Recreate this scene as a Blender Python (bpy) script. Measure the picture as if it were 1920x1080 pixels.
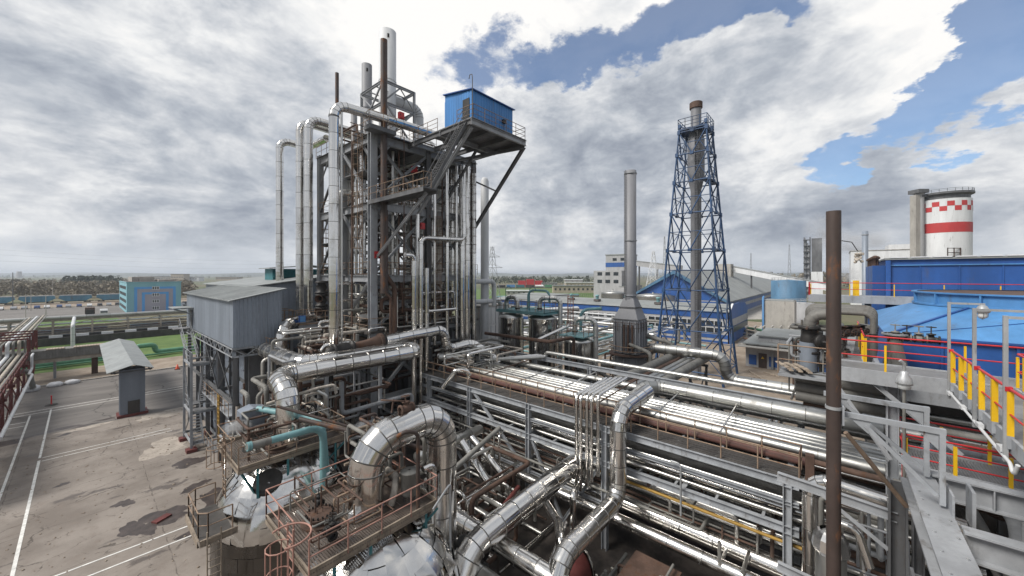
import bpy, math, random
from mathutils import Vector as V, Matrix
for o in list(bpy.data.objects): bpy.data.objects.remove(o)
rad = math.radians
S = bpy.context.scene
COL = S.collection
# ------------------------------------------------------------------ camera
CH, FP, YAW, HZ = 16.0, 700.0, 41.0, 515.0
cd = bpy.data.cameras.new('camera'); cam = bpy.data.objects.new('camera', cd); COL.objects.link(cam)
cam.location = (0, 0, CH); cam.rotation_euler = (rad(90), 0, rad(YAW - 90))
cd.sensor_width = 36; cd.lens = 36 * FP / 1920; cd.shift_y = -(540 - HZ) / 1920
cd.clip_start = 0.1; cd.clip_end = 20000
S.camera = cam
S.view_settings.view_transform = 'Standard'; S.view_settings.look = 'None'
S.view_settings.exposure = 0.53; S.view_settings.gamma = 1
S.cycles.max_bounces = 6; S.cycles.glossy_bounces = 4; S.cycles.transparent_max_bounces = 12
S.cycles.diffuse_bounces = 2; S.cycles.volume_bounces = 0
try: S.cycles.use_denoising = True
except Exception: pass
cc, ss = math.cos(rad(YAW)), math.sin(rad(YAW))
def ray(px, py):
    t = (px - 960) / FP
    return V((cc + t * ss, ss - t * cc, (HZ - py) / FP))
def P(px, py, x=None, y=None, z=None, d=None):
    r = ray(px, py)
    k = d if d is not None else x / r.x if x is not None else y / r.y if y is not None else (z - CH) / r.z
    return V((0, 0, CH)) + r * k
# ------------------------------------------------------------------ node helpers
class NT:
    def __init__(s, tree): s.t = tree; s.n = tree.nodes; s.l = tree.links
    def new(s, typ, **kw):
        n = s.n.new(typ)
        for k, v in kw.items():
            if hasattr(n, k): setattr(n, k, v)
        return n
    def put(s, sock, v):
        if v is None: return
        if hasattr(v, 'is_linked') or isinstance(v, bpy.types.NodeSocket): s.l.new(v, sock)
        else:
            if isinstance(v, (tuple, list)) and len(v) == 3 and sock.type == 'RGBA': v = (*v, 1)
            sock.default_value = v
    def math(s, op, a, b=None, c=None, clamp=False):
        n = s.new('ShaderNodeMath', operation=op, use_clamp=clamp)
        for i, v in enumerate((a, b, c)):
            if v is not None: s.put(n.inputs[i], v)
        return n.outputs[0]
    def vmath(s, op, a, b=None):
        n = s.new('ShaderNodeVectorMath', operation=op); s.put(n.inputs[0], a)
        if b is not None: s.put(n.inputs[3 if op == 'SCALE' else 1], b)
        return n.outputs[1] if op in ('DOT_PRODUCT', 'LENGTH') else n.outputs[0]
    def noise(s, vec, scale, detail=3, rough=.55, dist=0.0):
        n = s.new('ShaderNodeTexNoise'); s.put(n.inputs['Vector'], vec); s.put(n.inputs['Scale'], scale)
        s.put(n.inputs['Detail'], detail); s.put(n.inputs['Roughness'], rough); s.put(n.inputs['Distortion'], dist)
        return n.outputs[0]
    def voro(s, vec, scale, feature='F1', out=0):
        n = s.new('ShaderNodeTexVoronoi', feature=feature); s.put(n.inputs['Vector'], vec); s.put(n.inputs['Scale'], scale)
        return n.outputs[out]
    def ramp(s, v, lo, hi, a=0.0, b=1.0, smooth=True):
        n = s.new('ShaderNodeMapRange', interpolation_type='SMOOTHSTEP' if smooth else 'LINEAR')
        for i, q in enumerate((v, lo, hi, a, b)): s.put(n.inputs[i], q)
        return n.outputs[0]
    def mix(s, f, a, b):
        n = s.new('ShaderNodeMix', data_type='RGBA')
        s.put(n.inputs[0], f); s.put(n.inputs[6], a); s.put(n.inputs[7], b); return n.outputs[2]
    def mul(s, vec, t): return s.vmath('MULTIPLY', vec, t)
# ------------------------------------------------------------------ world: Nishita sky behind procedural clouds
SUN_EL, SUN_AZ = rad(48), rad(152)      # azimuth: world angle from +X towards +Y, direction TO the sun
w = bpy.data.worlds.new('World'); S.world = w; w.use_nodes = True
N = NT(w.node_tree); N.n.clear()
out = N.new('ShaderNodeOutputWorld')
sky = N.new('ShaderNodeTexSky', sky_type='NISHITA', sun_disc=False)
sky.sun_elevation = SUN_EL; sky.sun_rotation = math.pi / 2 - SUN_AZ; sky.altitude = 100
sky.air_density = 1.0; sky.dust_density = 0.6; sky.ozone_density = 4.0
bgA = N.new('ShaderNodeBackground'); N.l.new(sky.outputs[0], bgA.inputs[0]); bgA.inputs[1].default_value = 0.095
D = N.new('ShaderNodeTexCoord').outputs['Generated']
sep = N.new('ShaderNodeSeparateXYZ'); N.l.new(D, sep.inputs[0]); DZ = sep.outputs[2]
inv = N.math('DIVIDE', 1.0, N.math('ADD', N.math('MAXIMUM', DZ, 0.0), 0.24))
PL = N.mul(N.vmath('SCALE', D, inv), (1, 1, 0.0))
def cnoise(off, sc, det, ro, di):
    return N.noise(N.vmath('ADD', PL, off), sc, det, ro, di)
SP = N.mul(D, (1, 1, 1.9))
def snoise(off, sc, det, ro, di): return N.noise(N.vmath('ADD', SP, off), sc, det, ro, di)
n_big = N.math('ADD', N.math('MULTIPLY', cnoise((0, 0, 0), 1.0, 9, .60, .35), .4), N.math('MULTIPLY', snoise((4, 1, 2), 2.6, 10, .58, .3), .6))
n_mid = snoise((7.3, 2.1, 0), 5.5, 10, .62, .35)
n_fin = snoise((1.7, 9.2, 0), 15.0, 9, .66, .3)
wob = N.new('ShaderNodeTexNoise'); N.l.new(PL, wob.inputs['Vector']); wob.inputs['Scale'].default_value = 2.2; wob.inputs['Detail'].default_value = 9; wob.inputs['Roughness'].default_value = .62
DW = N.vmath('NORMALIZE', N.vmath('ADD', D, N.vmath('SCALE', N.vmath('SUBTRACT', wob.outputs[1], (.5, .5, .5)), 0.36)))
def blob(px, py, rpx, soft=.6, squash=None):
    c = ray(px, py).normalized()
    k = abs(px - 960) / FP; rr = rpx / FP / (1 + k * k) ** .75       # angular radius of a patch of rpx pixels
    cr = math.cos(rr)
    d = N.vmath('DOT_PRODUCT', DW, tuple(c))
    ang = 1 - cr
    return N.ramp(N.math('SUBTRACT', 1.0, d), ang * (1 - soft), ang * (1 + soft), 1.0, 0.0)
def total(lst):
    a = None
    for q, wgt in lst:
        v = N.math('MULTIPLY', q, wgt); a = v if a is None else N.math('ADD', a, v)
    return a
def along(pts, r, step):
    o = []
    for (x0, y0), (x1, y1) in zip(pts, pts[1:]):
        n = max(1, round(math.hypot(x1 - x0, y1 - y0) / step)); o += [(x0 + (x1 - x0)*i/n, y0 + (y1 - y0)*i/n, r, .95) for i in range(n)]
    return o
BL = total([(blob(*b), .62) for b in along([(850, 122), (1000, 116), (1150, 78), (1290, 40), (1440, 5), (1500, -20)], 46, 44)] + [(blob(*b), .80) for b in [(1900, 70, 95, .95), (1850, 140, 95, .95), (1780, 200, 75, .95), (1700, 238, 60, .95), (1620, 264, 50, .95), (1560, 280, 38, .95), (1980, 130, 100, .95), (1600, 300, 40, .95), (1960, 10, 90, .95), (1830, 90, 60, .95)]])
BR = total([(blob(*b), q * .72) for *b, q in [(1000, 15, 260, .9, .24), (830, 60, 190, .9, .16), (720, 60, 160, .9, .16), (860, 190, 130, .9, .16), (1480, 70, 260, .9, .16), (1220, 130, 130, .9, .18), (1680, 110, 150, .9, .12),
     (1560, 200, 170, .9, .14), (1400, 230, 90, .9, .12), (1830, 290, 170, .9, .20), (330, 150, 210, .9, .24), (40, 230, 170, .9, .22), (330, 60, 120, .9, .08), (1010, 480, 260, .9, .12), (1420, 470, 240, .9, .10), (1850, 220, 130, .9, .12), (120, 440, 260, .9, .20), (560, 420, 160, .9, .12), (900, 430, 90, .9, .1), (640, 230, 120, .9, .12), (1620, 60, 110, .9, .08)]])
DK = total([(blob(*b), q * .85) for *b, q in [(540, 80, 140, .9, .20), (120, 40, 190, .9, .10), (1130, 245, 150, .95, .16), (1040, 330, 190, .95, .15), (1270, 200, 120, .95, .15), (1190, 150, 60, .95, .08), (1420, 330, 240, .9, .14),
     (420, 250, 200, .9, .10), (150, 330, 280, .9, .12), (450, 380, 200, .9, .10), (1680, 400, 190, .9, .16), (1480, 165, 120, .9, .12), (1230, 110, 70, .9, .06), (1880, 320, 150, .9, .10), (90, 120, 120, .9, .08)]])
tex = N.math('ADD', N.math('ADD', N.math('MULTIPLY', N.math('SUBTRACT', n_big, .12), 0.98), N.math('MULTIPLY', N.math('SUBTRACT', n_mid, .12), 0.95)), N.math('MULTIPLY', n_fin, 0.30))
br = N.math('SUBTRACT', N.math('ADD', tex, BR), DK)
cr = N.new('ShaderNodeValToRGB'); N.l.new(N.ramp(br, .51, 1.20, 0, 1, False), cr.inputs[0])
el = cr.color_ramp.elements
el[0].position = 0.0; el[0].color = (.17, .195, .24, 1)
el[1].position = 1.0; el[1].color = (.705, .695, .68, 1)
for p, c in ((.24, (.235, .26, .305)), (.46, (.335, .36, .40)), (.64, (.46, .475, .50)), (.82, (.60, .605, .61))):
    e = el.new(p); e.color = (*c, 1)
cloud = N.mix(N.ramp(DZ, 0.0, 0.10, 0.62, 0.0), cr.outputs[0], (.51, .54, .575))
bgB = N.new('ShaderNodeBackground'); N.l.new(cloud, bgB.inputs[0]); bgB.inputs[1].default_value = 1.0
hole = N.ramp(N.math('ADD', BL, N.math('ADD', N.math('MULTIPLY', N.math('SUBTRACT', n_fin, .5), 1.5), N.math('MULTIPLY', N.math('SUBTRACT', n_mid, .5), 1.6))), .50, 1.20, 0.0, 0.88)
ms = N.new('ShaderNodeMixShader'); N.l.new(hole, ms.inputs[0]); N.l.new(bgB.outputs[0], ms.inputs[1]); N.l.new(bgA.outputs[0], ms.inputs[2])
N.l.new(ms.outputs[0], out.inputs[0])
sd = bpy.data.lights.new('sun', 'SUN'); so = bpy.data.objects.new('sun', sd); COL.objects.link(so)
sd.energy = 2.9; sd.angle = rad(22); sd.color = (1, .96, .90)
sdir = V((math.cos(SUN_AZ) * math.cos(SUN_EL), math.sin(SUN_AZ) * math.cos(SUN_EL), math.sin(SUN_EL)))
so.rotation_euler = sdir.to_track_quat('Z', 'Y').to_euler(); so.location = (0, 0, 120)
# ------------------------------------------------------------------ materials
MATS = {}
def base(name):
    m = bpy.data.materials.new(name); m.use_nodes = True
    n = NT(m.node_tree); b = m.node_tree.nodes['Principled BSDF']; MATS[name] = m
    pos = n.new('ShaderNodeNewGeometry').outputs['Position']
    return m, n, b, pos
def mat(name, col, rough=.6, metal=0.0, var=.18, ns=1.2, rust=0.0, rustcol=(.075, .036, .020), bump=0.0, bs=8, streak=.35, dirt=0.0):
    m, n, b, pos = base(name)
    sv = n.mul(pos, (1, 1, streak))
    f = n.noise(sv, ns, 6, .6)
    c = n.mix(n.ramp(f, .3, .7, 0, 1), tuple(q * (1 - var) for q in col), tuple(min(1, q * (1 + var)) for q in col))
    f2 = n.noise(pos, ns * 9, 4, .6)
    c = n.mix(n.ramp(f2, .35, .75, 0, .30), c, tuple(q * (1 - var * 1.6) for q in col))
    r = rough
    if dirt:
        fd = n.noise(n.vmath('ADD', sv, (11, 4, 2)), ns * 2.2, 7, .68)
        c = n.mix(n.ramp(fd, .62 - dirt * .3, .80 - dirt * .2, 0, .75), c, (.085, .070, .056))
    if rust:
        fr = n.noise(n.vmath('ADD', sv, (5, 8, 3)), ns * 2.6, 8, .68)
        k = n.ramp(fr, .74 - rust * .42, .82 - rust * .36, 0, 1)
        rc = n.mix(n.noise(pos, ns * 14, 3), tuple(q * .55 for q in rustcol), tuple(q * 1.7 for q in rustcol))
        c = n.mix(k, c, rc); r = n.ramp(k, 0, 1, rough, .85)
        if metal: n.put(b.inputs['Metallic'], n.ramp(k, 0, 1, metal, 0))
    n.put(b.inputs['Base Color'], c); n.put(b.inputs['Roughness'], r)
    if not (rust and metal): n.put(b.inputs['Metallic'], metal)
    if bump:
        bn = n.new('ShaderNodeBump'); n.put(bn.inputs['Strength'], bump); n.put(bn.inputs['Distance'], .02)
        n.put(bn.inputs['Height'], n.noise(pos, bs, 5)); n.l.new(bn.outputs[0], b.inputs['Normal'])
    return m
def stainless(name, col=(.74, .72, .69), rmin=.05, rmax=.20, dent=.10, grime=.38, ds=2.0):
    m, n, b, pos = base(name)
    g = n.new('ShaderNodeNewGeometry'); isl = g.outputs['Random Per Island']
    f = n.noise(pos, 2.4, 6, .62)
    dk = n.noise(n.mul(pos, (1, 1, .5)), .9, 7, .66)
    c = n.mix(isl, tuple(q * .86 for q in col), tuple(min(1, q * 1.12) for q in col))
    gk = n.ramp(dk, .52, .78, 0, grime)
    c = n.mix(gk, c, (.17, .145, .12))
    n.put(b.inputs['Base Color'], c); n.put(b.inputs['Metallic'], n.ramp(gk, 0, 1, 1.0, .35))
    r = n.math('ADD', n.ramp(isl, 0, 1, rmin, rmax), n.ramp(f, .35, .75, 0, .10))
    n.put(b.inputs['Roughness'], n.math('ADD', r, n.math('MULTIPLY', gk, .5)))
    bn = n.new('ShaderNodeBump'); n.put(bn.inputs['Strength'], dent); n.put(bn.inputs['Distance'], .05)
    hv = n.math('ADD', n.noise(n.vmath('ADD', pos, n.vmath('SCALE', (13, 7, 5), isl)), ds, 2, .5, .6), n.math('MULTIPLY', n.noise(n.mul(pos, (1, 1, .4)), ds * 3, 1), .10))
    n.put(bn.inputs['Height'], hv); n.l.new(bn.outputs[0], b.inputs['Normal'])
    return m
M = {}
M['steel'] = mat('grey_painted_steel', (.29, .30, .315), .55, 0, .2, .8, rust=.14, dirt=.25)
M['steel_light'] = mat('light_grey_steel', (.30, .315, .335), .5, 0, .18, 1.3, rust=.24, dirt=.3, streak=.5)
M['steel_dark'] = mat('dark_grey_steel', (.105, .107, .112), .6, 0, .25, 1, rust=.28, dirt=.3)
M['seam'] = mat('dull_cladding_seam', (.16, .155, .145), .45, .8, .2, 2)
M['galv'] = mat('galvanised_steel', (.42, .43, .44), .45, .5, .18, 1.5, dirt=.2)
M['rusty'] = mat('rusty_brown_steel', (.085, .050, .036), .8, 0, .35, 1.1, rust=.5, bump=.2, bs=20)
M['brown_pipe'] = mat('brown_oxide_paint', (.058, .040, .034), .55, 0, .3, .7, rust=.5, rustcol=(.14, .060, .026), bump=.15, bs=18)
M['brown_red'] = mat('dull_brown_red_pipe', (.115, .052, .042), .65, 0, .25, 1, rust=.2, dirt=.35)
M['red_oxide'] = mat('red_oxide_paint', (.13, .032, .028), .6, 0, .25, 1, rust=.15)
M['rail_rust'] = mat('rusty_tan_rail', (.24, .17, .12), .75, 0, .3, 2, rust=.42, rustcol=(.15, .062, .028))
M['rail_pink'] = mat('faded_red_rail', (.35, .19, .15), .7, 0, .25, 2, rust=.3)
M['tan_steel'] = mat('tan_painted_steel', (.27, .22, .17), .7, 0, .25, 1.5, rust=.3, dirt=.4)
M['beige_steel'] = mat('beige_painted_steel', (.35, .31, .255), .7, 0, .2, 1.0, rust=.2, dirt=.25)
M['stain'] = stainless('stainless_cladding')
M['stain_dark'] = stainless('grimy_dark_reflection_cladding', (.125, .118, .11), .08, .22, .14, .7, 1.2)  # grime, plus the dark reflections on the vessel sides put into the colour
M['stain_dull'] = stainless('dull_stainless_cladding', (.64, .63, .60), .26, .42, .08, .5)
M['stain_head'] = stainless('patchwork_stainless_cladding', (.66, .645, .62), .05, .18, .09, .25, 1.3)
M['alu'] = stainless('weathered_aluminium_cladding', (.43, .43, .415), .30, .50, .07, .55)
M['insul'] = mat('grey_insulated_pipe', (.20, .195, .18), .7, .2, .25, 1.2, dirt=.35)
M['lagging'] = mat('torn_white_lagging', (.42, .38, .33), .9, 0, .3, 5, rust=.2, bump=.9, bs=14, dirt=.4)
M['grey_pipe'] = mat('grey_painted_pipe', (.13, .125, .115), .6, 0, .25, 1, rust=.25, dirt=.3)
M['teal'] = mat('teal_pipe_paint', (.155, .30, .315), .5, 0, .15, 1.5, rust=.14, rustcol=(.12, .07, .05))
M['teal_dark'] = mat('dark_teal_paint', (.035, .15, .17), .6, 0, .2, 1.5, rust=.15)
M['green_pipe'] = mat('green_pipe_paint', (.09, .24, .14), .5, 0, .2, 1)
M['blue_cabin'] = mat('bright_blue_sheet', (.040, .19, .47), .5, 0, .16, .7, dirt=.22, streak=.12)
M['blue'] = mat('deep_blue_sheet', (.018, .080, .275), .5, 0, .2, .5, dirt=.25, streak=.15)
M['wagon_blue'] = mat('faded_wagon_blue', (.075, .20, .29), .65, 0, .25, .3, dirt=.3)
M['blue_lt'] = mat('light_blue_paint', (.072, .215, .44), .5, 0, .18, .5, dirt=.25, streak=.2)
M['blue_tank'] = mat('faded_blue_tank', (.065, .155, .255), .6, 0, .25, .25, dirt=.15)
M['blue_steel'] = mat('blue_lattice_paint', (.020, .060, .145), .5, 0, .4, .4, dirt=.35, rust=.1)
M['white'] = mat('white_painted_steel', (.66, .67, .68), .5, 0, .1, .5, dirt=.15, streak=.15)
M['white_paint'] = mat('white_road_paint', (.66, .65, .62), .8, 0, .2, 2.5, dirt=.2)
M['red'] = mat('red_rail_paint', (.48, .022, .025), .4, 0, .15, 2)
M['red_silo'] = mat('red_band_paint', (.45, .035, .035), .6, 0, .12, .3)
M['yellow'] = mat('yellow_rail_paint', (.70, .42, .010), .4, 0, .12, 2)
M['yellow_old'] = mat('old_yellow_paint', (.34, .20, .035), .6, 0, .2, 2, rust=.25)
M['black'] = mat('black_valve_iron', (.022, .020, .019), .55, .2, .4, 3, rust=.2)
M['grate_plate'] = mat('walkway_plate', (.20, .20, .205), .6, .3, .25, 1.5, rust=.15, dirt=.3)
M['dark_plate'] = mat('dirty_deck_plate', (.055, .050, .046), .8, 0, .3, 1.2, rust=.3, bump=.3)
M['stack_grey'] = mat('grey_stack_paint', (.185, .187, .20), .55, 0, .12, .35, dirt=.12, streak=.12)
M['stack_white'] = mat('pale_stack_paint', (.55, .56, .57), .5, 0, .10, .4, dirt=.10, streak=.12)
M['concrete_lt'] = mat('pale_concrete', (.36, .34, .31), .9, 0, .18, .5, dirt=.25, bump=.2)
M['roof_grey'] = mat('grey_roof_sheet', (.235, .245, .24), .65, .1, .15, .25, dirt=.15)
M['shed_grey'] = mat('blue_grey_corrugated_sheet', (.215, .245, .29), .5, .15, .16, .6, dirt=.12, streak=.12)
M['shed_roof'] = mat('weathered_roof_sheet', (.25, .265, .265), .6, .1, .18, .5, dirt=.2)
M['cement_wall'] = mat('grey_cement_wall', (.34, .34, .345), .85, 0, .14, .6, dirt=.15)
M['glass'] = mat('dark_window_glass', (.02, .025, .03), .35, 0, .1, 1)
M['brick'] = mat('sand_lime_brick', (.40, .34, .27), .9, 0, .15, 1)
M['rubber'] = mat('black_rubber', (.02, .02, .02), .8, 0, .1, 3)
M['lampglass'] = mat('clear_lamp_glass', (.7, .72, .72), .15, 0, .05, 1)
M['wood'] = mat('weathered_boards', (.34, .28, .22), .9, 0, .3, 4)
M['bag'] = mat('white_bulk_bag', (.62, .62, .63), .8, 0, .12, 3, bump=.5, bs=5)
M['cyan_wall'] = mat('turquoise_wall_panel', (.22, .44, .50), .6, 0, .08, .3)
M['sky_wall'] = mat('blue_wall_panel', (.10, .33, .68), .6, 0, .08, .3)
M['grey_wall'] = mat('grey_wall_panel', (.34, .33, .38), .6, 0, .08, .3)
M['darkroof'] = mat('dark_roofing', (.10, .085, .08), .8, 0, .25, .6)
M['orange'] = mat('orange_cone_plastic', (.55, .08, .03), .5, 0, .1, 3)
def grating(name, col, pitch=.09, bar=.45, axis=0, cross=0.0):
    m, n, b, pos = base(name)
    sp = n.new('ShaderNodeSeparateXYZ'); n.l.new(pos, sp.inputs[0])
    def bars(ax, p, wd): return n.math('LESS_THAN', n.math('FRACT', n.math('DIVIDE', sp.outputs[ax], p)), wd)
    a = bars(axis, pitch, bar)
    if cross: a = n.math('MAXIMUM', a, bars(1 - axis, cross, .25))
    f = n.noise(pos, 3, 5)
    n.put(b.inputs['Base Color'], n.mix(f, tuple(q * .6 for q in col), tuple(q * 1.35 for q in col)))
    n.put(b.inputs['Roughness'], .6); n.put(b.inputs['Metallic'], .3); n.put(b.inputs['Alpha'], a)
    return m
M['grate_x'] = grating('bar_grating_across', (.27, .27, .275), .09, .66, 0)
M['grate_y'] = grating('bar_grating_along', (.20, .20, .205), .075, .6, 1)
M['mesh_deck'] = grating('expanded_metal_deck', (.16, .13, .11), .09, .5, 0, .09)
# ------------------------------------------------------------------ mesh builder
def frame(d, up=None):
    d = d.normalized()
    u = V((0, 0, 1)) if up is None else up
    if abs(d.dot(u)) > .99: u = V((0, 1, 0))
    a = d.cross(u).normalized(); b = a.cross(d).normalized()
    return a, b                       # a: sideways, b: upwards
class MB:
    def __init__(s): s.v = []; s.f = []; s.sm = []; s.mi = []
    def add(s, vs, fs, smooth=False, mi=0):
        o = len(s.v); s.v += [tuple(q) for q in vs]
        for f in fs: s.f.append(tuple(i + o for i in f)); s.sm.append(smooth); s.mi.append(mi)
        return s
    def box(s, c, sz, rz=0, mi=0):
        x, y, z = (q / 2 for q in sz); c = V(c); ca, sa = math.cos(rz), math.sin(rz)
        vs = []
        for a, b, e in ((-1,-1,-1),(1,-1,-1),(1,1,-1),(-1,1,-1),(-1,-1,1),(1,-1,1),(1,1,1),(-1,1,1)):
            vs.append(c + V((a*x*ca - b*y*sa, a*x*sa + b*y*ca, e*z)))
        return s.add(vs, [(0,3,2,1),(4,5,6,7),(0,1,5,4),(1,2,6,5),(2,3,7,6),(3,0,4,7)], mi=mi)
    def bx(s, lo, hi, mi=0):
        return s.box([(a + b) / 2 for a, b in zip(lo, hi)], [abs(b - a) for a, b in zip(lo, hi)], mi=mi)
    def extr(s, poly, p0, p1, up=None, mi=0, smooth=False):
        p0, p1 = V(p0), V(p1); a, b = frame(p1 - p0, up); n = len(poly)
        vs = [p0 + a * q[0] + b * q[1] for q in poly] + [p1 + a * q[0] + b * q[1] for q in poly]
        fs = [(i, (i + 1) % n, n + (i + 1) % n, n + i) for i in range(n)] + [tuple(range(n - 1, -1, -1)), tuple(range(n, 2 * n))]
        return s.add(vs, fs, smooth, mi)
    def beam(s, p0, p1, w=.2, h=.3, kind='I', up=None, mi=0):
        x, y = w / 2, h / 2; t = max(.012, min(w, h) * .09)
        if kind == 'I': pl = [(-x,-y),(x,-y),(x,-y+t*1.4),(t/2,-y+t*1.4),(t/2,y-t*1.4),(x,y-t*1.4),(x,y),(-x,y),(-x,y-t*1.4),(-t/2,y-t*1.4),(-t/2,-y+t*1.4),(-x,-y+t*1.4)]
        elif kind == 'L': pl = [(-x,-y),(x,-y),(x,-y+t),(-x+t,-y+t),(-x+t,y),(-x,y)]
        elif kind == 'U': pl = [(-x,-y),(x,-y),(x,-y+t),(-x+t,-y+t),(-x+t,y-t),(x,y-t),(x,y),(-x,y)]
        else: pl = [(-x,-y),(x,-y),(x,y),(-x,y)]
        return s.extr(pl, p0, p1, up, mi)
    def ring(s, c, a, b, r, n): return [c + a * (r * math.cos(2*math.pi*i/n)) + b * (r * math.sin(2*math.pi*i/n)) for i in range(n)]
    def tube(s, pts, r, n=8, caps=True, smooth=True, mi=0, closed=False):
        pts = [V(p) for p in pts]; m = len(pts); rs = r if isinstance(r, (list, tuple)) else [r] * m
        vs = []; a = b = None
        for i, p in enumerate(pts):
            if closed: t = (pts[(i + 1) % m] - pts[i - 1]).normalized()
            else:
                t0 = (pts[i] - pts[i - 1]).normalized() if i else (pts[1] - pts[0]).normalized()
                t1 = (pts[i + 1] - pts[i]).normalized() if i < m - 1 else t0
                t = (t0 + t1).normalized() if (t0 + t1).length > 1e-5 else t0
            if a is None: a, b = frame(t)
            else: a = (a - t * a.dot(t)).normalized(); b = t.cross(a) * -1 if False else a.cross(t)
            vs += s.ring(p, a, b, rs[i], n)
        fs = []
        for i in range(m if closed else m - 1):
            j = (i + 1) % m
            for k in range(n): fs.append((i*n+k, j*n+k, j*n+(k+1)%n, i*n+(k+1)%n))
        s.add(vs, fs, smooth, mi)
        if caps and not closed:
            s.add(vs[:n], [tuple(range(n))], False, mi); s.add(vs[-n:], [tuple(range(n - 1, -1, -1))], False, mi)
        return s
    def cyl(s, p0, p1, r0, r1=None, n=16, smooth=True, mi=0, caps=True):
        return s.tube([p0, p1], [r0, r0 if r1 is None else r1], n, caps, smooth, mi)
    def lathe(s, prof, c, n=24, axis=None, mi=0, smooth=True):
        c = V(c); ax = V((0, 0, 1)) if axis is None else V(axis).normalized(); a, b = frame(ax)
        vs = []
        for r, z in prof: vs += s.ring(c + ax * z, a, b, max(r, 1e-4), n)
        fs = []
        for i in range(len(prof) - 1):
            for k in range(n): fs.append((i*n+k, (i+1)*n+k, (i+1)*n+(k+1)%n, i*n+(k+1)%n))
        return s.add(vs, fs, smooth, mi)
    def torus(s, c, R, r, n=24, k=6, axis=None, a0=0, a1=2*math.pi, mi=0):
        c = V(c); ax = V((0, 0, 1)) if axis is None else V(axis); a, b = frame(ax)
        full = abs(a1 - a0) > 6.28; m = n if full else n + 1
        return s.tube([c + a * R * math.cos(a0 + (a1-a0)*i/n) + b * R * math.sin(a0 + (a1-a0)*i/n) for i in range(m)], r, k, not full, closed=full, mi=mi)
    def poly(s, pts, mi=0): return s.add(pts, [tuple(range(len(pts)))], mi=mi)
    def prism(s, pts, ext, mi=0):
        n = len(pts); e = V(ext); pts = [V(p) for p in pts]
        return s.add(pts + [p + e for p in pts], [(i, (i+1) % n, n + (i+1) % n, n + i) for i in range(n)] + [tuple(range(n-1, -1, -1)), tuple(range(n, 2*n))], mi=mi)
    def rail(s, pts, h=1.1, step=1.5, r=.024, mids=1, toe=0.0, pr=None, mi=0, pmi=None, posts=True):
        pts = [V(p) for p in pts]; pmi = mi if pmi is None else pmi
        for a, b in zip(pts, pts[1:]):
            L = (b - a).length; n = max(1, round(L / step))
            for k in range(1, mids + 1): s.tube([a + V((0,0,h*k/(mids+1))), b + V((0,0,h*k/(mids+1)))], r * .8, 6, mi=mi)
            s.tube([a + V((0,0,h)), b + V((0,0,h))], r, 6, mi=mi)
            if toe: s.beam(a + V((0,0,toe/2+.01)), b + V((0,0,toe/2+.01)), .012, toe, 'B', mi=mi)
            if posts:
                for i in range(n + 1):
                    p = a.lerp(b, i / n)
                    if pr: s.box(p + V((0,0,h/2)), (pr, pr, h), mi=pmi)
                    else: s.tube([p, p + V((0,0,h))], r, 6, mi=pmi)
        return s
    def ladder(s, p, h, face, w=.45, cage=True, r=.02):
        p = V(p); f = V((face[0], face[1], 0)).normalized(); a = V((-f.y, f.x, 0))
        for k in (-1, 1): s.tube([p + a*k*w/2, p + a*k*w/2 + V((0,0,h))], r, 6)
        for i in range(int(h / .33)): s.tube([p - a*w/2 + V((0,0,.2+i*.33)), p + a*w/2 + V((0,0,.2+i*.33))], r*.7, 5)
        if cage:
            zs = [2.2 + i * .9 for i in range(int(max(0, (h - 2.2)) / .9) + 1)]
            for z in zs:
                c = p + f * .35 + V((0,0,z))
                s.tube([c + a*.37*math.cos(q) + f*.37*math.sin(q) for q in [rad(-70 + 32*j) for j in range(11)]], r*.8, 5)
            if len(zs) > 1:
                for q in (-30, 20, 90, 160, 210):
                    d = a*.37*math.cos(rad(q)) + f*.37*math.sin(rad(q))
                    s.tube([p + f*.35 + d + V((0,0,zs[0])), p + f*.35 + d + V((0,0,zs[-1]))], r*.7, 5)
        return s
    def stairs(s, p0, p1, w=.8, rail=True, n=None, r=.022):
        p0, p1 = V(p0), V(p1); h = p1.z - p0.z; d = V((p1.x-p0.x, p1.y-p0.y, 0)); a = d.cross(V((0,0,1))).normalized()
        n = n or max(3, round(abs(h) / .24))
        for k in (-1, 1):
            s.beam(p0 + a*k*w/2, p1 + a*k*w/2, .06, .22, 'U')
            if rail:
                q0, q1 = p0 + a*k*w/2, p1 + a*k*w/2; up = V((0,0,1.0))
                s.tube([q0 + up, q1 + up], r, 6); s.tube([q0 + up*.5, q1 + up*.5], r*.7, 6)
                for i in range(4): q = q0.lerp(q1, i/3); s.tube([q, q + up], r, 6)
        rz = math.atan2(d.y, d.x)
        for i in range(n): s.box(p0.lerp(p1, (i+.5)/n), (.24, w - .06, .03), rz)
        return s
    def build(s, name, mats, parent=None, loc=None):
        if not s.v: return None
        if not isinstance(mats, (list, tuple)): mats = [mats]
        if parent is not None: L = world_loc(parent)
        elif loc is not None: L = V(loc)
        else:
            xs, ys, zs = zip(*s.v); L = V(((min(xs)+max(xs))/2, (min(ys)+max(ys))/2, min(zs)))
        me = bpy.data.meshes.new(name)
        me.from_pydata([(a - L.x, b - L.y, c - L.z) for a, b, c in s.v], [], s.f)
        for m in mats: me.materials.append(M[m] if isinstance(m, str) else m)
        me.polygons.foreach_set('use_smooth', s.sm); me.polygons.foreach_set('material_index', s.mi)
        me.update()
        o = bpy.data.objects.new(name, me); COL.objects.link(o)
        if parent is not None: o.parent = parent
        else: o.location = L
        return o
def world_loc(o):
    L = V((0, 0, 0))
    while o is not None: L += o.location; o = o.parent
    return L
def tag(o, label, cat, group=None, kind=None):
    if label: o['label'] = label
    if cat: o['category'] = cat
    if group: o['group'] = group
    if kind: o['kind'] = kind
    return o
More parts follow.
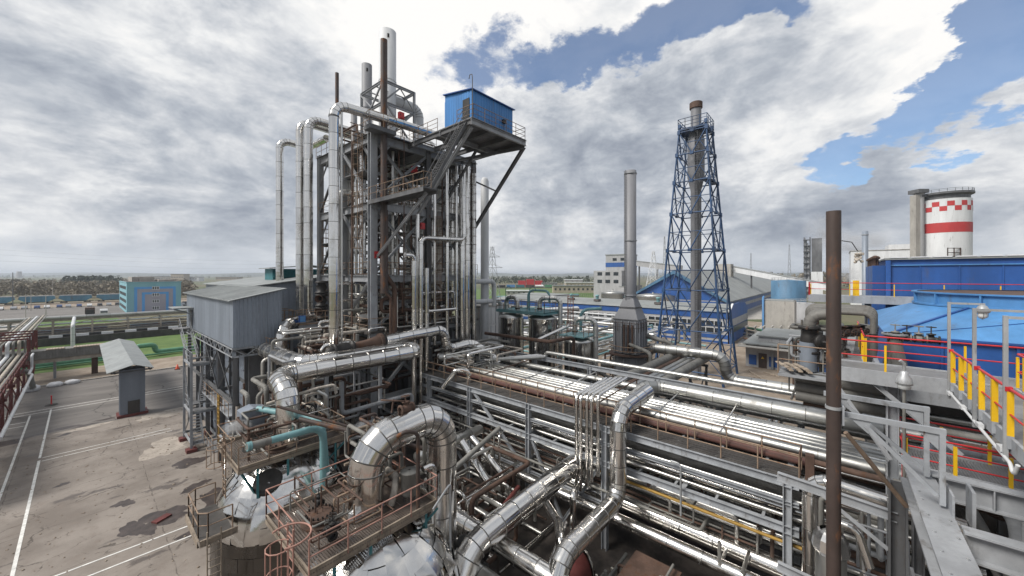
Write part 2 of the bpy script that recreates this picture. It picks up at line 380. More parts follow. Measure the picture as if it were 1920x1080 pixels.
def thing(name, label, cat, loc=(0, 0, 0), group=None):
    o = bpy.data.objects.new(name, None); COL.objects.link(o); o.location = loc; o.empty_display_size = .3
    return tag(o, label, cat, group)
def struct(name, mb, m, kind='structure'):
    o = mb.build(name, m, loc=(0, 0, 0)); o['kind'] = kind; return o
def dup(root, dloc=(0,0,0), label=None, rz=0.0):
    r = root.copy(); COL.objects.link(r); r.location = root.location + V(dloc); r.rotation_euler.z += rz
    if label: r['label'] = label
    for ch in list(root.children):
        c = ch.copy(); COL.objects.link(c); c.parent = r
        for g in list(ch.children):
            e = g.copy(); COL.objects.link(e); e.parent = c
    return r
ORD = 'first second third fourth fifth sixth seventh eighth ninth tenth eleventh twelfth thirteenth fourteenth fifteenth sixteenth seventeenth eighteenth nineteenth twentieth'.split()
# ------------------------------------------------------------------ pipes
def path(pts, bend):
    """stations along a filleted polyline: (point, is_sleeve_start)"""
    pts = [V(p) for p in pts]; segs = []
    prev = pts[0]
    for i in range(1, len(pts) - 1):
        a = (pts[i-1] - pts[i]); b = (pts[i+1] - pts[i]); la, lb = a.length, b.length; a.normalize(); b.normalize()
        th = math.acos(max(-1, min(1, a.dot(b)))); turn = math.pi - th
        if turn < .03: segs.append(('s', prev, pts[i])); prev = pts[i]; continue
        t = min(bend * math.tan(turn / 2), la * .49, lb * .49); R = t / math.tan(turn / 2)
        p0, p1 = pts[i] + a * t, pts[i] + b * t
        ctr = pts[i] + (a + b).normalized() * (R / math.cos(turn / 2))
        k = max(2, round(turn / rad(20))); u = (p0 - ctr)
        ax = a.cross(b).normalized() * -1
        arc = [ctr + Matrix.Rotation(-turn * j / k, 3, ax) @ u for j in range(k + 1)]
        if (arc[-1] - p1).length > 1e-3: arc = [ctr + Matrix.Rotation(turn * j / k, 3, ax) @ u for j in range(k + 1)]
        segs.append(('s', prev, p0)); segs.append(('a', arc)); prev = p1
    segs.append(('s', prev, pts[-1]))
    return segs
def pipe_mb(mb, pts, r, bend=None, sleeve=1.3, n=None, mi=0, seams=True):
    bend = bend or 2.2 * r
    n = n or (8 if r < .06 else 12 if r < .15 else 18 if r < .3 else 26)
    st = []
    for sg in path(pts, bend):
        if sg[0] == 's':
            L = (sg[2] - sg[1]).length
            if L < 1e-4: continue
            k = max(1, round(L / sleeve)) if seams else 1
            for j in range(k + 1): st.append(sg[1].lerp(sg[2], j / k))
        else: st += sg[1]
    pp = [st[0]]
    for q in st[1:]:
        if (q - pp[-1]).length > 1e-3: pp.append(q)
    m = len(pp)
    if not seams or r < .06:
        mb.tube(pp, r, n, mi=mi); return mb
    a = None; rings = []
    for i, p in enumerate(pp):
        t0 = (p - pp[i-1]).normalized() if i else (pp[1] - pp[0]).normalized()
        t1 = (pp[i+1] - p).normalized() if i < m - 1 else t0
        t = (t0 + t1).normalized()
        if a is None: a, b = frame(t)
        else: a = (a - t * a.dot(t)).normalized(); b = a.cross(t)
        half = math.sqrt(max(.2, (1 + t0.dot(t1)) / 2))
        rings.append((p, a.copy(), b.copy(), t, t0, t1))
    lip = max(.006, r * .030)
    for i in range(m - 1):
        p, a, b, t, t0, t1 = rings[i]; q, a2, b2, t2, _, _ = rings[i + 1]
        e1 = mb.ring(q, a2, b2, r + lip, n)
        vs = mb.ring(p, a, b, r, n) + e1 + e1 + mb.ring(q, a2, b2, r - lip, n)
        fs = [(k, n + k, n + (k+1) % n, (k+1) % n) for k in range(n)] + [(2*n + k, 3*n + k, 3*n + (k+1) % n, 2*n + (k+1) % n) for k in range(n)]
        o = len(mb.v); mb.v += [tuple(z) for z in vs]
        for j, f in enumerate(fs): mb.f.append(tuple(x + o for x in f)); mb.sm.append(j < n); mb.mi.append(mi)
        if r >= .2 and i < m - 2 and (q - p).length > .12:
            c0 = q - t0 * 0 - (q - p).normalized() * min(.045, r * .09)
            w0, w1 = mb.ring(c0, a2, b2, r + lip * 1.25, n), mb.ring(q + (q - p).normalized() * .004, a2, b2, r + lip * 1.25, n)
            mb.add(w0 + w1, [(k, n + k, n + (k+1) % n, (k+1) % n) for k in range(n)], True, mi + 1)
    for (p, a, b, *_), rev in ((rings[0], False), (rings[-1], True)):
        c = mb.ring(p, a, b, r, n); mb.add(c, [tuple(range(n)) if not rev else tuple(range(n-1, -1, -1))], mi=mi)
    return mb
def flange_mb(p, axis, r, th=.09):
    return MB().lathe([(r*.9, -th), (r*1.22, -th), (r*1.22, -th*.12), (r*1.08, -th*.12), (r*1.08, th*.12), (r*1.22, th*.12), (r*1.22, th), (r*.9, th)], p, 20, axis, smooth=False)
def pipe(label, pts, r, m='stain', bend=None, sleeve=1.3, name='pipe', cat='pipe', group=None, flanges=(), bands=(), seams=True, fm='black'):
    o = pipe_mb(MB(), pts, r, bend, sleeve, seams=seams).build(name, [m, 'seam' if m in ('stain', 'stain_dull', 'alu', 'stack_white', 'insul') else m])
    tag(o, label, cat, group)
    pts = [V(p) for p in pts]
    for i, f in flanges:
        a, b = pts[i], pts[i+1]
        flange_mb(a.lerp(b, f), b - a, r).build('flange', fm, o)
    for i, f in bands:
        a, b = pts[i], pts[i+1]; p = a.lerp(b, f)
        MB().lathe([(r, -.06), (r*1.05+.01, -.06), (r*1.05+.01, .06), (r, .06)], p, 20, b - a, smooth=False).build('clamp_band', 'steel_dark', o)
    return o
def valve(label, p, axis, r=.2, wheel=(0, 0, 1), m='black', group=None, stem=1.0):
    p = V(p); ax = V(axis).normalized(); wv = V(wheel).normalized()
    t = thing('gate_valve', label, 'valve', p, group)
    MB().lathe([(r*.6, -r*1.5), (r, -r*1.45), (r, -r*1.2), (r*.6, -r*1.15), (r*.75, -r*.5), (r*.85, 0), (r*.75, r*.5), (r*.6, r*1.15), (r, r*1.2), (r, r*1.45), (r*.6, r*1.5)], p, 14, ax).build('valve_body', m, t)
    b = MB().lathe([(r*.6, r*.3), (r*.5, r*1.1), (r*.8, r*1.15), (r*.8, r*1.4), (r*.25, r*1.5), (r*.12, r*1.6), (r*.12, r*(2.2+stem))], p, 12, wv).build('bonnet', m, t)
    k = MB(); c = p + wv * r * (2+stem); k.torus(c, r*.85, r*.09, 16, 6, wv)
    a, bb = frame(wv)
    for q in range(4): d = a*math.cos(q*1.571) + bb*math.sin(q*1.571); k.tube([c, c + d*r*.85], r*.06, 5)
    k.build('handwheel', m, t)
    return t
# ================================================================== SETTING
def ground_mats():
    m, n, b, pos = base('far_fields')
    f = n.noise(pos, .004, 5, .6); g = n.noise(pos, .03, 6, .6); h = n.noise(pos, .7, 5, .6)
    c = n.mix(n.ramp(f, .4, .6), (.075, .095, .035), (.15, .125, .075))
    c = n.mix(n.ramp(g, .5, .7, 0, .6), c, (.11, .10, .06)); c = n.mix(n.ramp(h, .4, .7, 0, .4), c, (.055, .06, .03))
    n.put(b.inputs['Base Color'], c); n.put(b.inputs['Roughness'], .95); M['field'] = m
    m, n, b, pos = base('stained_yard_concrete')
    f = n.noise(pos, .22, 7, .62); g = n.noise(pos, 1.3, 7, .65); h = n.noise(pos, 24, 4, .6)
    c = n.mix(n.ramp(f, .32, .68), (.165, .140, .120), (.280, .246, .216))
    c = n.mix(n.ramp(g, .50, .72, 0, .65), c, (.19, .155, .130))
    c = n.mix(n.ramp(h, .3, .8, 0, .28), c, (.14, .12, .105))
    st = n.noise(n.vmath('ADD', n.mul(pos, (.7, 1.5, 1)), (31, 7, 0)), .30, 8, .62)          # oil and damp stains
    c = n.mix(n.ramp(st, .60, .645, 0, .68), c, (.060, .046, .040))
    red = n.noise(n.vmath('ADD', pos, (3, 77, 0)), .8, 6, .7)
    c = n.mix(n.ramp(red, .66, .78, 0, .45), c, (.23, .11, .07))
    wv = n.vmath('ADD', pos, n.vmath('SCALE', n.vmath('SUBTRACT', _noisecol(n, pos, 1.4), (.5, .5, .5)), .9))
    cr = n.voro(wv, .12, 'DISTANCE_TO_EDGE'); cr2 = n.voro(n.vmath('ADD', wv, (50, 9, 0)), .42, 'DISTANCE_TO_EDGE')
    k = n.math('MAXIMUM', n.math('MULTIPLY', n.ramp(cr, .002, .006, .7, 0), n.ramp(n.noise(pos, .5, 3), .42, .55)), n.math('MULTIPLY', n.ramp(cr2, .003, .010, .7, 0), n.ramp(g, .46, .60, 0, 1)))
    sp = n.new('ShaderNodeSeparateXYZ'); n.l.new(n.vmath('ADD', pos, n.vmath('SCALE', _noisecol(n, pos, 1.3), .30)), sp.inputs[0])
    for ax, p, o in ((1, 6.0, 1.3), (0, 7.0, 2.0)):
        q = n.math('ABSOLUTE', n.math('SUBTRACT', n.math('FRACT', n.math('DIVIDE', n.math('ADD', sp.outputs[ax], 600 + o), p)), .5))
        k = n.math('MAXIMUM', k, n.math('MULTIPLY', n.ramp(q, .002, .006, .6, 0), n.ramp(g, .40, .56, .05, 1)))
    c = n.mix(k, c, (.045, .036, .030))
    n.put(b.inputs['Base Color'], c); n.put(b.inputs['Roughness'], n.ramp(st, .60, .645, .9, .5))
    bn = n.new('ShaderNodeBump'); n.put(bn.inputs['Strength'], .35); n.put(bn.inputs['Distance'], .02); n.put(bn.inputs['Height'], n.math('SUBTRACT', g, k)); n.l.new(bn.outputs[0], b.inputs['Normal'])
    M['yard'] = m
    m, n, b, pos = base('worn_asphalt')
    f = n.noise(n.mul(pos, (.25, 1, 1)), .35, 7, .6); g = n.noise(pos, 16, 4, .7)
    c = n.mix(n.ramp(f, .35, .65), (.125, .114, .106), (.195, .178, .165)); c = n.mix(n.ramp(g, .4, .8, 0, .3), c, (.06, .055, .052))
    wv = n.vmath('ADD', pos, n.vmath('SCALE', _noisecol(n, pos, .8), 1.4))
    c = n.mix(n.ramp(n.voro(wv, .09, 'DISTANCE_TO_EDGE'), .002, .008, .7, 0), c, (.04, .036, .034))
    n.put(b.inputs['Base Color'], c); n.put(b.inputs['Roughness'], .85); M['asphalt'] = m
    m, n, b, pos = base('short_grass')
    f = n.noise(pos, .25, 7, .65); g = n.noise(pos, 5, 5, .7)
    c = n.mix(n.ramp(f, .35, .65), (.055, .115, .020), (.100, .165, .036)); c = n.mix(n.ramp(g, .4, .75, 0, .5), c, (.11, .105, .045))
    n.put(b.inputs['Base Color'], c); n.put(b.inputs['Roughness'], .95); M['grass'] = m
    m, n, b, pos = base('bare_dirt')
    f = n.noise(pos, .3, 8, .65); g = n.noise(pos, 6, 5, .7)
    c = n.mix(n.ramp(f, .35, .65), (.20, .155, .115), (.32, .265, .21)); c = n.mix(n.ramp(g, .45, .7, 0, .5), c, (.15, .115, .085))
    n.put(b.inputs['Base Color'], c); n.put(b.inputs['Roughness'], .95); M['dirt'] = m
    m, n, b, pos = base('dark_plant_ground')  # near-black ground tone with paler noise patches
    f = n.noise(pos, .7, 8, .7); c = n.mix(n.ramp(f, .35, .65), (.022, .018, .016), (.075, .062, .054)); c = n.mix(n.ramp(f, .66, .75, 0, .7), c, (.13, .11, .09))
    n.put(b.inputs['Base Color'], c); n.put(b.inputs['Roughness'], .8); M['dark_ground'] = m
def _noisecol(n, pos, sc):
    q = n.new('ShaderNodeTexNoise'); n.l.new(pos, q.inputs['Vector']); q.inputs['Scale'].default_value = sc; q.inputs['Detail'].default_value = 4
    return q.outputs[1]
ground_mats()
g = MB(); nseg = 64
g.v = [(0, 0, 0)] + [(9000 * math.cos(2*math.pi*i/nseg), 9000 * math.sin(2*math.pi*i/nseg), 0) for i in range(nseg)]
for i in range(nseg): g.f.append((0, 1 + i, 1 + (i + 1) % nseg)); g.sm.append(False); g.mi.append(0)
struct('ground', g, 'field')
def sheet(name, pts, z, m): return struct(name, MB().poly([(x, y, z) for x, y in pts]), m)
def rect(x0, y0, x1, y1): return [(x0, y0), (x1, y0), (x1, y1), (x0, y1)]
sheet('yard', [(-70, -30), (9, -30), (9, 60), (-70, 60.5)], .012, 'yard')
sheet('plant_floor', [(9, -30), (33, -30), (33, 62), (9, 60)], .008, 'dark_ground')
sheet('dirt_yard', [(33, -60), (150, -60), (150, 60), (33, 62)], .006, 'dirt')
sheet('road', [(-90, 60.5), (33, 59.5), (60, 85.6), (-90, 85.6)], .016, 'asphalt')
sheet('verge', rect(-90, 85.7, 60, 97.5), .010, 'dirt')
sheet('lawn', rect(-90, 97.5, 70, 136), .014, 'grass')
sheet('service_road', rect(-160, 139, 80, 150), .012, 'asphalt')
sheet('back_lawn', [(-9, 176), (9, 185), (8, 214), (-14, 214)], .016, 'grass')
sheet('gravel_strip', rect(-200, 290, 160, 318), .016, 'dirt')
sheet('car_park', rect(-60, 212, 90, 288), .012, 'asphalt')
sheet('car_park_approach', [(-60, 150), (-12, 150), (-9, 212), (-60, 212)], .012, 'concrete_lt')
sheet('meadow', [(120, 120), (330, 70), (420, 230), (200, 330)], .010, 'grass')
sheet('tank_yard', [(100, 76), (160, 20), (300, 20), (200, 110)], .014, 'concrete_lt')
sheet('back_yard_paving', [(90, -2), (150, -2), (150, 18), (100, 17.5)], .018, 'concrete_lt')
mb = MB(); 
for i in range(75): mb.bx((-90 + i*2.0, 85.55, 0), (-90 + i*2.0 + 1.96, 85.85, .17 + .01 * (i % 3)))
struct('kerb', mb, 'concrete_lt')
# painted lines
mk = MB(); zl = .024
def line(a, b, wd):
    a, b = V((*a, zl)), V((*b, zl)); d = (b - a).normalized(); s_ = V((-d.y, d.x, 0)) * wd / 2
    mk.poly([a - s_, b - s_, b + s_, a + s_])
line((-2.45, 20), (-2.45, 51.7), .16); line((-2.45, 52.4), (-2.45, 70.2), .15); line((-3.9, 20), (-3.9, 69), .15)
line((-2.4, 31.3), (7.5, 31.05), .12); line((-2.4, 30.0), (7.5, 29.75), .12)
line((-2.3, 52.3), (6.0, 52.3), .10); line((-2.3, 51.4), (6.0, 51.4), .10)
line((-30, 71.2), (30, 70.4), .14); line((-30, 69.9), (30, 69.1), .14)
line((-12, 66.5), (-4, 66.3), .12); line((-12, 64.9), (-4, 64.7), .12)
struct('road_markings', mk, 'white_paint')
# damp and oily stains with ragged outlines, drainage gully along the road
def stains(name, spots, m, z, seed):
    rnd = random.Random(seed); mb = MB()
    for x, y, a, b, rot in spots:
        n = 34; ph = [rnd.uniform(0, 6.28) for _ in range(4)]; pts = []
        for k in range(n):
            q = 6.2832*k/n; f = 1 + .22*math.sin(2*q + ph[0]) + .16*math.sin(3*q + ph[1]) + .12*math.sin(7*q + ph[2]) + rnd.uniform(-.10, .10); u, v_ = a*f*math.cos(q), b*f*math.sin(q)
            pts.append((x + u*math.cos(rot) - v_*math.sin(rot), y + u*math.sin(rot) + v_*math.cos(rot), z))
        c = (x, y, z); mb.add([c] + pts, [(0, 1 + k, 1 + (k+1) % n) for k in range(n)]); z += .0006
    struct(name, mb, m)
M['damp'] = mat('damp_oily_stain', (.062, .048, .043), .45, 0, .4, 1.5, streak=1); M['patch'] = mat('pale_concrete_patch', (.36, .315, .27), .9, 0, .2, 1.2, dirt=.3, streak=1)
stains('stain', [(2.2, 33.2, .7, 1.1, .3), (3.6, 33.6, 1.5, .9, -.2), (1.9, 37.6, .55, .5, 0), (4.6, 30.2, 1.1, .35, .3), (5.6, 36.6, .8, .5, .5), (6.0, 41.6, 1.3, .8, .3), (6.6, 33, 1.2, 1.6, 0), (-1.0, 44.5, .4, .25, 0), (7.4, 28.5, 1.2, 2.5, .2), (-1.2, 58.2, .5, .3, .4), (.6, 27.5, .6, .4, .2)], 'damp', .0155, 5)
stains('gully', [(-5.2, 59.4, 2.2, .7, .05), (-1.6, 60.6, 1.7, .45, .1), (.2, 60.2, .9, .3, 0), (1.6, 61.0, 1.0, .28, .1), (-9, 58.6, 2.5, .7, 0)], 'damp', .0185, 6)
stains('concrete_patch', [(.2, 59.2, 1.6, .6, .1), (6.8, 58.4, 2.2, 1.8, .2), (-.8, 61.9, .8, .35, .2), (5, 47, 1.6, 2.2, .1)], 'patch', .0140, 8)
mb = MB(); rnd = random.Random(77)
for k in range(420):
    x, y = rnd.uniform(-6, 8.5), rnd.uniform(22, 60); s_ = rnd.uniform(.02, .075) * (1.4 if x > 4 else 1)
    mb.lathe([(0, -.2*s_), (s_, 0), (s_*.7, s_*.5), (0, s_*.6)], (x, y, .016), 5, (rnd.gauss(0, .2), rnd.gauss(0, .2), 1), smooth=False)
struct('rubble', mb, 'dirt', 'stuff')
# hills on the horizon
def hills(name, y0, amp, seed, m, z0=0):
    random.seed(seed); mb = MB(); n = 90; ring = []
    for i in range(n + 1):
        a = rad(-40 + 170 * i / n); R = y0
        h = z0 + amp * (.5 + .25*math.sin(i*.31+seed) + .2*math.sin(i*.83+2*seed) + .08*random.random())
        ring.append((a, R, h))
    for (a, R, h), (a2, R2, h2) in zip(ring, ring[1:]):
        q = lambda a, R, h: (R*math.cos(a), R*math.sin(a), h)
        mb.add([q(a, R-500, -2), q(a2, R2-500, -2), q(a2, R2, h2), q(a, R, h), q(a2, R2+600, -2), q(a, R+600, -2)], [(0,1,2,3), (3,2,4,5)], True)
    struct(name, mb, m)
M['hill'] = mat('distant_hill', (.095, .105, .075), .95, 0, .3, .004, streak=1)
hills('hills', 4200, 38, 1, 'hill'); hills('far_hills', 6500, 56, 4, 'hill')
# forests: masses of small leaf faces on clumps
def leaf_mat(name, a, b_):
    m, n, b, pos = base(name); isl = n.new('ShaderNodeNewGeometry').outputs['Random Per Island']
    c = n.mix(isl, a, b_); c = n.mix(n.ramp(n.noise(pos, .06, 4), .4, .65), c, tuple(q * .62 for q in a))
    n.put(b.inputs['Base Color'], c); n.put(b.inputs['Roughness'], .9); return m
M['leaf_brown'] = leaf_mat('bare_spring_crowns', (.20, .17, .125), (.32, .28, .21))
M['leaf_green'] = leaf_mat('dark_evergreen_crowns', (.030, .042, .018), (.065, .080, .034))
def crown(mb, x, y, h, w_, n, rnd):
    for k in range(n):
        u = rnd.random(); z = h * (.22 + .78 * u); rr = w_ * math.sin(math.pi * min(1, .12 + u * .86)) ** .7 * (.35 + .65 * rnd.random())
        a = rnd.random() * 6.283; c = V((x + rr*math.cos(a), y + rr*math.sin(a), z)); s_ = h * (.045 + .055 * rnd.random())
        n1 = V((rnd.gauss(0,1), rnd.gauss(0,1), rnd.gauss(0,1))).normalized(); t, q = frame(n1)
        mb.add([c + t*s_, c + q*s_*.9, c - t*s_*.8, c - q*s_], [(0,1,2,3)])
def forest(name, zone, n, h0, h1, leaf, m, seed):
    rnd = random.Random(seed); mb = MB()
    for i in range(n):
        x, y = zone(rnd); h = rnd.uniform(h0, h1); crown(mb, x, y, h, h * .42, leaf, rnd)
    o = struct(name, mb, m, 'stuff'); return o
def ztri(px0, px1, d0, d1):
    def f(r):
        px = r.uniform(px0, px1); d = d0 + (d1 - d0) * r.random() ** 1.5; q = ray(px, 520); return q.x * d, q.y * d
    return f
forest('brown_woodland', ztri(-300, 360, 250, 560), 1200, 6.5, 11, 46, 'leaf_brown', 3)
forest('evergreen_woodland', ztri(125, 225, 420, 560), 46, 11, 15, 70, 'leaf_green', 5)
forest('woodland_beyond_the_railway', ztri(905, 1190, 560, 900), 210, 8, 14, 46, 'leaf_green', 8)
forest('woodland_behind_the_works', ztri(1390, 1700, 420, 640), 90, 12, 20, 46, 'leaf_brown', 9)
forest('distant_woodland', ztri(-200, 900, 1400, 2600), 380, 10, 16, 14, 'leaf_green', 11)
forest('distant_woodland_right', ztri(880, 1750, 1200, 2200), 260, 10, 16, 14, 'leaf_green', 12)

# ================================================================== FAR LEFT
# blue office block
r = thing('office_building', 'turquoise four storey block with blue and grey nested arch pattern', 'building', (12, 222, 0))
mb = MB(); mb.bx((12, 222, 0), (29, 268, 12.6)); mb.build('wall', 'cyan_wall', r)
mb = MB(); mb.bx((11.8, 221.8, 12.6), (29.2, 268.2, 12.95)); mb.build('parapet', 'cyan_wall', r)
mb = MB(); mb.bx((14, 230, 12.95), (21, 250, 15.0)); mb.bx((22, 226, 12.95), (27, 240, 13.9)); mb.build('roof_house', 'concrete_lt', r)
mb = MB(); mb.bx((12.1, 222.1, 12.951), (28.9, 267.9, 13.0)); mb.build('roof', 'darkroof', r)
def arch(x0, x1, z1, wd, y, m, nm):
    mb = MB(); mb.bx((x0, y - .06, 0), (x0 + wd, y, z1)); mb.bx((x1 - wd, y - .06, 0), (x1, y, z1)); mb.bx((x0 + wd, y - .06, z1 - wd), (x1 - wd, y, z1)); mb.build(nm, m, r)
arch(14.2, 27.2, 10.8, .9, 222, 'sky_wall', 'outer_arch'); arch(15.1, 26.3, 9.9, 1.4, 221.98, 'grey_wall', 'middle_arch')
arch(16.5, 24.9, 8.5, .9, 222, 'sky_wall', 'inner_arch'); mb = MB(); mb.bx((17.4, 221.92, 0), (24, 222, 7.6)); mb.build('centre_panel', 'grey_wall', r)
for k in range(4):
    f = MB().bx((19.6, 221.84, 1.0 + 2.85*k), (21.9, 221.93, 2.35 + 2.85*k)).build('window', 'white', r)
    mb = MB()
    for j in range(3): mb.bx((19.75 + j*.73, 221.80, 1.2 + 2.85*k), (20.2 + j*.73, 221.838, 2.2 + 2.85*k))
    mb.build('pane', 'glass', f)
    mb = MB(); mb.bx((11.93, 226, 1.2 + 2.85*k), (11.99, 264, 2.5 + 2.85*k)); mb.build('window', 'glass', r)
# brick hut
r = thing('gate_hut', 'small sandy brick hut with flat roof left of the grass strip', 'hut', (-24, 168, 0))
mb = MB(); mb.bx((-30, 168, 0), (-17.6, 176, 3.3)); mb.build('wall', 'brick', r); MB().bx((-30.3, 167.6, 3.3), (-17.2, 176.4, 3.65)).build('roof', 'concrete_lt', r)
f = MB().bx((-22.3, 167.93, 1.2), (-20.6, 167.99, 2.5)).build('window', 'glass', r)
# freight wagons
def wagon(x, y, L=12.6, h=4.4, label='', m='blue_lt'):
    t = thing('hopper_wagon', label, 'wagon', (x, y, 0), 'hopper wagons standing on the sidings')
    mb = MB(); w2 = 1.5
    prof = [(-L/2, 2.9), (-L/2+.5, h), (L/2-.5, h), (L/2, 2.9), (L/2-2.6, 1.3), (-L/2+2.6, 1.3)]
    mb.prism([(x + a, y - w2, b) for a, b in prof], (0, 2*w2, 0))
    for i in range(9): q = x - L/2 + 2.2 + i*(L-4.4)/8; mb.bx((q-.06, y-w2-.1, 1.7), (q+.06, y-w2, h-.1))
    mb.build('hopper', m, t)
    mb = MB(); mb.bx((x-L/2-.5, y-.5, .95), (x+L/2+.5, y+.5, 1.25)); mb.build('chassis', 'rusty', t)
    mb = MB(); mb.prism([(x-L/2+.1, y-w2-.07, h-.05), (x-L/2+.6, y-w2-.07, h+.25), (x+L/2-.6, y-w2-.07, h+.25), (x+L/2-.1, y-w2-.07, h-.05)], (0, 2*w2+.14, 0)); mb.build('roof', 'galv', t)
    for e in (-1, 1):
        mb = MB()
        for q in (-.9, .9):
            for s_ in (-.75, .75): mb.cyl((x+e*(L/2-2)+q, y+s_-.07, .47), (x+e*(L/2-2)+q, y+s_+.07, .47), .47, n=12)
        mb.bx((x+e*(L/2-2)-1.3, y-.9, .4), (x+e*(L/2-2)+1.3, y+.9, .7)); mb.build('bogie', 'black', t)
    return t
wl = ['pale blue hopper wagon at the head of the row beyond the cars', 'grey blue hopper wagon second in the row from the dark pole', 'light blue hopper wagon third in the row from the dark pole', 'blue hopper wagon half hidden by the turquoise block', 'grey hopper wagon just beyond the turquoise block', 'hopper wagon far beyond the corrugated shed roof']
for i, x in enumerate((-29.5, -16, -2.5, 11.5, 60, 74)): wagon(x, 325 if i < 4 else 300, label=wl[i], m=['wagon_blue', 'wagon_blue', 'wagon_blue', 'wagon_blue', 'galv', 'galv'][i])
struct('railway_bed', MB().bx((-220, 318, 0), (260, 332, .35)), 'dirt')
# cars
def car_mesh(m):
    mb = MB()
    prof = [(-2.1,.35),(-2.15,.75),(-1.9,.95),(-1.35,1.0),(-.75,1.42),(.75,1.45),(1.45,1.0),(2.1,.88),(2.2,.6),(2.15,.35)]
    mb.prism([(a, -.85, b) for a, b in prof], (0, 1.7, 0))
    mb.prism([(-1.22, -.87, 1.0), (-.72, -.87, 1.36), (.70, -.87, 1.38), (1.25, -.87, 1.0)], (0, 1.74, 0), mi=1)
    mb.add([(1.33,-.7,1.08),(1.33,.7,1.08),(.86,.6,1.40),(.86,-.6,1.40)], [(0,1,2,3)], mi=1)
    for a in (-1.35, 1.35):
        for s_ in (-.86, .68): mb.cyl((a, s_, .33), (a, s_+.18, .33), .33, n=10, mi=2)
    return mb.build('parked_car', [m, 'glass', 'rubber'], loc=(0, 0, 0))
cm = [mat('car_white', (.6, .6, .6), .3, 0, .05), mat('car_silver', (.35, .36, .38), .3, .4, .05), mat('car_black', (.02, .02, .025), .3, 0, .05), mat('car_blue', (.03, .06, .16), .3, 0, .05), mat('car_red', (.25, .03, .03), .3, 0, .05)]
cproto = [car_mesh(m) for m in cm]; first = [True] * 5
cn = ['white', 'silver', 'black', 'dark blue', 'red']
rnd = random.Random(4)
def put_car(x, y, rz, k, label, grp):
    o = cproto[k] if first[k] else cproto[k].copy()
    if not first[k]: COL.objects.link(o)
    first[k] = False
    o.location = (x, y, .02); o.rotation_euler = (0, 0, rz); tag(o, label, 'car', grp)
for i in range(15):
    k = rnd.choice([0, 0, 1, 1, 2, 3]); put_car(-34 + i*3.3 + rnd.uniform(-.3, .3), 284 + rnd.uniform(-.5, .5), 1.57, k, f'{cn[k]} car parked in the row in front of the blue hopper wagons', 'cars parked before the wagons')
for j in range(4):
    for i in range(11):
        k = rnd.choice([0, 1, 1, 2, 2, 3, 4]); put_car(31 + i*2.7, 226 + j*14 + rnd.uniform(-.4, .4), 1.57, k, f'{cn[k]} car in the car park beside the turquoise block', 'cars in the car park beside the block')
r = thing('delivery_van', 'white van parked before the turquoise block', 'van', (5.5, 216, 0))
mb = MB(); mb.prism([(4.4, 213.5, .5), (4.4, 213.4, 1.3), (4.4, 214.2, 2.5), (4.4, 218.8, 2.5), (4.4, 218.9, .5)], (2.1, 0, 0)); mb.build('body', cm[0], r)
MB().prism([(4.5, 213.42, 1.35), (4.5, 213.38, 1.36), (4.5, 214.10, 2.3), (4.5, 214.15, 2.28)], (1.9, 0, 0)).build('windscreen', 'glass', r)
for x in (4.45, 6.25):
    for y in (214.4, 218): MB().cyl((x, y, .36), (x+.2, y, .36), .36, n=12).build('wheel', 'rubber', r)
r = thing('truck', 'dark box truck parked beside the white van', 'truck', (2.0, 219, 0))
MB().bx((.6, 219, .8), (3.2, 225, 3.1)).build('cargo_box', 'rusty', r); MB().bx((.8, 217.2, .5), (3.0, 218.9, 2.4)).build('cab', 'black', r)
for y in (218, 223.5): MB().cyl((.7, y, .45), (3.1, y, .45), .45, n=12).build('wheel', 'rubber', r)
# poles on the far left
def pole(label, px, py0, d, h, m='concrete_lt', arm=False, name='lamp_post', r0=.14):
    p = P(px, py0, d=d); p.z = 0; mb = MB(); mb.cyl(p, p + V((0, 0, h)), r0, r0*.55, 8)
    if arm: mb.tube([p + V((0,0,h)), p + V((.3,-.3,h+.4)), p + V((1.2,-1.0,h+.5))], .05, 6); mb.box(p + V((1.3, -1.1, h+.48)), (.6, .3, .12))
    return tag(mb.build(name, m), label, 'pole')
pole('dark pole beside the brick hut', 24, 560, 172, 17, 'steel_dark', name='mast_pole', r0=.2)
pole('concrete post with white foot at the edge of the grass strip', 48, 575, 128, 9.5)
pole('slim concrete post rising from the grass strip', 86, 575, 133, 9.0)
pole('pale lamp post with an arm in front of the wagons', 99, 560, 205, 13.5, arm=True)
pole('concrete lamp post by the car park entrance', 58, 560, 165, 9.5, arm=True)
pole('tall lamp post at the right corner of the turquoise block', 322, 575, 190, 14, arm=True)
# beige pipe rack crossing the lawn
r = thing('pipe_bridge', 'long beige pipe bridge crossing behind the lawn', 'pipe bridge', (0, 140, 0))
xs = [-48 + i*6.2 for i in range(14)]; Y0, Y1 = 139.2, 142.2
for i, x in enumerate(xs):
    for y in (Y0, Y1): MB().beam((x, y, 0), (x, y, 5.3), .34, .34, 'B').build('column', 'beige_steel', r)
    for z in (3.0, 4.9): MB().beam((x, Y0, z), (x, Y1, z), .2, .28, 'I').build('crossbeam', 'beige_steel', r)
for y in (Y0, Y1):
    for z in (1.9, 3.2, 5.1): MB().beam((xs[0], y, z), (xs[-1], y, z), .2, .26, 'I').build('beam', 'beige_steel', r)
mb = MB()
for i in range(len(xs) - 1):
    a, b = (3.2, 5.0) if i % 2 else (5.0, 3.2); mb.beam((xs[i], Y0-.02, a), (xs[i+1], Y0-.02, b), .12, .12, 'L')
mb.build('bracing', 'beige_steel', r)
pipe('thick aluminium pipe along the top of the beige pipe bridge', [(-52, 139.7, 5.75), (33, 139.7, 5.75)], .42, 'alu', sleeve=4)
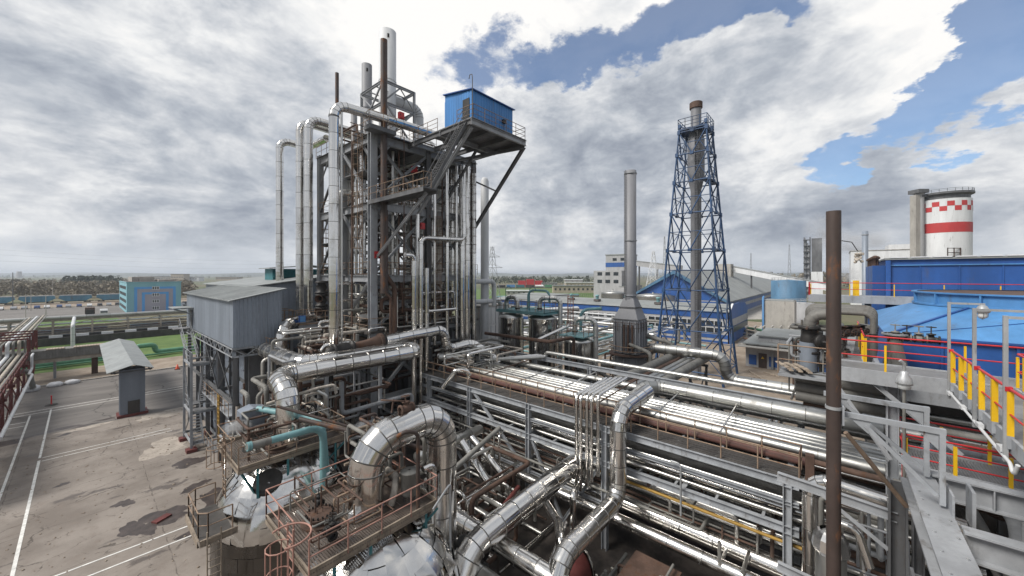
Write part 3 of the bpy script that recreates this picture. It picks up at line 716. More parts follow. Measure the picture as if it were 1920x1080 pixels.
for i, (y, z, rr, m, nm) in enumerate([(126.4, 5.45, .18, 'insul', 'grey insulated pipe behind the thick one on the beige pipe bridge'), (125.2, 3.55, .20, 'beige_steel', 'beige pipe on the middle shelf of the beige pipe bridge'), (126.2, 3.5, .14, 'blue_tank', 'pale blue pipe on the middle shelf of the beige pipe bridge'), (125.0, 2.25, .2, 'insul', 'grey pipe on the lowest shelf of the beige pipe bridge'), (127, 2.2, .14, 'rusty', 'rusty pipe at the back of the lowest shelf of the beige pipe bridge')]):
    pipe(nm, [(-52, y + 14.7, z), (33, y + 14.7, z)], rr, m, sleeve=4)
for i, (y, z, rr, m) in enumerate([(139.6, 4.3, .12, 'stack_white'), (140.4, 4.2, .16, 'insul'), (141.2, 4.25, .1, 'wagon_blue'), (139.5, 2.75, .12, 'rusty'), (140.2, 2.7, .14, 'stack_white'), (141.0, 2.1, .12, 'beige_steel')]): pipe(f'{ORD[i]} slim extra line between the shelves of the beige pipe bridge', [(-52, y, z), (33, y, z)], rr, m, sleeve=6)
for i, (x, y, L, c) in enumerate([(-25, 150.5, 19, 'wagon_blue'), (-2, 151, 13, 'blue_tank'), (14, 151, 10, 'wagon_blue')]):
    t = thing('shipping_container', ['bright blue long container behind the beige pipe bridge', 'faded blue container behind the beige pipe bridge', 'bright blue short container behind the beige pipe bridge'][i], 'container', (x, y, 0))
    mb = MB(); mb.bx((x - L/2, y, .1), (x + L/2, y + 2.4, 2.5)); mb.build('box', c, t)
    mb = MB()
    for k in range(int(L / .6)): mb.bx((x - L/2 + .2 + k*.6, y - .05, .3), (x - L/2 + .45 + k*.6, y, 2.35))
    mb.build('ribs', c, t)
mb = MB(); mb.bx((-11.5, 133.0, 0), (60, 133.5, 1.7)); tag(mb.build('low_wall', 'dark_plate'), 'long low dark wall behind the beige pipe bridge', 'wall')
mb = MB()
for i in range(50): mb.bx((-40 + 2*i, 134.3, 1.6), (-39 + 2*i, 134.8, 2.15), mi=i % 2); mb.bx((-39 + 2*i, 134.3, 1.6), (-38 + 2*i, 134.8, 2.15), mi=(i + 1) % 2)
o = mb.bx((-40, 133.6, 0), (60, 138.4, 1.6), mi=2).build('striped_kerb', ['white', 'black', 'asphalt'], loc=(0, 0, 0)); o['kind'] = 'structure'
# green pipeline in the lawn with loop
pipe('fat green pipe lying along the lawn', [(-60, 100.4, .75), (6.6, 101.5, .75), (6.6, 101.5, 2.2), (9.4, 101.6, 2.2), (9.4, 101.6, .75), (60, 102.5, .75)], .45, 'green_pipe', seams=False, bend=.7)
pipe('thin green pipe beside the fat green pipe on the lawn', [(-60, 99.3, .5), (60, 101.3, .5)], .16, 'green_pipe', seams=False)
# gallery beside the road and roofed crossing
r = thing('walkway_gallery', 'grey corrugated gallery on posts at the far side of the road', 'gallery', (1, 91, 0))
mb = MB(); mb.prism([(-8, 89.6, 3.3), (-8, 92.2, 3.3), (-8, 92.2, 4.6), (-8, 89.6, 4.6)], (11.4, 0, 0))
for i in range(38): mb.bx((-8 + i*.3, 89.50, 3.35), (-7.87 + i*.3, 89.6, 4.55))
mb.build('wall', 'insul', r)
MB().beam((-9, 89.8, 3.0), (2.9, 89.8, 3.0), .25, .55, 'I').build('beam', 'beige_steel', r)
mb = MB()
for x0, x1 in ((-3.6, -1.6), (-.9, 3.0)): 
    for k in range(int((x1 - x0) / .3)): mb.bx((x0 + k*.3, 89.5, 4.62), (x0 + k*.3 + .26, 91.2, 4.75))
mb.build('board_cover', 'wood', r)
MB().beam((1.3, 91, 0), (1.3, 91, 3.0), .7, .7, 'B').build('post', 'rusty', r); MB().beam((-2.8, 91, 0), (-2.8, 91, 3.0), .3, .3, 'B').build('post', 'steel', r)
r = thing('roofed_crossing', 'small gabled sheet roof on a grey clad pillar over the road', 'roofed gallery', (4, 61, 0))
mb = MB(); mb.bx((2.75, 60.2, .3), (4.75, 61.6, 5.3))
for i in range(14): mb.bx((2.8 + i*.14, 60.15, .35), (2.87 + i*.14, 60.2, 5.25)); 
for i in range(9): mb.bx((2.70, 60.25 + i*.15, .35), (2.75, 60.32 + i*.15, 5.25))
mb.build('pillar_cladding', 'shed_grey', r)
MB().bx((2.5, 60.0, 0), (5.0, 61.9, .3)).build('plinth', 'red_oxide', r)
MB().bx((3.35, 60.08, .3), (4.3, 60.19, 1.75)).build('hatch', 'dark_plate', r)
mb = MB()
for sx, e in ((-1, 2.05), (1, 1.65)):
    for i in range(36):
        y = 59.3 + i*.72; a = V((3.75, y, 5.95)); b = V((3.75 + sx*e, y, 5.32)); mb.prism([a, b, b + V((0, 0, -.06)), a + V((0, 0, -.06))], (0, .715, 0))
mb.build('roof', 'shed_roof', r)
mb = MB(); mb.beam((2.3, 59.4, 5.2), (2.3, 85, 5.2), .12, .2, 'L'); mb.beam((5.1, 59.4, 5.2), (5.1, 85, 5.2), .12, .2, 'L')
for i in range(10): mb.beam((2.0, 59.6 + i*2.8, 5.2), (5.3, 59.6 + i*2.8, 5.2), .1, .15, 'L')
mb.build('roof_frame', 'steel_dark', r)
MB().beam((4.3, 83, 0), (4.3, 83, 5.2), .5, .5, 'B').build('pillar', 'red_oxide', r)
for y in (88.5,): MB().beam((4.6, y, 4.6), (4.6, 85, 4.9), .3, .3, 'B').build('strut', 'steel', r)
# bags, cone, barrier at the kerb
def bag(label, x, y, s, seed):
    rnd = random.Random(seed); mb = MB(); n = 14; prof = []
    for z, q in ((0, .82), (.15, 1), (.45, 1.05), (.75, .92), (.95, .62), (1.05, .25)): prof.append((q, z))
    vs = [(x + s*.8*q*(1+rnd.uniform(-.12,.12))*math.cos(6.283*k/n), y + s*.8*q*(1+rnd.uniform(-.12,.12))*math.sin(6.283*k/n), s*.62*z*(1+rnd.uniform(-.06,.06))) for q, z in prof for k in range(n)]
    fs = [(i*n+k, i*n+(k+1)%n, (i+1)*n+(k+1)%n, (i+1)*n+k) for i in range(len(prof)-1) for k in range(n)] + [tuple((len(prof)-1)*n+k for k in range(n))]
    mb.add(vs, fs, True); return tag(mb.build('bulk_bag', 'bag'), label, 'bag', 'white bulk bags by the kerb')
bag('upright white bulk bag at the kerb of the road', -2.6, 84.6, .95, 1); bag('slumped white bulk bag beside the upright one', -1.0, 84.8, .9, 2); bag('dirty white bundle under the red pipe rack', -4.9, 83.6, 1.3, 5)
r = thing('traffic_cone', 'orange traffic cone on the far side of the road', 'cone', (10.5, 84, 0))
MB().lathe([(.30, .06), (.06, .85), (.0, .86)], (10.5, 84, .02), 14).build('cone', 'orange', r); MB().box((10.5, 84, .06), (.7, .7, .08)).build('base_plate', 'rubber', r); MB().lathe([(.215, .32), (.155, .52)], (10.5, 84, .03), 14).build('band', 'white', r)
r = thing('barrier_post', 'thin red barrier post on the road', 'post', (-2.5, 72.6, 0))
MB().cyl((-2.5, 72.6, 0), (-2.5, 72.6, 1.2), .06, n=8).build('post', 'red', r); MB().lathe([(.55, 0), (.5, .08), (.1, .12)], (-2.5, 72.6, .016), 14).build('foot', 'dark_plate', r)
# red oxide rack at the far left edge
r = thing('pipe_rack', 'dark red steel pipe rack running along the yard edge', 'pipe rack', (-6.5, 70, 0))
ys = [48, 55, 62, 69, 76, 83, 90, 97, 104]
for y in ys:
    for x in (-8.6, -5.2): MB().beam((x, y, 0), (x, y, 4.3 if y < 84 else 6.4), .25, .25, 'I').build('column', 'red_oxide', r)
    MB().beam((-9.2, y, 3.6), (-4.9, y, 3.6), .18, .28, 'I').build('crossbeam', 'red_oxide', r)
for x in (-8.6, -5.2):
    for z in (3.3, 4.3): MB().beam((x, 46, z), (x, 104, z), .16, .2, 'U').build('beam', 'red_oxide', r)
mb = MB(); mb.rail([(-5.0, 46, 4.3), (-5.0, 84, 4.3)], 1.0, 2.2, .04); mb.rail([(-8.9, 46, 4.3), (-8.9, 84, 4.3)], 1.0, 2.2, .04); mb.build('railing', 'red_oxide', r)
for y in (86.5, 90, 94, 98):
    MB().beam((-8.8, y, 6.9), (-5.0, y, 6.9), .16, .2, 'I').beam((-5.1, y, 4.4), (-5.1, y, 7.0), .16, .16, 'I').build('upper_frame', 'red_oxide', r)
mb = MB()
for y in ys[:-1]: mb.beam((-5.1, y, .4), (-5.1, y + 7, 3.3), .1, .1, 'L'); mb.beam((-5.1, y + 7, .4), (-5.1, y, 3.3), .1, .1, 'L')
mb.build('bracing', 'red_oxide', r)
for i in range(7):
    x = -8.3 + i*.48; pipe(f'{ORD[i]} grey insulated pipe on the dark red rack counted from the frame edge', [(x, 45, 4.6), (x, 86 + i*.3, 4.6), (x, 86 + i*.3, 6.0 + .1*i), (x, 139, 6.0 + .1*i)], (.13, .17, .10, .19)[i % 4], ('insul', 'beige_steel', 'insul', 'stack_white')[i % 4], bend=.45, sleeve=2.5)
for i in range(5): pipe(f'{ORD[i]} lower pipe hung inside the dark red rack counted from the frame edge', [(-8.1 + i*.65, 44, 3.8), (-8.1 + i*.65, 100, 3.8)], .11 + .03*(i % 2), ('rusty', 'insul')[i % 2], sleeve=3)
pipe('white pipe stepping down at the side of the dark red rack', [(-4.6, 86, 4.8), (-4.6, 84, 4.8), (-4.6, 84, 3.0), (-4.6, 80, 3.0), (-4.3, 79, 3.0), (-4.3, 50, 3.0)], .13, 'stack_white', bend=.3)
pipe('fat grey pipe jutting over the road from the dark red rack', [(-14, 82.5, 3.4), (-4.8, 82.6, 3.0), (-4.4, 82.6, .5)], .28, 'insul', bend=.5)
pipe('tall white riser between the dark red rack and the beige pipe bridge', [(.2 - 1.5, 118, 1.0), (-1.3, 118, 5.6), (-1.3, 139, 5.6)], .3, 'stack_white', bend=.5)

# distant works on the left horizon
for i, (px, d, L, h, m, nm) in enumerate([(300, 900, 90, 11, 'concrete_lt', 'long pale factory on the horizon behind the turquoise block'), (338, 880, 30, 17, 'brick', 'brown taller factory block on the horizon behind the turquoise block'), (362, 900, 40, 10, 'white', 'white low factory wing on the horizon'), (430, 1000, 60, 9, 'brick', 'faint long building on the horizon beside the risers')]):
    p = P(px, 520, d=d); t = thing('distant_factory', nm, 'building', (p.x, p.y, 0)); dr_ = V((ss, -cc, 0)); rz = math.atan2(dr_.y, dr_.x)
    MB().box((p.x, p.y, h/2), (L, 16, h), rz).build('wall', m, t); MB().box((p.x, p.y, h + .4), (L + 1, 17, .8), rz).build('roof', 'darkroof', t); mb = MB()
    for k in range(int(L/6)): c = p + dr_*((k + .5)*6 - L/2); mb.box((c.x - cc*8.05, c.y - ss*8.05, h*.6), (4, .1, 1.6), rz)
    mb.build('window', 'glass', t)
p = P(36, 515, d=1900); o = MB().lathe([(13, 0), (8.5, 20), (8, 26), (9, 32), (8.6, 32), (7.6, 26)], (p.x, p.y, 0), 24).build('cooling_tower', 'concrete_lt'); tag(o, 'small hazy cooling tower on the horizon above the wagons', 'tower')
for k, z in enumerate((21.5, 24.0, 26.0)):
    a, b = P(0, 500, d=150), P(640, 500, d=260); a.z = b.z = z; n_ = 24
    o = MB().tube([a.lerp(b, i/n_) - V((0, 0, 2.2*math.sin(math.pi*i/n_))) for i in range(n_ + 1)], .018, 4).build('power_line', 'steel_dark'); tag(o, ['lowest power line wire across the sky above the lawn', 'middle power line wire across the sky above the lawn', 'highest power line wire across the sky above the lawn'][k], 'wire')
# ================================================================== CLUTTER HELPERS
REST = {}
def clutter(lo, hi, n, seed, label, group, mats, r0=.04, r1=.12, segs=4, solo=True):
    rnd = random.Random(seed); lo, hi = V(lo), V(hi); outl = []
    for i in range(n):
        p = V([rnd.uniform(a, b) for a, b in zip(lo, hi)]); pts = [p.copy()]; last = None
        for k in range(rnd.randint(2, segs)):
            ax = rnd.choice([q for q in (0, 1, 2, 2) if q != last]); last = ax; q = p.copy()
            L = rnd.uniform(.25, .75) * (hi[ax] - lo[ax]); q[ax] += L if p[ax] < (lo[ax] + hi[ax]) / 2 else -L
            if (q - p).length > .3: p = q; pts.append(p.copy())
        if len(pts) < 2: continue
        r = rnd.uniform(r0, r1); m = rnd.choice(mats)
        if not solo: pipe_mb(REST.setdefault(m, MB()), pts, r, r * 2.2, 1.6); continue
        o = pipe_mb(MB(), pts, r, r * 2.2, 1.6).build('small_pipe', m); tag(o, label, 'pipe', group); outl.append(o)
    return outl
def cladding(mb, p0, p1, z0, z1, out, pitch=.26, depth=.035):
    """vertical corrugation ribs on a wall from p0 to p1 facing out"""
    p0, p1, o = V((*p0, 0)), V((*p1, 0)), V((*out, 0)); L = (p1 - p0).length; n = int(L / pitch); d = (p1 - p0) / n
    vs = []; fs = []
    for i in range(n + 1):
        for f, e in ((0, 0), (.25, 0), (.40, 1), (.85, 1)):
            q = p0 + d * min(n, i + f) + o * depth * e; vs += [q + V((0, 0, z0)), q + V((0, 0, z1))]
            if i == n: break
    m = len(vs) // 2
    mb.add(vs, [(2*i, 2*i+2, 2*i+3, 2*i+1) for i in range(m - 1)]); return mb
# ================================================================== GREY SHED ON TRESTLE
r = thing('corrugated_shed', 'blue grey corrugated shed with sloping roof standing on a steel trestle', 'shed', (8, 44, 0))
mb = MB(); mb.prism([(7.6, 34.7, 10.4), (7.6, 34.7, 14.0), (10.8, 34.7, 14.68), (10.8, 34.7, 10.4)], (0, 19, 0))
cladding(mb, (7.5, 53.8), (7.5, 34.6), 10.4, 14.02, (-1, 0), .42, .02); mb.build('wall', 'shed_grey', r)
mb = MB(); n = 13
for i in range(n):
    x0 = 7.5 + i * 3.3 / n; x1 = x0 + 3.3 / n; zt = lambda x: 14.0 + (x - 7.5) * .22
    mb.add([(x0, 34.6, 10.4), (x0 + .14, 34.6, 10.4), (x0 + .17, 34.55, 10.4), (x1 - .03, 34.55, 10.4), (x1, 34.6, 10.4), (x0, 34.6, zt(x0)), (x0 + .14, 34.6, zt(x0+.14)), (x0 + .17, 34.55, zt(x0+.17)), (x1 - .03, 34.55, zt(x1)), (x1, 34.6, zt(x1))], [(j, j+1, j+6, j+5) for j in range(4)])
mb.build('end_wall', 'shed_grey', r)
mb = MB()
for i in range(22):
    y = 34.35 + i * .9; mb.prism([(7.2, y, 13.98), (11.1, y, 14.84), (11.1, y, 14.89), (7.2, y, 14.04)], (0, .893, 0)); mb.prism([(7.2, y+.86, 14.04), (11.1, y+.86, 14.89), (11.1, y+.86, 14.92), (7.2, y+.86, 14.07)], (0, .05, 0))
mb.build('roof', 'shed_roof', r)
mb = MB().bx((5.9, 49.8, 12.55), (7.45, 53.0, 12.63)); mb.beam((6.0, 49.9, 12.5), (7.45, 49.9, 11.9), .05, .08, 'L'); mb.beam((6.0, 52.9, 12.5), (7.45, 52.9, 11.9), .05, .08, 'L'); mb.build('canopy', 'shed_roof', r)
MB().bx((7.42, 50.4, 10.42), (7.475, 51.4, 12.3)).build('door', 'steel_dark', r)
for (a, b) in (((7.5, 34.6), (7.5, 53.8)), ((7.5, 34.6), (10.8, 34.6))):
    mb = MB(); a, b = V((*a, 0)), V((*b, 0)); L = (b - a).length; n = round(L / .8)
    for z in (10.32, 9.72): mb.beam(a + V((0,0,z)), b + V((0,0,z)), .12, .12, 'L')
    for i in range(n):
        p, q = a.lerp(b, i/n), a.lerp(b, (i+1)/n); zz = (9.72, 10.32) if i % 2 else (10.32, 9.72)
        mb.beam(p + V((0,0,zz[0])), q + V((0,0,zz[1])), .06, .06, 'L')
    mb.build('truss', 'steel_light', r)
for x in (7.7, 10.6):
    for y in (35, 39.7, 44.4, 49, 53.5): MB().beam((x, y, 0), (x, y, 9.7), .28, .28, 'I').build('column', 'steel_dark', r)
for y in (39.7, 44.4):
    MB().beam((7.7, y, 6.2), (10.6, y, 6.2), .2, .3).build('crossbeam', 'steel_dark', r)
mb = MB()
for y0, y1 in ((35, 39.7), (39.7, 44.4)): mb.beam((7.55, y0, 6.3), (7.55, y1, 9.6), .1, .1, 'L'); mb.beam((7.53, y1, 6.3), (7.53, y0, 9.6), .1, .1, 'L')
mb.beam((7.55, 35, 6.2), (7.55, 53.5, 6.2), .15, .25, 'I'); mb.build('bracing', 'steel_dark', r)
# rear hall with louvred monitor
r = thing('rear_hall', 'grey sheet hall with a louvred roof monitor behind the shiny risers', 'building', (20, 52, 0))
mb = MB(); mb.prism([(10.9, 44, 0), (10.9, 44, 14.7), (20, 44, 15.9), (30, 44, 14.6), (30, 44, 0)], (0, 20, 0)); cladding(mb, (10.9, 43.95), (30, 43.95), 0, 14.4, (0, -1), .5, .03); mb.build('wall', 'shed_grey', r)
mb = MB(); mb.prism([(10.6, 43.6, 14.72), (20, 43.6, 15.98), (30.4, 43.6, 14.66), (30.4, 43.6, 14.76), (20, 43.6, 16.1), (10.6, 43.6, 14.82)], (0, 20.8, 0)); mb.build('roof', 'shed_roof', r)
mn = MB().bx((14.7, 50.1, 15.3), (23, 53, 16.7)).build('roof_monitor', 'teal_dark', r)
mb = MB()
for k in range(5): mb.prism([(14.6, 50.02, 15.75 + k*.19), (14.6, 49.86, 15.70 + k*.19), (14.6, 50.02, 15.86 + k*.19)], (8.5, 0, 0))
mb.build('louvre', 'teal_dark', mn)
MB().prism([(14.2, 49.6, 16.7), (18.8, 49.6, 17.1), (23.5, 49.6, 16.7), (23.5, 49.6, 16.8), (18.8, 49.6, 17.2), (14.2, 49.6, 16.8)], (0, 4, 0)).build('monitor_roof', 'shed_roof', r)
# ------------------------------------------------------------------ reformer casing below shed
r = thing('furnace_casing', 'dark grey panelled furnace casing beneath the corrugated shed', 'furnace', (12, 44, 0))
MB().bx((8.75, 35.6, .0), (12.2, 53, 9.6)).build('casing', 'steel_dark', r)
k = 0
for i in range(7):
    for j in range(4):
        y0 = 36 + i*2.4; z0 = .5 + j*2.25; mb = MB(); mb.bx((8.69, y0 + .15, z0 + .15), (8.745, y0 + 2.1, z0 + 2.0)); mb.bx((8.60, y0 + .5, z0 + .9), (8.688, y0 + 1.7, z0 + 1.0)); mb.build('casing_panel', 'shed_grey', r)
mb = MB()
for i in range(8): mb.beam((8.62, 35.9 + i*2.4, 0), (8.62, 35.9 + i*2.4, 9.6), .14, .2, 'I', up=V((1,0,0)))
mb.build('stiffeners', 'steel_dark', r)
r = thing('side_walkway', 'narrow walkway with tan rails along the dark furnace casing', 'walkway', (8, 42, 4.8))
MB().bx((7.5, 36.2, 4.72), (8.55, 46.5, 4.8)).build('deck', 'steel_light', r); MB().rail([(7.55, 36.2, 4.8), (7.55, 46.5, 4.8)], 1.05, 1.2, .025).build('railing', 'rail_rust', r)
MB().ladder((7.3, 38.2, 2.2), 4.0, (-1, 0), .5, cage=False, r=.045).build('ladder', 'yellow_old', r)
MB().bx((6.6, 36.3, 2.2), (8.5, 39.4, 2.28)).build('lower_landing', 'grate_plate', r); MB().rail([(8.3, 36.3, 2.28), (6.6, 36.3, 2.28), (6.6, 39.4, 2.28)], 1.0, 1.2).build('railing', 'rail_rust', r)
# ------------------------------------------------------------------ stair tower
r = thing('stair_tower', 'grey open steel stair tower on brick red footings beside the shed', 'stair tower', (7.4, 46, 0))
SX, SY = (6.45, 8.3), (44.0, 47.6)
for x in SX:
    for y in SY:
        MB().beam((x, y, .3), (x, y, 8.9), .18, .18, 'I').build('column', 'steel_light', r); MB().box((x, y, .15), (.75, .75, .3)).build('footing', 'red_oxide', r)
for z in (.9, 3.55, 7.9):
    for x in SX: MB().beam((x, SY[0], z - .12), (x, SY[1], z - .12), .1, .22, 'U').build('beam', 'steel_light', r)
    for y in SY: MB().beam((SX[0], y, z - .12), (SX[1], y, z - .12), .1, .22, 'U').build('beam', 'steel_light', r)
for z in (3.55, 7.9):
    MB().bx((6.5, 46.4, z), (8.25, 47.5, z + .04)).build('landing', 'grate_plate', r)
    MB().bx((6.5, 44.05, z), (8.25, 44.9, z + .041)).build('landing', 'grate_plate', r)
    mb = MB(); mb.rail([(8.25, 44.05, z), (6.5, 44.05, z), (6.5, 47.5, z)], 1.0, 1.2, .022); mb.build('railing', 'steel_light', r)
MB().stairs((7.0, 44.4, .3), (7.0, 46.9, 3.55), .75).build('flight', 'steel_light', r); MB().stairs((7.8, 46.9, 3.55), (7.8, 44.4, 7.9), .75).build('flight', 'steel_light', r)
MB().stairs((6.9, 46.2, 7.9), (6.9, 50.9, 10.5), .75).build('flight', 'steel_light', r); MB().bx((6.0, 50.2, 10.42), (7.35, 51.9, 10.5)).build('door_landing', 'grate_plate', r)
mb = MB()
for x in (SX[0] - .05,): mb.beam((x, 44, 3.6), (x, 47.6, 7.7), .08, .08, 'L'); mb.beam((x, 47.6, .5), (x, 44, 3.4), .08, .08, 'L')
mb.build('bracing', 'steel_light', r)
# ================================================================== MAIN PROCESS TOWER
XS, YS, ZL = (16.3, 22.0, 28.0), (30.0, 35.4, 40.7), (11.2, 16.0, 22.3, 28.1)
T = thing('process_tower', 'tall open grey steel process tower packed with shiny vertical pipes', 'steel tower', (22, 35, 0))
for x in XS:
    for y in YS:
        if (x, y) == (22.0, 35.4): continue
        near = (x, y) == (16.3, 30.0)
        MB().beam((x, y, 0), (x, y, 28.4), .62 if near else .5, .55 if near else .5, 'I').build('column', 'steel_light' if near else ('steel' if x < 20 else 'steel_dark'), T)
for z in ZL:
    hh = .7 if z > 20 else .55
    for y in YS:
        for a, b in zip(XS, XS[1:]): MB().beam((a, y - .02, z - .35), (b, y - .02, z - .35), .3, hh, 'I').build('beam', 'steel', T)
    for x in XS:
        for a, b in zip(YS, YS[1:]): MB().beam((x - .02, a, z - .35), (x - .02, b, z - .35), .3, hh - .01, 'I').build('beam', 'steel', T)
def brace(a, b, w=.22, m='steel'): MB().beam(a, b, w, w * .9, 'I').build('brace', m, T)
yf = 29.9
for z0, z1 in ((16.2, 21.7), (22.5, 27.4), (11.4, 15.5)):
    brace((16.5, yf, z0), (21.8, yf, z1)); brace((21.8, yf - .1, z0), (16.5, yf - .1, z1))
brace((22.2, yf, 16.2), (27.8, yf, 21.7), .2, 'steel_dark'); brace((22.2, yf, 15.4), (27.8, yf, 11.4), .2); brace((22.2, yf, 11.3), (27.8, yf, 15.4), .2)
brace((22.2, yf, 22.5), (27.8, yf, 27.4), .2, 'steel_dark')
xl = 16.2
for z0, z1 in ((16.2, 21.7), (22.5, 27.4)):
    brace((xl, 30.2, z0), (xl, 35.2, z1)); brace((xl, 40.4, z0), (xl, 35.6, z1), .2, 'steel_dark')
brace((xl, 30.2, 22.0), (xl, 35.4, 16.2), .18); brace((xl, 35.6, 21.9), (xl, 40.4, 16.2), .18); brace((xl, 35.6, 15.5), (xl, 40.4, 11.4), .2); brace((xl, 30.3, 15.5), (xl, 35.2, 11.4), .2)
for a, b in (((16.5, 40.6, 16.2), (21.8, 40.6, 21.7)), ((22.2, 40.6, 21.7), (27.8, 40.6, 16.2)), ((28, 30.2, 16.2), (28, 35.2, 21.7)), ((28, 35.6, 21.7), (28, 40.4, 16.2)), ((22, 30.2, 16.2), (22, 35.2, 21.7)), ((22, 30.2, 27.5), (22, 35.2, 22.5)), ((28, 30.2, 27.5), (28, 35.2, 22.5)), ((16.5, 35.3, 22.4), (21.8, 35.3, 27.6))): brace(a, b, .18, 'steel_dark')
# lower trestle under the floor
for a, b in (((16.5, yf, 10.6), (21.8, yf, 5.4)), ((16.5, yf - .1, 5.4), (21.8, yf - .1, 10.6)), ((16.5, yf, 5), (21.8, yf, .5)), ((22.2, yf, 5.4), (27.8, yf, 10.6)), ((xl, 30.2, 5.4), (xl, 35.2, 10.6)), ((xl, 35.6, 10.6), (xl, 40.4, 5.4)), ((xl, 30.2, 5), (xl, 35.2, .6))): brace(a, b, .26, 'steel')
for y in (30.0, 35.4):
    for a, b in zip(XS, XS[1:]): MB().beam((a, y - .02, 5.2), (b, y - .02, 5.2), .3, .5, 'I').build('beam', 'steel', T)
for a, b in zip(YS, YS[1:]): MB().beam((16.28, a, 5.2), (16.28, b, 5.2), .3, .49, 'I').build('beam', 'steel', T)
# decks
def deck(lo, hi, z, m='dark_plate', th=.05):
    MB().bx((lo[0], lo[1], z - th), (hi[0], hi[1], z)).build('deck', m, T)
deck((16.0, 29.4), (22.4, 41), 28.12); deck((22.4, 37), (28.3, 41), 28.121); deck((22.4, 29.6), (28.3, 34.9), 28.119)
deck((16.1, 30), (17.8, 40.7), 22.3, 'grate_plate'); deck((17.8, 30), (28, 31.4), 22.31, 'grate_plate'); deck((18.4, 38.6), (28, 40.7), 22.295)
deck((16.1, 30), (17.8, 40.7), 16.0, 'grate_plate'); deck((17.8, 30), (28, 31.2), 16.01, 'grate_plate'); deck((19, 39), (28, 40.7), 16.0)
deck((15.6, 29.5), (28.4, 41), 11.2, 'dark_plate', .2); deck((15.2, 28.4), (17.6, 29.4), 28.25, 'steel_dark', .35)
def rails(pts, m='rail_rust', h=1.1, **k): MB().rail(pts, h, 1.3, .026, **k).build('railing', m, T)
rails([(16.0, 41, 28.12), (16.0, 29.4, 28.12), (22.6, 29.4, 28.12)]); rails([(15.2, 29.4, 28.25), (15.2, 28.4, 28.25), (17.6, 28.4, 28.25), (17.6, 29.4, 28.25)])
for z in (22.3, 16.0): rails([(16.1, 40.7, z), (16.1, 30, z)]); rails([(16.6, 29.9, z), (27.8, 29.9, z)]); rails([(18.0, 31.4, z), (27.8, 31.4, z)]); rails([(16.2, 40.9, z), (28, 40.9, z)])
rails([(28.3, 29.6, 16), (28.3, 40.7, 16)], 'rail_rust'); rails([(15.6, 36.5, 11.2), (15.6, 29.5, 11.2), (28.4, 29.5, 11.2)]); rails([(22.6, 35, 28.12), (28, 35, 28.12), (28.2, 41, 28.12)])
# corner gusset brackets
for z in (28.0, 22.2):
    for d in ((1, 0), (0, 1)):
        MB().beam((16.3 + d[0]*1.6, 30 + d[1]*1.6, z - .6), (16.3 + d[0]*.2, 30 + d[1]*.2, z - 2.2), .16, .16, 'L').build('knee_brace', 'steel', T)
for i, (lo, hi, z) in enumerate([((22.4, 29.9), (27.8, 31.2), 19.2), ((16.2, 36), (18, 40), 19.2), ((22.4, 29.9), (27.8, 31.2), 25.2), ((16.2, 31), (18, 35), 25.2), ((17, 30), (21.8, 31.2), 13.6)]):
    deck(lo, hi, z, 'grate_plate', .06); rails([(lo[0], lo[1], z), (hi[0], lo[1], z)]); rails([(lo[0], hi[1], z), (hi[0], hi[1], z)]); MB().beam((lo[0], lo[1] - .02, z - .16), (hi[0], lo[1] - .02, z - .16), .12, .22, 'U').build('landing_beam', 'steel', T); MB().beam((lo[0], hi[1], z - .16), (hi[0], hi[1], z - .16), .12, .22, 'U').build('landing_beam', 'steel', T)
for z0, z1 in ((16.2, 19.0), (19.3, 22.0), (22.5, 25.0), (25.3, 27.8)):
    brace((22.2, 29.85, z0), (25.0, 29.85, z1), .12); brace((27.8, 29.85, z0), (25.0, 29.85, z1), .12); brace((16.15, 35.6, z0), (16.15, 38.0, z1), .12); brace((16.15, 40.4, z0), (16.15, 38.0, z1), .12)
# ladders inside
MB().ladder((16.0, 31.4, 16.1), 12.2, (-1, 0), .5, True, .03).build('caged_ladder', 'rail_rust', T); MB().ladder((22.6, 29.5, 11.3), 10.8, (0, -1), .5, True, .028).build('caged_ladder', 'rail_rust', T); MB().ladder((27.2, 29.5, 16.1), 11.5, (0, -1), .5, True, .028).build('caged_ladder', 'rusty', T); MB().ladder((16.9, 40.0, 11.3), 11, (-1, 0), .5, True, .03).build('caged_ladder', 'rail_rust', T)
# inner stair flights
MB().stairs((22.5, 31.0, 11.2), (27.0, 31.0, 16.0), .8).build('stair_flight', 'steel_dark', T); MB().stairs((17, 33.4, 16.0), (21.6, 33.4, 22.3), .8).build('stair_flight', 'steel_dark', T)
# cabin platform (cantilever) with stair
r = T
mb = MB()
for x in (19.8, 22.0, 24.2, 26.3): MB().beam((x, 21.3, 27.9), (x, 30, 27.9), .22, .42, 'I').build('cantilever_beam', 'steel_dark', T)
for y in (21.3, 25.2, 28.9): MB().beam((19.7, y, 27.85), (26.4, y, 27.85), .22, .40, 'I').build('cantilever_beam', 'steel', T)
deck((19.7, 21.2), (26.4, 27.0), 28.2, 'grate_plate', .06)
MB().beam((26.3, 21.4, 27.6), (28.0, 29.8, 21.0), .28, .28, 'I').build('strut', 'steel_dark', T); MB().beam((20.0, 21.6, 27.6), (20.6, 29.8, 21.4), .26, .26, 'I').build('strut', 'steel', T)
MB().beam((28.0, 29.8, 26.2), (27.15, 25.6, 24.3), .14, .14, 'L').build('strut', 'steel_dark', T); MB().beam((24.0, 25.2, 27.6), (24.0, 29.8, 23.2), .2, .2, 'I').build('strut', 'steel_dark', T)
MB().beam((26.2, 21.4, 27.5), (22.2, 29.8, 26.6), .24, .24, 'I').build('strut', 'steel_dark', T)
rails([(19.9, 23.2, 28.2), (19.9, 21.3, 28.2), (26.3, 21.3, 28.2), (26.3, 24.5, 28.2)], mids=2)
rails([(19.8, 29.8, 28.2), (19.8, 25.6, 28.2)], mids=2)
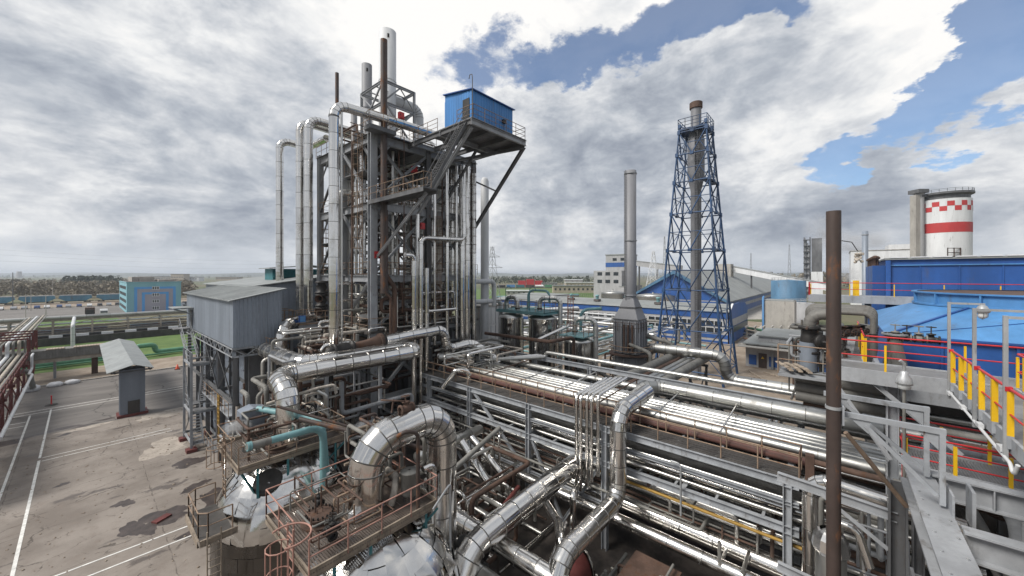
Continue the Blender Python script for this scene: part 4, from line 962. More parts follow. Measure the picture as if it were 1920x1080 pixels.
MB().stairs((16.7, 22.7, 22.3), (20.0, 22.3, 28.2), .8).build('stair_flight', 'steel_dark', T)
MB().bx((15.9, 22.2, 22.22), (17.2, 30, 22.3)).build('deck', 'steel_dark', T)
mb = MB(); mb.beam((15.95, 22.2, 22.1), (15.95, 30, 22.1), .1, .25, 'U'); mb.build('walkway_beam', 'steel_dark', T); MB().beam((17.15, 22.2, 22.1), (17.15, 30, 22.1), .1, .25, 'U').build('walkway_beam', 'steel_dark', T)
rails([(15.95, 30, 22.3), (15.95, 22.2, 22.3), (16.6, 22.2, 22.3)]); rails([(17.15, 30, 22.3), (17.15, 23.4, 22.3)])
MB().beam((16.5, 22.6, 22.0), (16.5, 29.8, 17.4), .18, .18, 'I').build('strut', 'steel', T)
# the blue cabin
r = thing('blue_cabin', 'bright blue sheet metal cabin on the cantilevered top platform of the tower', 'cabin', (23.5, 24, 28.25))
mb = MB(); x0, x1, y0, y1 = 20.5, 25.5, 22.1, 25.5
mb.prism([(x0 + .03, y0 + .03, 28.22), (x0 + .03, y1, 28.22), (x0 + .03, y1, 31.42), (x0 + .03, y0 + .03, 30.86)], (x1 - x0 - .03, 0, 0)); cladding(mb, (x0, y1), (x0, y0), 28.22, 30.85, (-1, 0), .3, .025); cladding(mb, (x0, y0), (x1, y0), 28.22, 30.84, (0, -1), .3, .025); mb.build('wall', 'blue_cabin', r)
MB().prism([(x0 - .15, y0 - .2, 30.84), (x0 - .15, y1 + .1, 31.44), (x0 - .15, y1 + .1, 31.52), (x0 - .15, y0 - .2, 30.92)], (x1 - x0 + .3, 0, 0)).build('roof', 'blue', r)
MB().bx((x0 - .05, 22.35, 28.3), (x0 - .028, 23.15, 30.3)).build('doorway', 'black', r)
MB().box((24.2, 21.95, 29.4), (.35, .2, .3)).tube([(24.2, 21.98, 29.4), (24.2, 21.98, 28.3)], .02, 6).build('junction_box', 'black', r)
MB().tube([(20.2, 21.7, 28.2), (20.2, 21.7, 31.5), (20.2, 21.75, 31.85), (20.2, 22.0, 31.9), (20.2, 22.1, 31.6)], .035, 8).build('lamp_pole', 'steel_dark', r)
# frame round the flues on the roof
F = thing('flue_support_frame', 'grey trussed frame holding the pale flues on the tower roof', 'steel frame', (19, 32, 28.2))
fx, fy = (18.2, 21.5), (31.5, 35.6)
for x in fx:
    for y in fy: MB().beam((x, y, 28.2), (x, y, 34.0), .2, .2, 'I').build('post', 'steel', F)
for z in (31.9, 33.9):
    for y in fy: MB().beam((fx[0], y, z), (fx[1], y, z), .18, .24, 'I').build('beam', 'steel_light', F)
    for x in fx: MB().beam((x, fy[0], z), (x, fy[1], z), .18, .239, 'I').build('beam', 'steel_light', F)
for a, b in (((18.2, 31.4, 32.0), (19.9, 31.4, 33.8)), ((19.9, 31.4, 33.8), (21.5, 31.4, 32.0)), ((18.1, 31.5, 33.8), (18.1, 33.5, 32.0)), ((18.1, 33.5, 32.0), (18.1, 35.6, 33.8)), ((21.5, 31.4, 28.3), (18.4, 31.4, 31.8)), ((18.2, 31.4, 28.3), (21.3, 31.4, 31.8)), ((18.1, 31.7, 28.3), (18.1, 35.4, 31.8)), ((18.2, 33.0, 33.9), (21.5, 33.0, 33.9)), ((18.2, 34.5, 33.9), (21.5, 34.5, 33.9)), ((18.2, 31.6, 33.95), (21.5, 35.5, 33.95)), ((21.6, 31.6, 32), (21.6, 35.5, 33.8))): MB().beam(a, b, .14, .14, 'L').build('brace', 'steel', F)
# flues
def flue(label, x, y, r_, z0, z1, m, ban=True):
    t = thing('flue', label, 'flue', (x, y, z0)); mb = MB(); mb.lathe([(r_, z0), (r_, z1), (r_ * .93, z1), (r_ * .93, z1 - 2)], (x, y, 0), 28); mb.build('shell', m, t)
    MB().box((x - r_ * .45, y - r_ * .92, z1 - .8), (.18, .12, .35)).build('port', 'black', t)
    if ban: MB().lathe([(r_, 0), (r_ + .03, 0), (r_ + .03, .1), (r_, .1)], (x, y, z1 - 5), 28, smooth=False).build('band', m, t)
flue('fat pale flue, the tallest on the tower roof', 19.9, 33.7, .83, 28.15, 40.1, 'stack_white'); flue('short pale flue behind the fat one on the tower roof', 21.0, 39.9, .55, 28.15, 39.6, 'stack_grey')
flue('small pale stub beside the short flue', 18.2, 37.2, .3, 28.15, 33.2, 'stack_grey', False)
pipe('dark brown vent pipe rising the full height of the tower front', [(16.85, 29.1, 14.6), (16.85, 29.1, 36.0)], .28, 'brown_pipe', sleeve=9)
pipe('rust orange lower end of the brown vent, cut off obliquely', [(16.85, 29.05, 14.4), (16.85, 29.05, 21.5)], .31, 'brown_pipe', sleeve=9)
pipe('thin brown vent pipe behind the left risers', [(15.9, 35.9, 12), (15.9, 35.9, 35.2)], .16, 'brown_pipe', sleeve=12)
pipe('brown pipe bending down beside the rusty vent', [(16.9, 29.2, 16.2), (17.8, 29.0, 14.9), (17.8, 29.0, 9.5)], .2, 'rusty', sleeve=6)
pipe('thin rusty pipe beside the bending brown pipe', [(16.95, 28.9, 14.4), (17.3, 28.8, 14.0), (17.3, 28.8, 9.3)], .12, 'rusty', sleeve=6)
pipe('thin rusty rod in front of the tower bracing', [(19.0, 29.4, 9.4), (19.0, 29.4, 28.8)], .045, 'rusty', sleeve=30)
# the four big risers on the left
pipe('shiny riser nearest the tower column, arching over the roof deck', [(12.7, 29.2, 9.2), (12.7, 29.2, 29.15), (17.0, 29.0, 29.25), (23.4, 29.1, 29.45), (24.6, 29.9, 28.9)], .37, 'stain', bend=.95, sleeve=1.4, bands=((0, .95),))
pipe('shiny riser with its arm bending onto the tower roof', [(14.5, 39.0, 11.8), (14.5, 39.0, 31.3), (21.5, 39.0, 31.2)], .40, 'stain', bend=1.0, sleeve=1.6)
pipe('shiny riser close behind the one bending onto the tower roof', [(14.4, 40.9, 11.8), (14.4, 40.9, 31.5), (20, 40.9, 31.4)], .37, 'stain', bend=1.0, sleeve=1.6)
pipe('outermost shiny riser, standing apart nearest the corrugated shed', [(14.5, 47.1, 11), (14.5, 47.1, 31.1), (17.5, 47.1, 31.0), (17.5, 42, 30.9)], .38, 'stain', bend=.9, sleeve=1.6)
pipe('shorter shiny riser bending into the tower at the middle deck', [(15.4, 34.6, 11), (15.4, 34.6, 23.6), (20, 34.6, 23.9)], .32, 'stain_dull', bend=.8, sleeve=1.6)
pipe('slim shiny line strapped beside the nearest riser', [(13.2, 29.0, 9.4), (13.2, 29.0, 28.6)], .08, 'stain_dull', sleeve=3)
# roof pipes
pipe('elbow pipe leaving the fat pale flue and dropping to the roof', [(20.3, 33.7, 33.6), (23.6, 33.7, 33.6), (23.6, 33.7, 29.2)], .48, 'stack_white', bend=.9)
pipe('shiny inclined pipe ending in a cap on the tower roof', [(21, 36.5, 29.2), (27.2, 36.5, 31.6), (27.6, 36.5, 31.0)], .42, 'stain', bend=.6)
pipe('shiny pipe lying next to the capped one on the tower roof', [(20, 35.2, 29.1), (28.5, 35.2, 29.9)], .40, 'stain')
pipe('shiny pipe along the roof edge by the blue cabin', [(18.5, 31.4, 28.9), (25.5, 31.4, 28.8), (25.5, 34, 28.8)], .33, 'stain')
pipe('dull pipe at the back of the tower roof', [(17, 38, 29), (26, 38, 29.3), (26, 41, 29.3)], .28, 'stain_dull')
clutter((16.5, 31, 28.3), (27, 40, 30.5), 16, 51, 'thin pipe or cable run on the tower roof', 'thin pipes on the tower roof', ['stain_dull', 'rusty', 'insul'], .04, .10, solo=False)
# vertical pipes on the right half of the tower
vp = [('shiny vertical pipe before the frame under the blue cabin, widest of its cluster', 866, 29.3, 27.3, 9.0, .33), ('shiny vertical pipe before the frame under the blue cabin, next to the dark right column', 889, 29.2, 26.8, 9.0, .22), ('slim shiny pipe before the frame right of the cabin stair', 838, 29.2, 26.5, 9.5, .20), ('slim shiny pipe before the frame under the cabin platform edge', 856, 29.0, 27.0, 9.5, .14), ('slim shiny pipe close to the middle column', 815, 29.2, 25.5, 9.2, .15), ('shiny pipe before the frame, left of the middle column', 783, 29.3, 21.6, 11.4, .18),
      ('shiny vertical pipe under the blue cabin, inside the dark column', 875, 29.6, 27.4, 9.3, .40), ('shiny vertical pipe bending inwards low on the tower', 848, 30.4, 27.0, 12.0, .40), ('dull vertical pipe behind the stair to the cabin', 823, 32.5, 27, 9, .36),
      ('shiny pipe between the stair and the tower centre', 810, 31.0, 26, 9, .26), ('slim vertical pipe behind the middle column', 797, 31.5, 25, 10, .22), ('shiny tube deep in the tower below the roof deck', 765, 36.5, 27.4, 11.2, .42),
      ('pale tube deep in the tower beside the brown vent', 729, 36.5, 27.4, 11.2, .40), ('slim pale tube deep in the tower', 745, 34, 27, 11.2, .18), ('bright tube deep in the tower behind the bracing', 781, 38, 27, 11.2, .32), ('dull tube at the far side of the tower', 835, 39, 27, 11.2, .44), ('fat dull tube at the far right of the tower', 862, 38, 25.5, 11.2, .42),
      ('shiny tube behind the near grey column', 680, 33.5, 27.4, 11.2, .33), ('dull tube behind the shorter riser', 655, 36, 27.4, 11.2, .42), ('slim tube between the near column and the risers', 668, 34, 25, 11.2, .14), ('slim tube right of the brown vent', 737, 31.2, 27.5, 11.2, .13), ('slim tube beside the red box', 790, 33.4, 27.5, 11.2, .15), ('second slim tube beside the red box', 803, 34.2, 27.5, 11.2, .15)]
for nm, px, y, zt, zb, rr in vp:
    q = ray(px, 500); k = y / q.y; x = q.x * k
    pts = [(x, y, zb), (x, y, zt)]
    if 'bending inwards' in nm: pts = [(x - 3.2, y, 12.3), (x, y, 12.3), (x, y, zt)]
    pipe(nm, pts, rr, 'stain' if 'shiny' in nm or 'bright' in nm else 'stain_dull', bend=rr * 2.4, sleeve=1.6)
o = MB().lathe([(.5, 8), (.5, 27.5), (.3, 27.9), (0, 28)], (32.4, 32.6, 0), 24).build('slim_column', 'stack_white'); tag(o, 'plain pale grey cylindrical column standing behind the tower', 'column')
for i, (px, zt, rr) in enumerate([(776, 17.7, .23), (800, 16.6, .2)]):
    q = ray(px, 500); k = 28.1 / q.y; x = q.x * k
    pipe(['shiny standpipe with a hooked top before the tower bracing', 'shortest shiny standpipe before the tower bracing'][i], [(x, 28.1, 4.5), (x, 28.1, zt)] + ([(x - .9, 28.1, zt)] if i == 0 else []), rr, 'stain', bend=.5, sleeve=1.4)
x = ray(789, 500).x * 28.1 / ray(789, 500).y; x2 = ray(866, 450).x * 28.6 / ray(866, 450).y
pipe('shiny standpipe that turns sideways and climbs under the blue cabin', [(x, 28.1, 4.5), (x, 28.1, 19.3), (x2, 28.3, 19.5), (x2, 28.4, 26.5)], .21, 'stain', bend=.55, sleeve=1.4)
for i in range(14):
    q = ray(700 + i * 14.5, 500); y = 33 + (i * 37 % 7) * .95; k = y / q.y; x = q.x * k
    if 16.8 < x < 27.6: pipe(f'bright slender tube inside the tower, {ORD[i]} of the row behind the bracing', [(x, y, 11.2), (x, y, 24.5 + (i % 4))], .10 + .05 * (i % 3), 'stain', sleeve=2)
for i, z in enumerate((20.0, 24.6, 18.2)): pipe(f'{ORD[i]} horizontal shiny pipe inside the tower counted from the lower middle storey', [(17.4, 33.2 + i, z), (26.8, 33.2 + i, z), (26.8, 33.2 + i, z - 2)], .16, 'stain', bend=.4, sleeve=1.6)
for i, (px, y, z0, z1) in enumerate([(748, 30.6, 11.4, 27.5), (771, 31.0, 12, 22), (829, 29.4, 16.2, 27.5), (660, 31.8, 11.4, 27.6)]):
    q = ray(px, 500); k = y / q.y; x = q.x * k; pipe(f'{ORD[i]} slim rust brown line climbing the tower front', [(x, y, z0), (x, y, z1), (x + .8, y + .5, z1 + .2)], .07, 'rusty', bend=.3, sleeve=9)
# red boxes
for nm, px, py, y in (('red cabinet on the middle column', 791, 424, 29.7), ('red cabinet deep in the upper tower', 777, 318, 31), ('red cabinet beside the rusty vent', 706, 478, 29.8), ('red cabinet on the roof by the shiny arch', 752, 217, 31)):
    p = P(px, py, y=y); t = thing('red_cabinet', nm, 'cabinet', p); MB().box(p, (.5, .35, .6)).build('case', 'red', t); MB().box(p - V((0, .19, 0)), (.4, .03, .5)).build('door', 'red', t); MB().box(p - V((.2, .215, 0)), (.05, .03, .12)).build('handle', 'black', t)
# equipment on the tower floor
t = thing('horizontal_drum', 'pale grey drum lying on the tower floor behind the near column', 'vessel', (19.5, 36, 11.2))
MB().lathe([(.05, -2.9), (.9, -2.6), (1.5, -2.0), (1.55, 2.0), (1.0, 2.6), (.05, 2.9)], (20, 35.8, 13.0), 28, (1, 0, 0)).build('shell', 'steel_light', t)
for x in (18.6, 21.4): MB().bx((x - .2, 34.8, 11.2), (x + .2, 36.8, 11.9)).build('saddle', 'steel_dark', t)
pipe('shiny pipe with black flange lying on the tower floor', [(15.6, 31.2, 12.3), (17.4, 31.2, 12.5), (24, 31.2, 12.7)], .42, 'stain', flanges=((0, .9),), bands=((1, .5),))
pipe('dull pipe crossing the tower floor', [(16, 32.6, 11.9), (27, 32.6, 11.9)], .35, 'stain_dull'); pipe('second dull pipe crossing the tower floor', [(16, 33.6, 12.6), (22, 33.6, 12.6), (22, 38, 12.6)], .28, 'insul')
q = ray(603, 560); k = 35.0
pv = V((q.x * k, q.y * k, 11.6)); t = thing('relief_valve_stack', 'dark stack of heavy valves between the shiny risers', 'valve', pv)
for i, z in enumerate((11.8, 13.0, 14.2)): MB().lathe([(.3, 0), (.55, .02), (.55, .2), (.32, .25), (.5, .6), (.32, .95), (.55, 1.0), (.55, 1.15), (.3, 1.18)], (pv.x, pv.y, z), 16).build('valve_body', 'black', t)
for i, z in enumerate((12.6, 13.8)): MB().lathe([(.15, 0), (.22, .5), (.35, .55), (.35, .7)], (pv.x - .2, pv.y - .3, z), 12, (-.6, -.8, 0)).build('side_port', 'rusty', t)
clutter((16.5, 29.6, 11.4), (27.5, 33, 15.6), 46, 21, 'thin pipe among the equipment on the tower floor', 'thin pipes on the tower floor', ['stain_dull', 'rusty', 'insul', 'rusty', 'stain'], .05, .16, solo=False)
clutter((18, 31.5, 16.2), (27.5, 38, 22), 24, 22, 'thin pipe inside the middle storey of the tower', 'thin pipes in the middle storey', ['stain_dull', 'rusty', 'stain', 'insul'], .05, .15, solo=False)
clutter((18, 31.5, 22.5), (27.5, 38, 27.6), 26, 23, 'thin pipe inside the upper storey of the tower', 'thin pipes in the upper storey', ['stain_dull', 'rusty', 'insul', 'steel_dark'], .05, .13, solo=False)
clutter((17, 29.2, 2), (28, 35, 10.8), 43, 24, 'thin pipe in the dark space under the tower floor', 'thin pipes under the tower floor', ['stain_dull', 'rusty', 'insul', 'steel'], .06, .2, solo=False)
# dark block added to hide the bright ground behind the shaded tower foot
t = thing('dark_backing_block', 'added dark panelled block filling the shaded space under the tower', 'casing', (22, 38, 0))
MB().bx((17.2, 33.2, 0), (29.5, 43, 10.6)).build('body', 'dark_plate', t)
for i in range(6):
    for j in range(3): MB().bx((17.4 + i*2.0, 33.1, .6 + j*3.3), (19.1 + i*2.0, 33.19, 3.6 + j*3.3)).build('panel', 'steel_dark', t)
# ================================================================== PLATFORMS AT THE FOOT OF THE RISERS
def plat(label, lo, hi, z, legs=True, m='steel_light', rm='rail_rust', sides='wsen', zl=6.5):
    t = thing('access_platform', label, 'platform', ((lo[0]+hi[0])/2, (lo[1]+hi[1])/2, z))
    MB().bx((lo[0], lo[1], z - .06), (hi[0], hi[1], z)).build('deck', 'grate_plate', t)
    c = dict(w=[(lo[0], hi[1]), (lo[0], lo[1])], s=[(lo[0], lo[1]), (hi[0], lo[1])], e=[(hi[0], lo[1]), (hi[0], hi[1])], n=[(hi[0], hi[1]), (lo[0], hi[1])])
    for k in 'wsen':
        a, b = c[k]; MB().beam((*a, z - .18), (*b, z - .18), .08, .22, 'U').build('edge_beam', m, t)
        if k in sides: MB().rail([(*a, z), (*b, z)], 1.1, .8, .028, toe=.12).build('railing', rm, t)
    if legs:
        for x in (lo[0] + .1, hi[0] - .1):
            for y in (lo[1] + .1, hi[1] - .1): MB().beam((x, y, zl), (x, y, z - .1), .2, .2, 'I').build('leg', m, t)
    return t
plat('platform with tan rails and a blue box at the foot of the risers', (12.0, 34.3), (15.6, 36.6), 11.7); plat('small platform with tan rails against the shed end wall', (10.4, 35.0), (11.8, 37), 11.9)
plat('low tan railed platform by the big bent elbow', (9.6, 33.4), (11.0, 36), 9.9); plat('narrow platform beside the nearest riser', (15.0, 31.4), (16.4, 33), 10.3); plat('platform right of the nearest riser', (12.4, 30.2), (14.2, 32.0), 9.3)
o = thing('blue_box', 'small blue box hanging on the platform rail', 'box', (12.2, 34.2, 12.2)); MB().box((12.2, 34.2, 12.25), (.5, .3, .55)).build('case', 'blue', o); MB().box((12.2, 34.03, 12.25), (.4, .03, .45)).build('lid', 'blue_lt', o)
pipe('big shiny elbow rising at the corner of the shed', [(10.45, 33.6, 8.9), (10.45, 33.6, 11.9), (13.2, 36.0, 11.9), (15, 37.6, 11.9)], .48, 'stain', bend=1.15, sleeve=.8)
pipe('fat shiny expansion loop, far limb turning to the rack side', [(9.6, 30.6, 7.1), (9.6, 36.4, 7.1), (9.6, 36.4, 10.0), (9.6, 26.9, 10.0), (17.3, 26.5, 10.0), (17.3, 24.9, 10.0), (7.4, 24.9, 10.0), (7.45, 22.9, 9.6), (7.45, 22.9, 5.5)], .58, 'stain', bend=.95, sleeve=1.2, bands=((2, .12), (2, .28)))
clutter((10.2, 29.5, 8.3), (15.8, 33.5, 11.6), 34, 31, 'thin bent pipe among the platforms at the foot of the risers', 'thin pipes at the foot of the risers', ['stain', 'stain_dull', 'lagging', 'rusty', 'insul'], .05, .15)
clutter((8.2, 26.5, 3), (16.5, 33, 9.0), 34, 32, 'thin pipe in the shadow below the fat expansion loop', 'thin pipes below the expansion loop', ['stain_dull', 'rusty', 'insul', 'steel'], .05, .17)
def inv_u(label, p, w_, h, r_, m='stain', d=(1, 0)):
    p = V(p); a = V((d[0], d[1], 0)) * w_; pipe(label, [p, p + V((0,0,h)), p + a + V((0,0,h)), p + a + V((0,0,h*.45))], r_, m, bend=r_*2.4, sleeve=.9)
inv_u('shiny inverted U pipe before the nearest riser', (11.9, 29.4, 8.2), 2.6, 2.4, .17); inv_u('slim white inverted U pipe near the platform with the blue box', (13.2, 33.2, 10.8), 1.9, 1.2, .12); inv_u('second slim inverted U pipe by the blue box platform', (13.5, 32.9, 10.6), 1.6, 1.0, .11)
inv_u('slim inverted U pipe beside the near grey column', (15.6, 29.3, 9.3), 1.5, 2.2, .11); inv_u('pale blue elbow pipe near the black pump', (14.2, 28.9, 8.2), 1.4, 1.1, .12, 'blue_tank'); inv_u('torn lagged bend at the foot of the nearest riser', (12.0, 28.9, 8.1), 1.9, .8, .16, 'lagging')
rnd = random.Random(8)
for i in range(12): valve('small iron valve among the pipes at the foot of the risers', (rnd.uniform(10.8, 15.8), rnd.uniform(29.5, 33), rnd.uniform(8.8, 11)), rnd.choice([(1,0,0),(0,1,0)]), rnd.uniform(.14, .24), (0,0,1), rnd.choice(['black', 'rusty', 'galv']), 'small valves at the foot of the risers')
for i, p in enumerate([(13.1, 30.6, 8.6), (15.9, 28.8, 9.7)]):
    t = thing('instrument_box', ['grey instrument box before the nearest riser', 'pale instrument box on the near grey column'][i], 'instrument', p); p = V(p); MB().box(p + V((0,0,.6)), (.9, .5, .9)).build('case', 'steel_light', t); MB().box(p + V((0,-.27,.6)), (.7, .04, .7)).build('door', 'galv', t); MB().tube([p + V((0,0,-.6)), p + V((0,0,.2))], .06, 8).build('stand', 'steel', t)
# rusty reducer, black valve and shiny pipe with double bend
pipe('shiny pipe with a black clamp that drops and bends towards the pipe rack', [(15.6, 27.3, 10.75), (21.9, 27.3, 11.0), (22.1, 27.3, 9.0), (25.3, 27.3, 9.2), (26.4, 25.6, 8.0), (26.6, 24.9, 7.3)], .46, 'stain', bend=.95, sleeve=1.4, flanges=((0, .02),), bands=((0, .86),))
t = thing('reducer_valve', 'rusty reducer and heavy black valve before the shiny pipe', 'valve', (14.3, 27.3, 10.3))
MB().lathe([(.22, -1.3), (.30, -.2), (.47, .75), (.6, .78), (.6, 1.0)], (14.6, 27.3, 10.72), 20, (1, 0, .04), smooth=False).build('reducer', 'rusty', t)
MB().lathe([(.3, -.9), (.45, -.88), (.45, -.72), (.3, -.7), (.42, -.3), (.42, .1), (.3, .4), (.45, .42), (.45, .6), (.25, .62)], (12.7, 27.3, 10.6), 18, (1, 0, .04)).build('valve_body', 'black', t)
pipe('dark bent pipe feeding the heavy black valve', [(11.9, 27.3, 10.55), (11.5, 27.3, 10.5), (11.5, 27.3, 8.4)], .3, 'black', bend=.6)
# ================================================================== PIPE RACK
RX0, RX1, RZ = 20.0, 28.4, 7.2
r = thing('pipe_rack', 'long two storey grey pipe rack carrying dozens of pipes away from the tower', 'pipe rack', (24, 14, 0))
RYS = [1.6, 10.2, 15.9, 21.8, 27.0]
for y in RYS + [5.9]:
    for x in (RX0, 24.3, RX1):
        if y == 5.9 and x == RX0: continue
        MB().beam((x, y, 0), (x, y, RZ + (.9 if x == RX1 else 0)), .32, .32, 'I').build('column', 'steel_light', r)
    for z in (RZ - .2, 5.0, 6.1, 3.3)[:4 if y != 5.9 else 2]:
        if z != 6.1: MB().beam((RX0, y, z), (RX1, y, z), .24, .36, 'I').build('crossbeam', 'steel', r)
y0, y1 = 1.2, 28.5
for x, z, h in ((RX0, RZ - .18, .36), (RX0, 5.0, .34), (24.3, RZ - .2, .3), (24.3, 5.0, .3), (RX1, RZ + .9, .36), (RX1, 5.0, .3), (RX0 + .02, 6.15, .16)):
    MB().beam((x, y0 if x < 28 else -6, z), (x, y1, z), .24, h, 'I').build('beam', 'steel_light', r)
for y in [2.5 + i*1.9 for i in range(13)]:
    MB().beam((RX0, y, RZ - .06), (RX1, y, RZ - .06), .12, .14, 'I').build('sleeper', 'steel', r); MB().beam((RX0, y, 5.12), (RX1, y, 5.12), .12, .14, 'I').build('sleeper', 'steel', r)
for a, b in (((RX0, 21.5, 7.0), (RX0, 16.2, 2.6)), ((RX0, 15.6, 4.8), (RX0, 13.2, .5)), ((RX0, 13.2, .2), (RX0, 10.5, 4.8)), ((RX0, 26.7, 4.8), (RX0, 22.1, .6)), ((RX0, 22, 2.6), (RX0, 10.2, 2.6))): MB().beam(a, b, .16, .16, 'I').build('brace', 'steel_light', r)
MB().bx((RX0, y0, RZ), (RX0 + .16, y1 - .5, RZ + .03)).bx((RX0 + .22, y0, RZ), (RX0 + .40, y1 - .5, RZ + .035)).bx((RX0 + .46, y0, RZ), (RX0 + .66, y1 - .5, RZ + .03)).bx((RX0 + .72, y0, RZ), (RX0 + .94, y1 - .5, RZ + .036)).bx((RX0 + 1.0, y0, RZ), (RX0 + 1.3, y1 - .5, RZ + .03)).build('walkway_deck', 'dark_plate', r)
MB().rail([(RX0 + .04, y0, RZ), (RX0 + .04, y1 - .5, RZ)], 1.1, 1.45, .034).build('railing', 'rail_rust', r); MB().rail([(RX0 + 1.3, y0, RZ), (RX0 + 1.3, y1 - .5, RZ)], 1.1, 1.45, .034).build('railing', 'rail_rust', r)
MB().rail([(RX0 + 1.3, y0, RZ), (RX0 + .04, y0, RZ)], 1.1, .6, .03).build('railing', 'rusty', r)
MB().bx((RX0 - .02, y0 - .5, RZ - 1.5), (RX0 + .3, y0 - .2, RZ + 1.2)).build('end_post', 'rusty', r)
# top shelf pipes, counted from the walkway
top = [(21.62, .17, 'brown_red', 'dull brown red'), (22.05, .13, 'rusty', 'rusty'), (22.55, .30, 'alu', 'thick pale'), (23.05, .10, 'stain_dull', 'slim dull'), (23.35, .12, 'alu', 'slim pale'), (23.66, .10, 'stain', 'slim bright'), (23.95, .12, 'alu', 'slim pale'), (24.25, .10, 'stain', 'slim bright'),
       (24.55, .12, 'alu', 'slim pale'), (24.9, .16, 'alu', 'pale'), (25.3, .19, 'stain_dull', 'dull silver'), (25.72, .16, 'alu', 'pale'), (26.1, .13, 'stain', 'bright'), (27.35, .26, 'alu', 'thick pale'), (27.85, .12, 'stain_dull', 'slim dull')]
for i, (x, rr, m, d) in enumerate(top):
    ye = 26.5 - .5 * (i % 4); pts = [(x, -6 if x > 21.7 else 1.0, RZ + .06 + rr), (x, ye, RZ + .06 + rr)]
    if i % 3 == 2: pts += [(x, ye, RZ + 1.2), (x - 1.5, ye + 1.5, RZ + 1.4)]
    pipe(f'{d} pipe on top of the rack, {ORD[i]} from the railed walkway', pts, rr, m, bend=rr*2.4, sleeve=2.2)
pipe('raised silver pipe above the others on the rack, with a slanted end', [(24.9, 10.6, 7.5), (25.9, 10.2, 8.15), (26.6, 9.3, 8.15), (26.6, -8, 8.15)], .36, 'alu', bend=.8, sleeve=1.5)
pipe('silver pipe riding on the far beam of the rack', [(28.4, -6, 8.75), (28.4, 20.5, 8.75), (28.4, 20.5, 8.3), (24.6, 24.0, 8.2)], .15, 'alu', bend=.4, sleeve=2)
for i in range(3): pipe(f'{ORD[i]} of three slim bright lines crossing to the far beam of the rack', [(24.4 + i*.2, 24.6 - i*.35, 8.1), (28.6, 21.5 - i*.35, 8.35)], .09, 'stain', sleeve=2)
pipe('dark brown pipe along the far side of the rack with an upward bend', [(28.9, 29, 9.6), (29.2, 20.6, 9.6), (32.5, 20.0, 9.7), (32.5, 20.0, 6)], .17, 'rusty', bend=.5, sleeve=6)
for i in range(9):
    x = 21.85 + i * .5; pipe(f'{ORD[i]} thin line squeezed between the larger pipes on top of the rack', [(x, -4, RZ + .1), (x, 25 - .6*(i % 3), RZ + .1)] + ([(x, 25 - .6*(i % 3), RZ + .8), (x + .8, 26, RZ + .9)] if i % 2 else []), .05, ('stain', 'rusty', 'alu')[i % 3], bend=.15, sleeve=3)
for i in range(6):
    y = 4.5 + i * 3.4; pipe(f'{ORD[i]} thin line crossing over the rack counted from its open end', [(21.4, y, RZ + .75), (27.6, y + .15, RZ + .85), (27.6, y + .15, RZ)], .05, ('stain', 'alu', 'rusty')[i % 3], bend=.15, sleeve=3)
# second shelf and middle hangers
for i in range(13):
    x = 20.5 + i * .58; rr = (.10, .16, .08, .2, .12, .14)[i % 6]
    pipe(f'{ORD[i]} pipe on the lower shelf of the rack counted from its open side', [(x, -4, 5.2 + rr), (x, 27, 5.2 + rr)], rr, ('stain_dull', 'stain', 'rusty', 'insul', 'stain_dull', 'black')[i % 6], sleeve=2.4)
for i in range(11):
    x = 20.3 + i * .55; rr = (.07, .11, .09)[i % 3]
    pipe(f'{ORD[i]} slim pipe hung between the two shelves of the rack', [(x, -3, 6.15 + .12 * (i % 3)), (x, 26.5, 6.15 + .12 * (i % 3))], rr, ('stain_dull', 'insul', 'stain', 'rusty')[i % 4], sleeve=2.4)
pipe('long yellow brown pipe below the lower shelf of the rack', [(20.25, 10.6, 4.3), (20.25, -4, 4.2)], .075, 'yellow_old', sleeve=8)
for i in range(5): pipe(f'{ORD[i]} dark pipe in the shadow under the lower shelf', [(21.2 + i*1.2, -4, 3.6), (21.2 + i*1.2, 26, 3.6)], .12 + .03*(i % 3), ('stain_dull', 'rusty', 'insul')[i % 3], sleeve=3)
# thick pipes near the ground beside the rack
pipe('thick shiny pipe near the ground just under the rack edge', [(20.9, 22, 2.6), (20.9, -8, 2.6)], .42, 'stain', sleeve=1.6); pipe('shiny pipe near the ground, outermost beside the rack', [(19.4, 24, 2.5), (19.4, -8, 2.5)], .30, 'stain', sleeve=1.6)
pipe('slimmer shiny pipe between the two thick ones beside the rack', [(20.1, 14, 2.1), (20.1, -8, 2.1)], .18, 'stain_dull', sleeve=1.6); pipe('dull pipe near the ground under the rack', [(21.9, 22, 2.2), (21.9, -8, 2.2)], .25, 'stain_dull', sleeve=2)
# loops crossing from the yard side
pipe('tall shiny cross pipe dropping over the rack edge and running towards the yard', [(23.6, 9.1, 8.55), (19.2, 9.0, 8.45), (19.2, 9.0, 3.75), (13.3, 9.0, 3.75), (13.3, 9.0, .2)], .45, 'stain', bend=.95, sleeve=1.1)
pipe('fattest shiny cross pipe slanting down to the yard with a big elbow', [(21.5, 12.2, 4.4), (17.4, 12.2, 4.25), (10.75, 12.25, 3.85), (10.75, 12.25, -.5)], .56, 'stain', bend=1.3, sleeve=1.2)
for i in range(5):
    y = 11.9 - i*.36; pipe(f'{ORD[i]} of five slim hanging pipes draped over the rack edge', [(23.5, y, 8.9 + .07*i), (19.65 - .12*(i % 2), y, 8.7 + .07*i), (19.65 - .12*(i % 2), y, 2.7 + .4*i)], .105, 'stain', bend=.32, sleeve=2)
pipe('slim bent pipe standing between the cross pipes', [(18.6, 11.2, 3.9), (17.2, 10.6, 4.4), (17.0, 10.5, 4.3), (17.0, 10.5, .5)], .17, 'stain', bend=.4, sleeve=1.5)
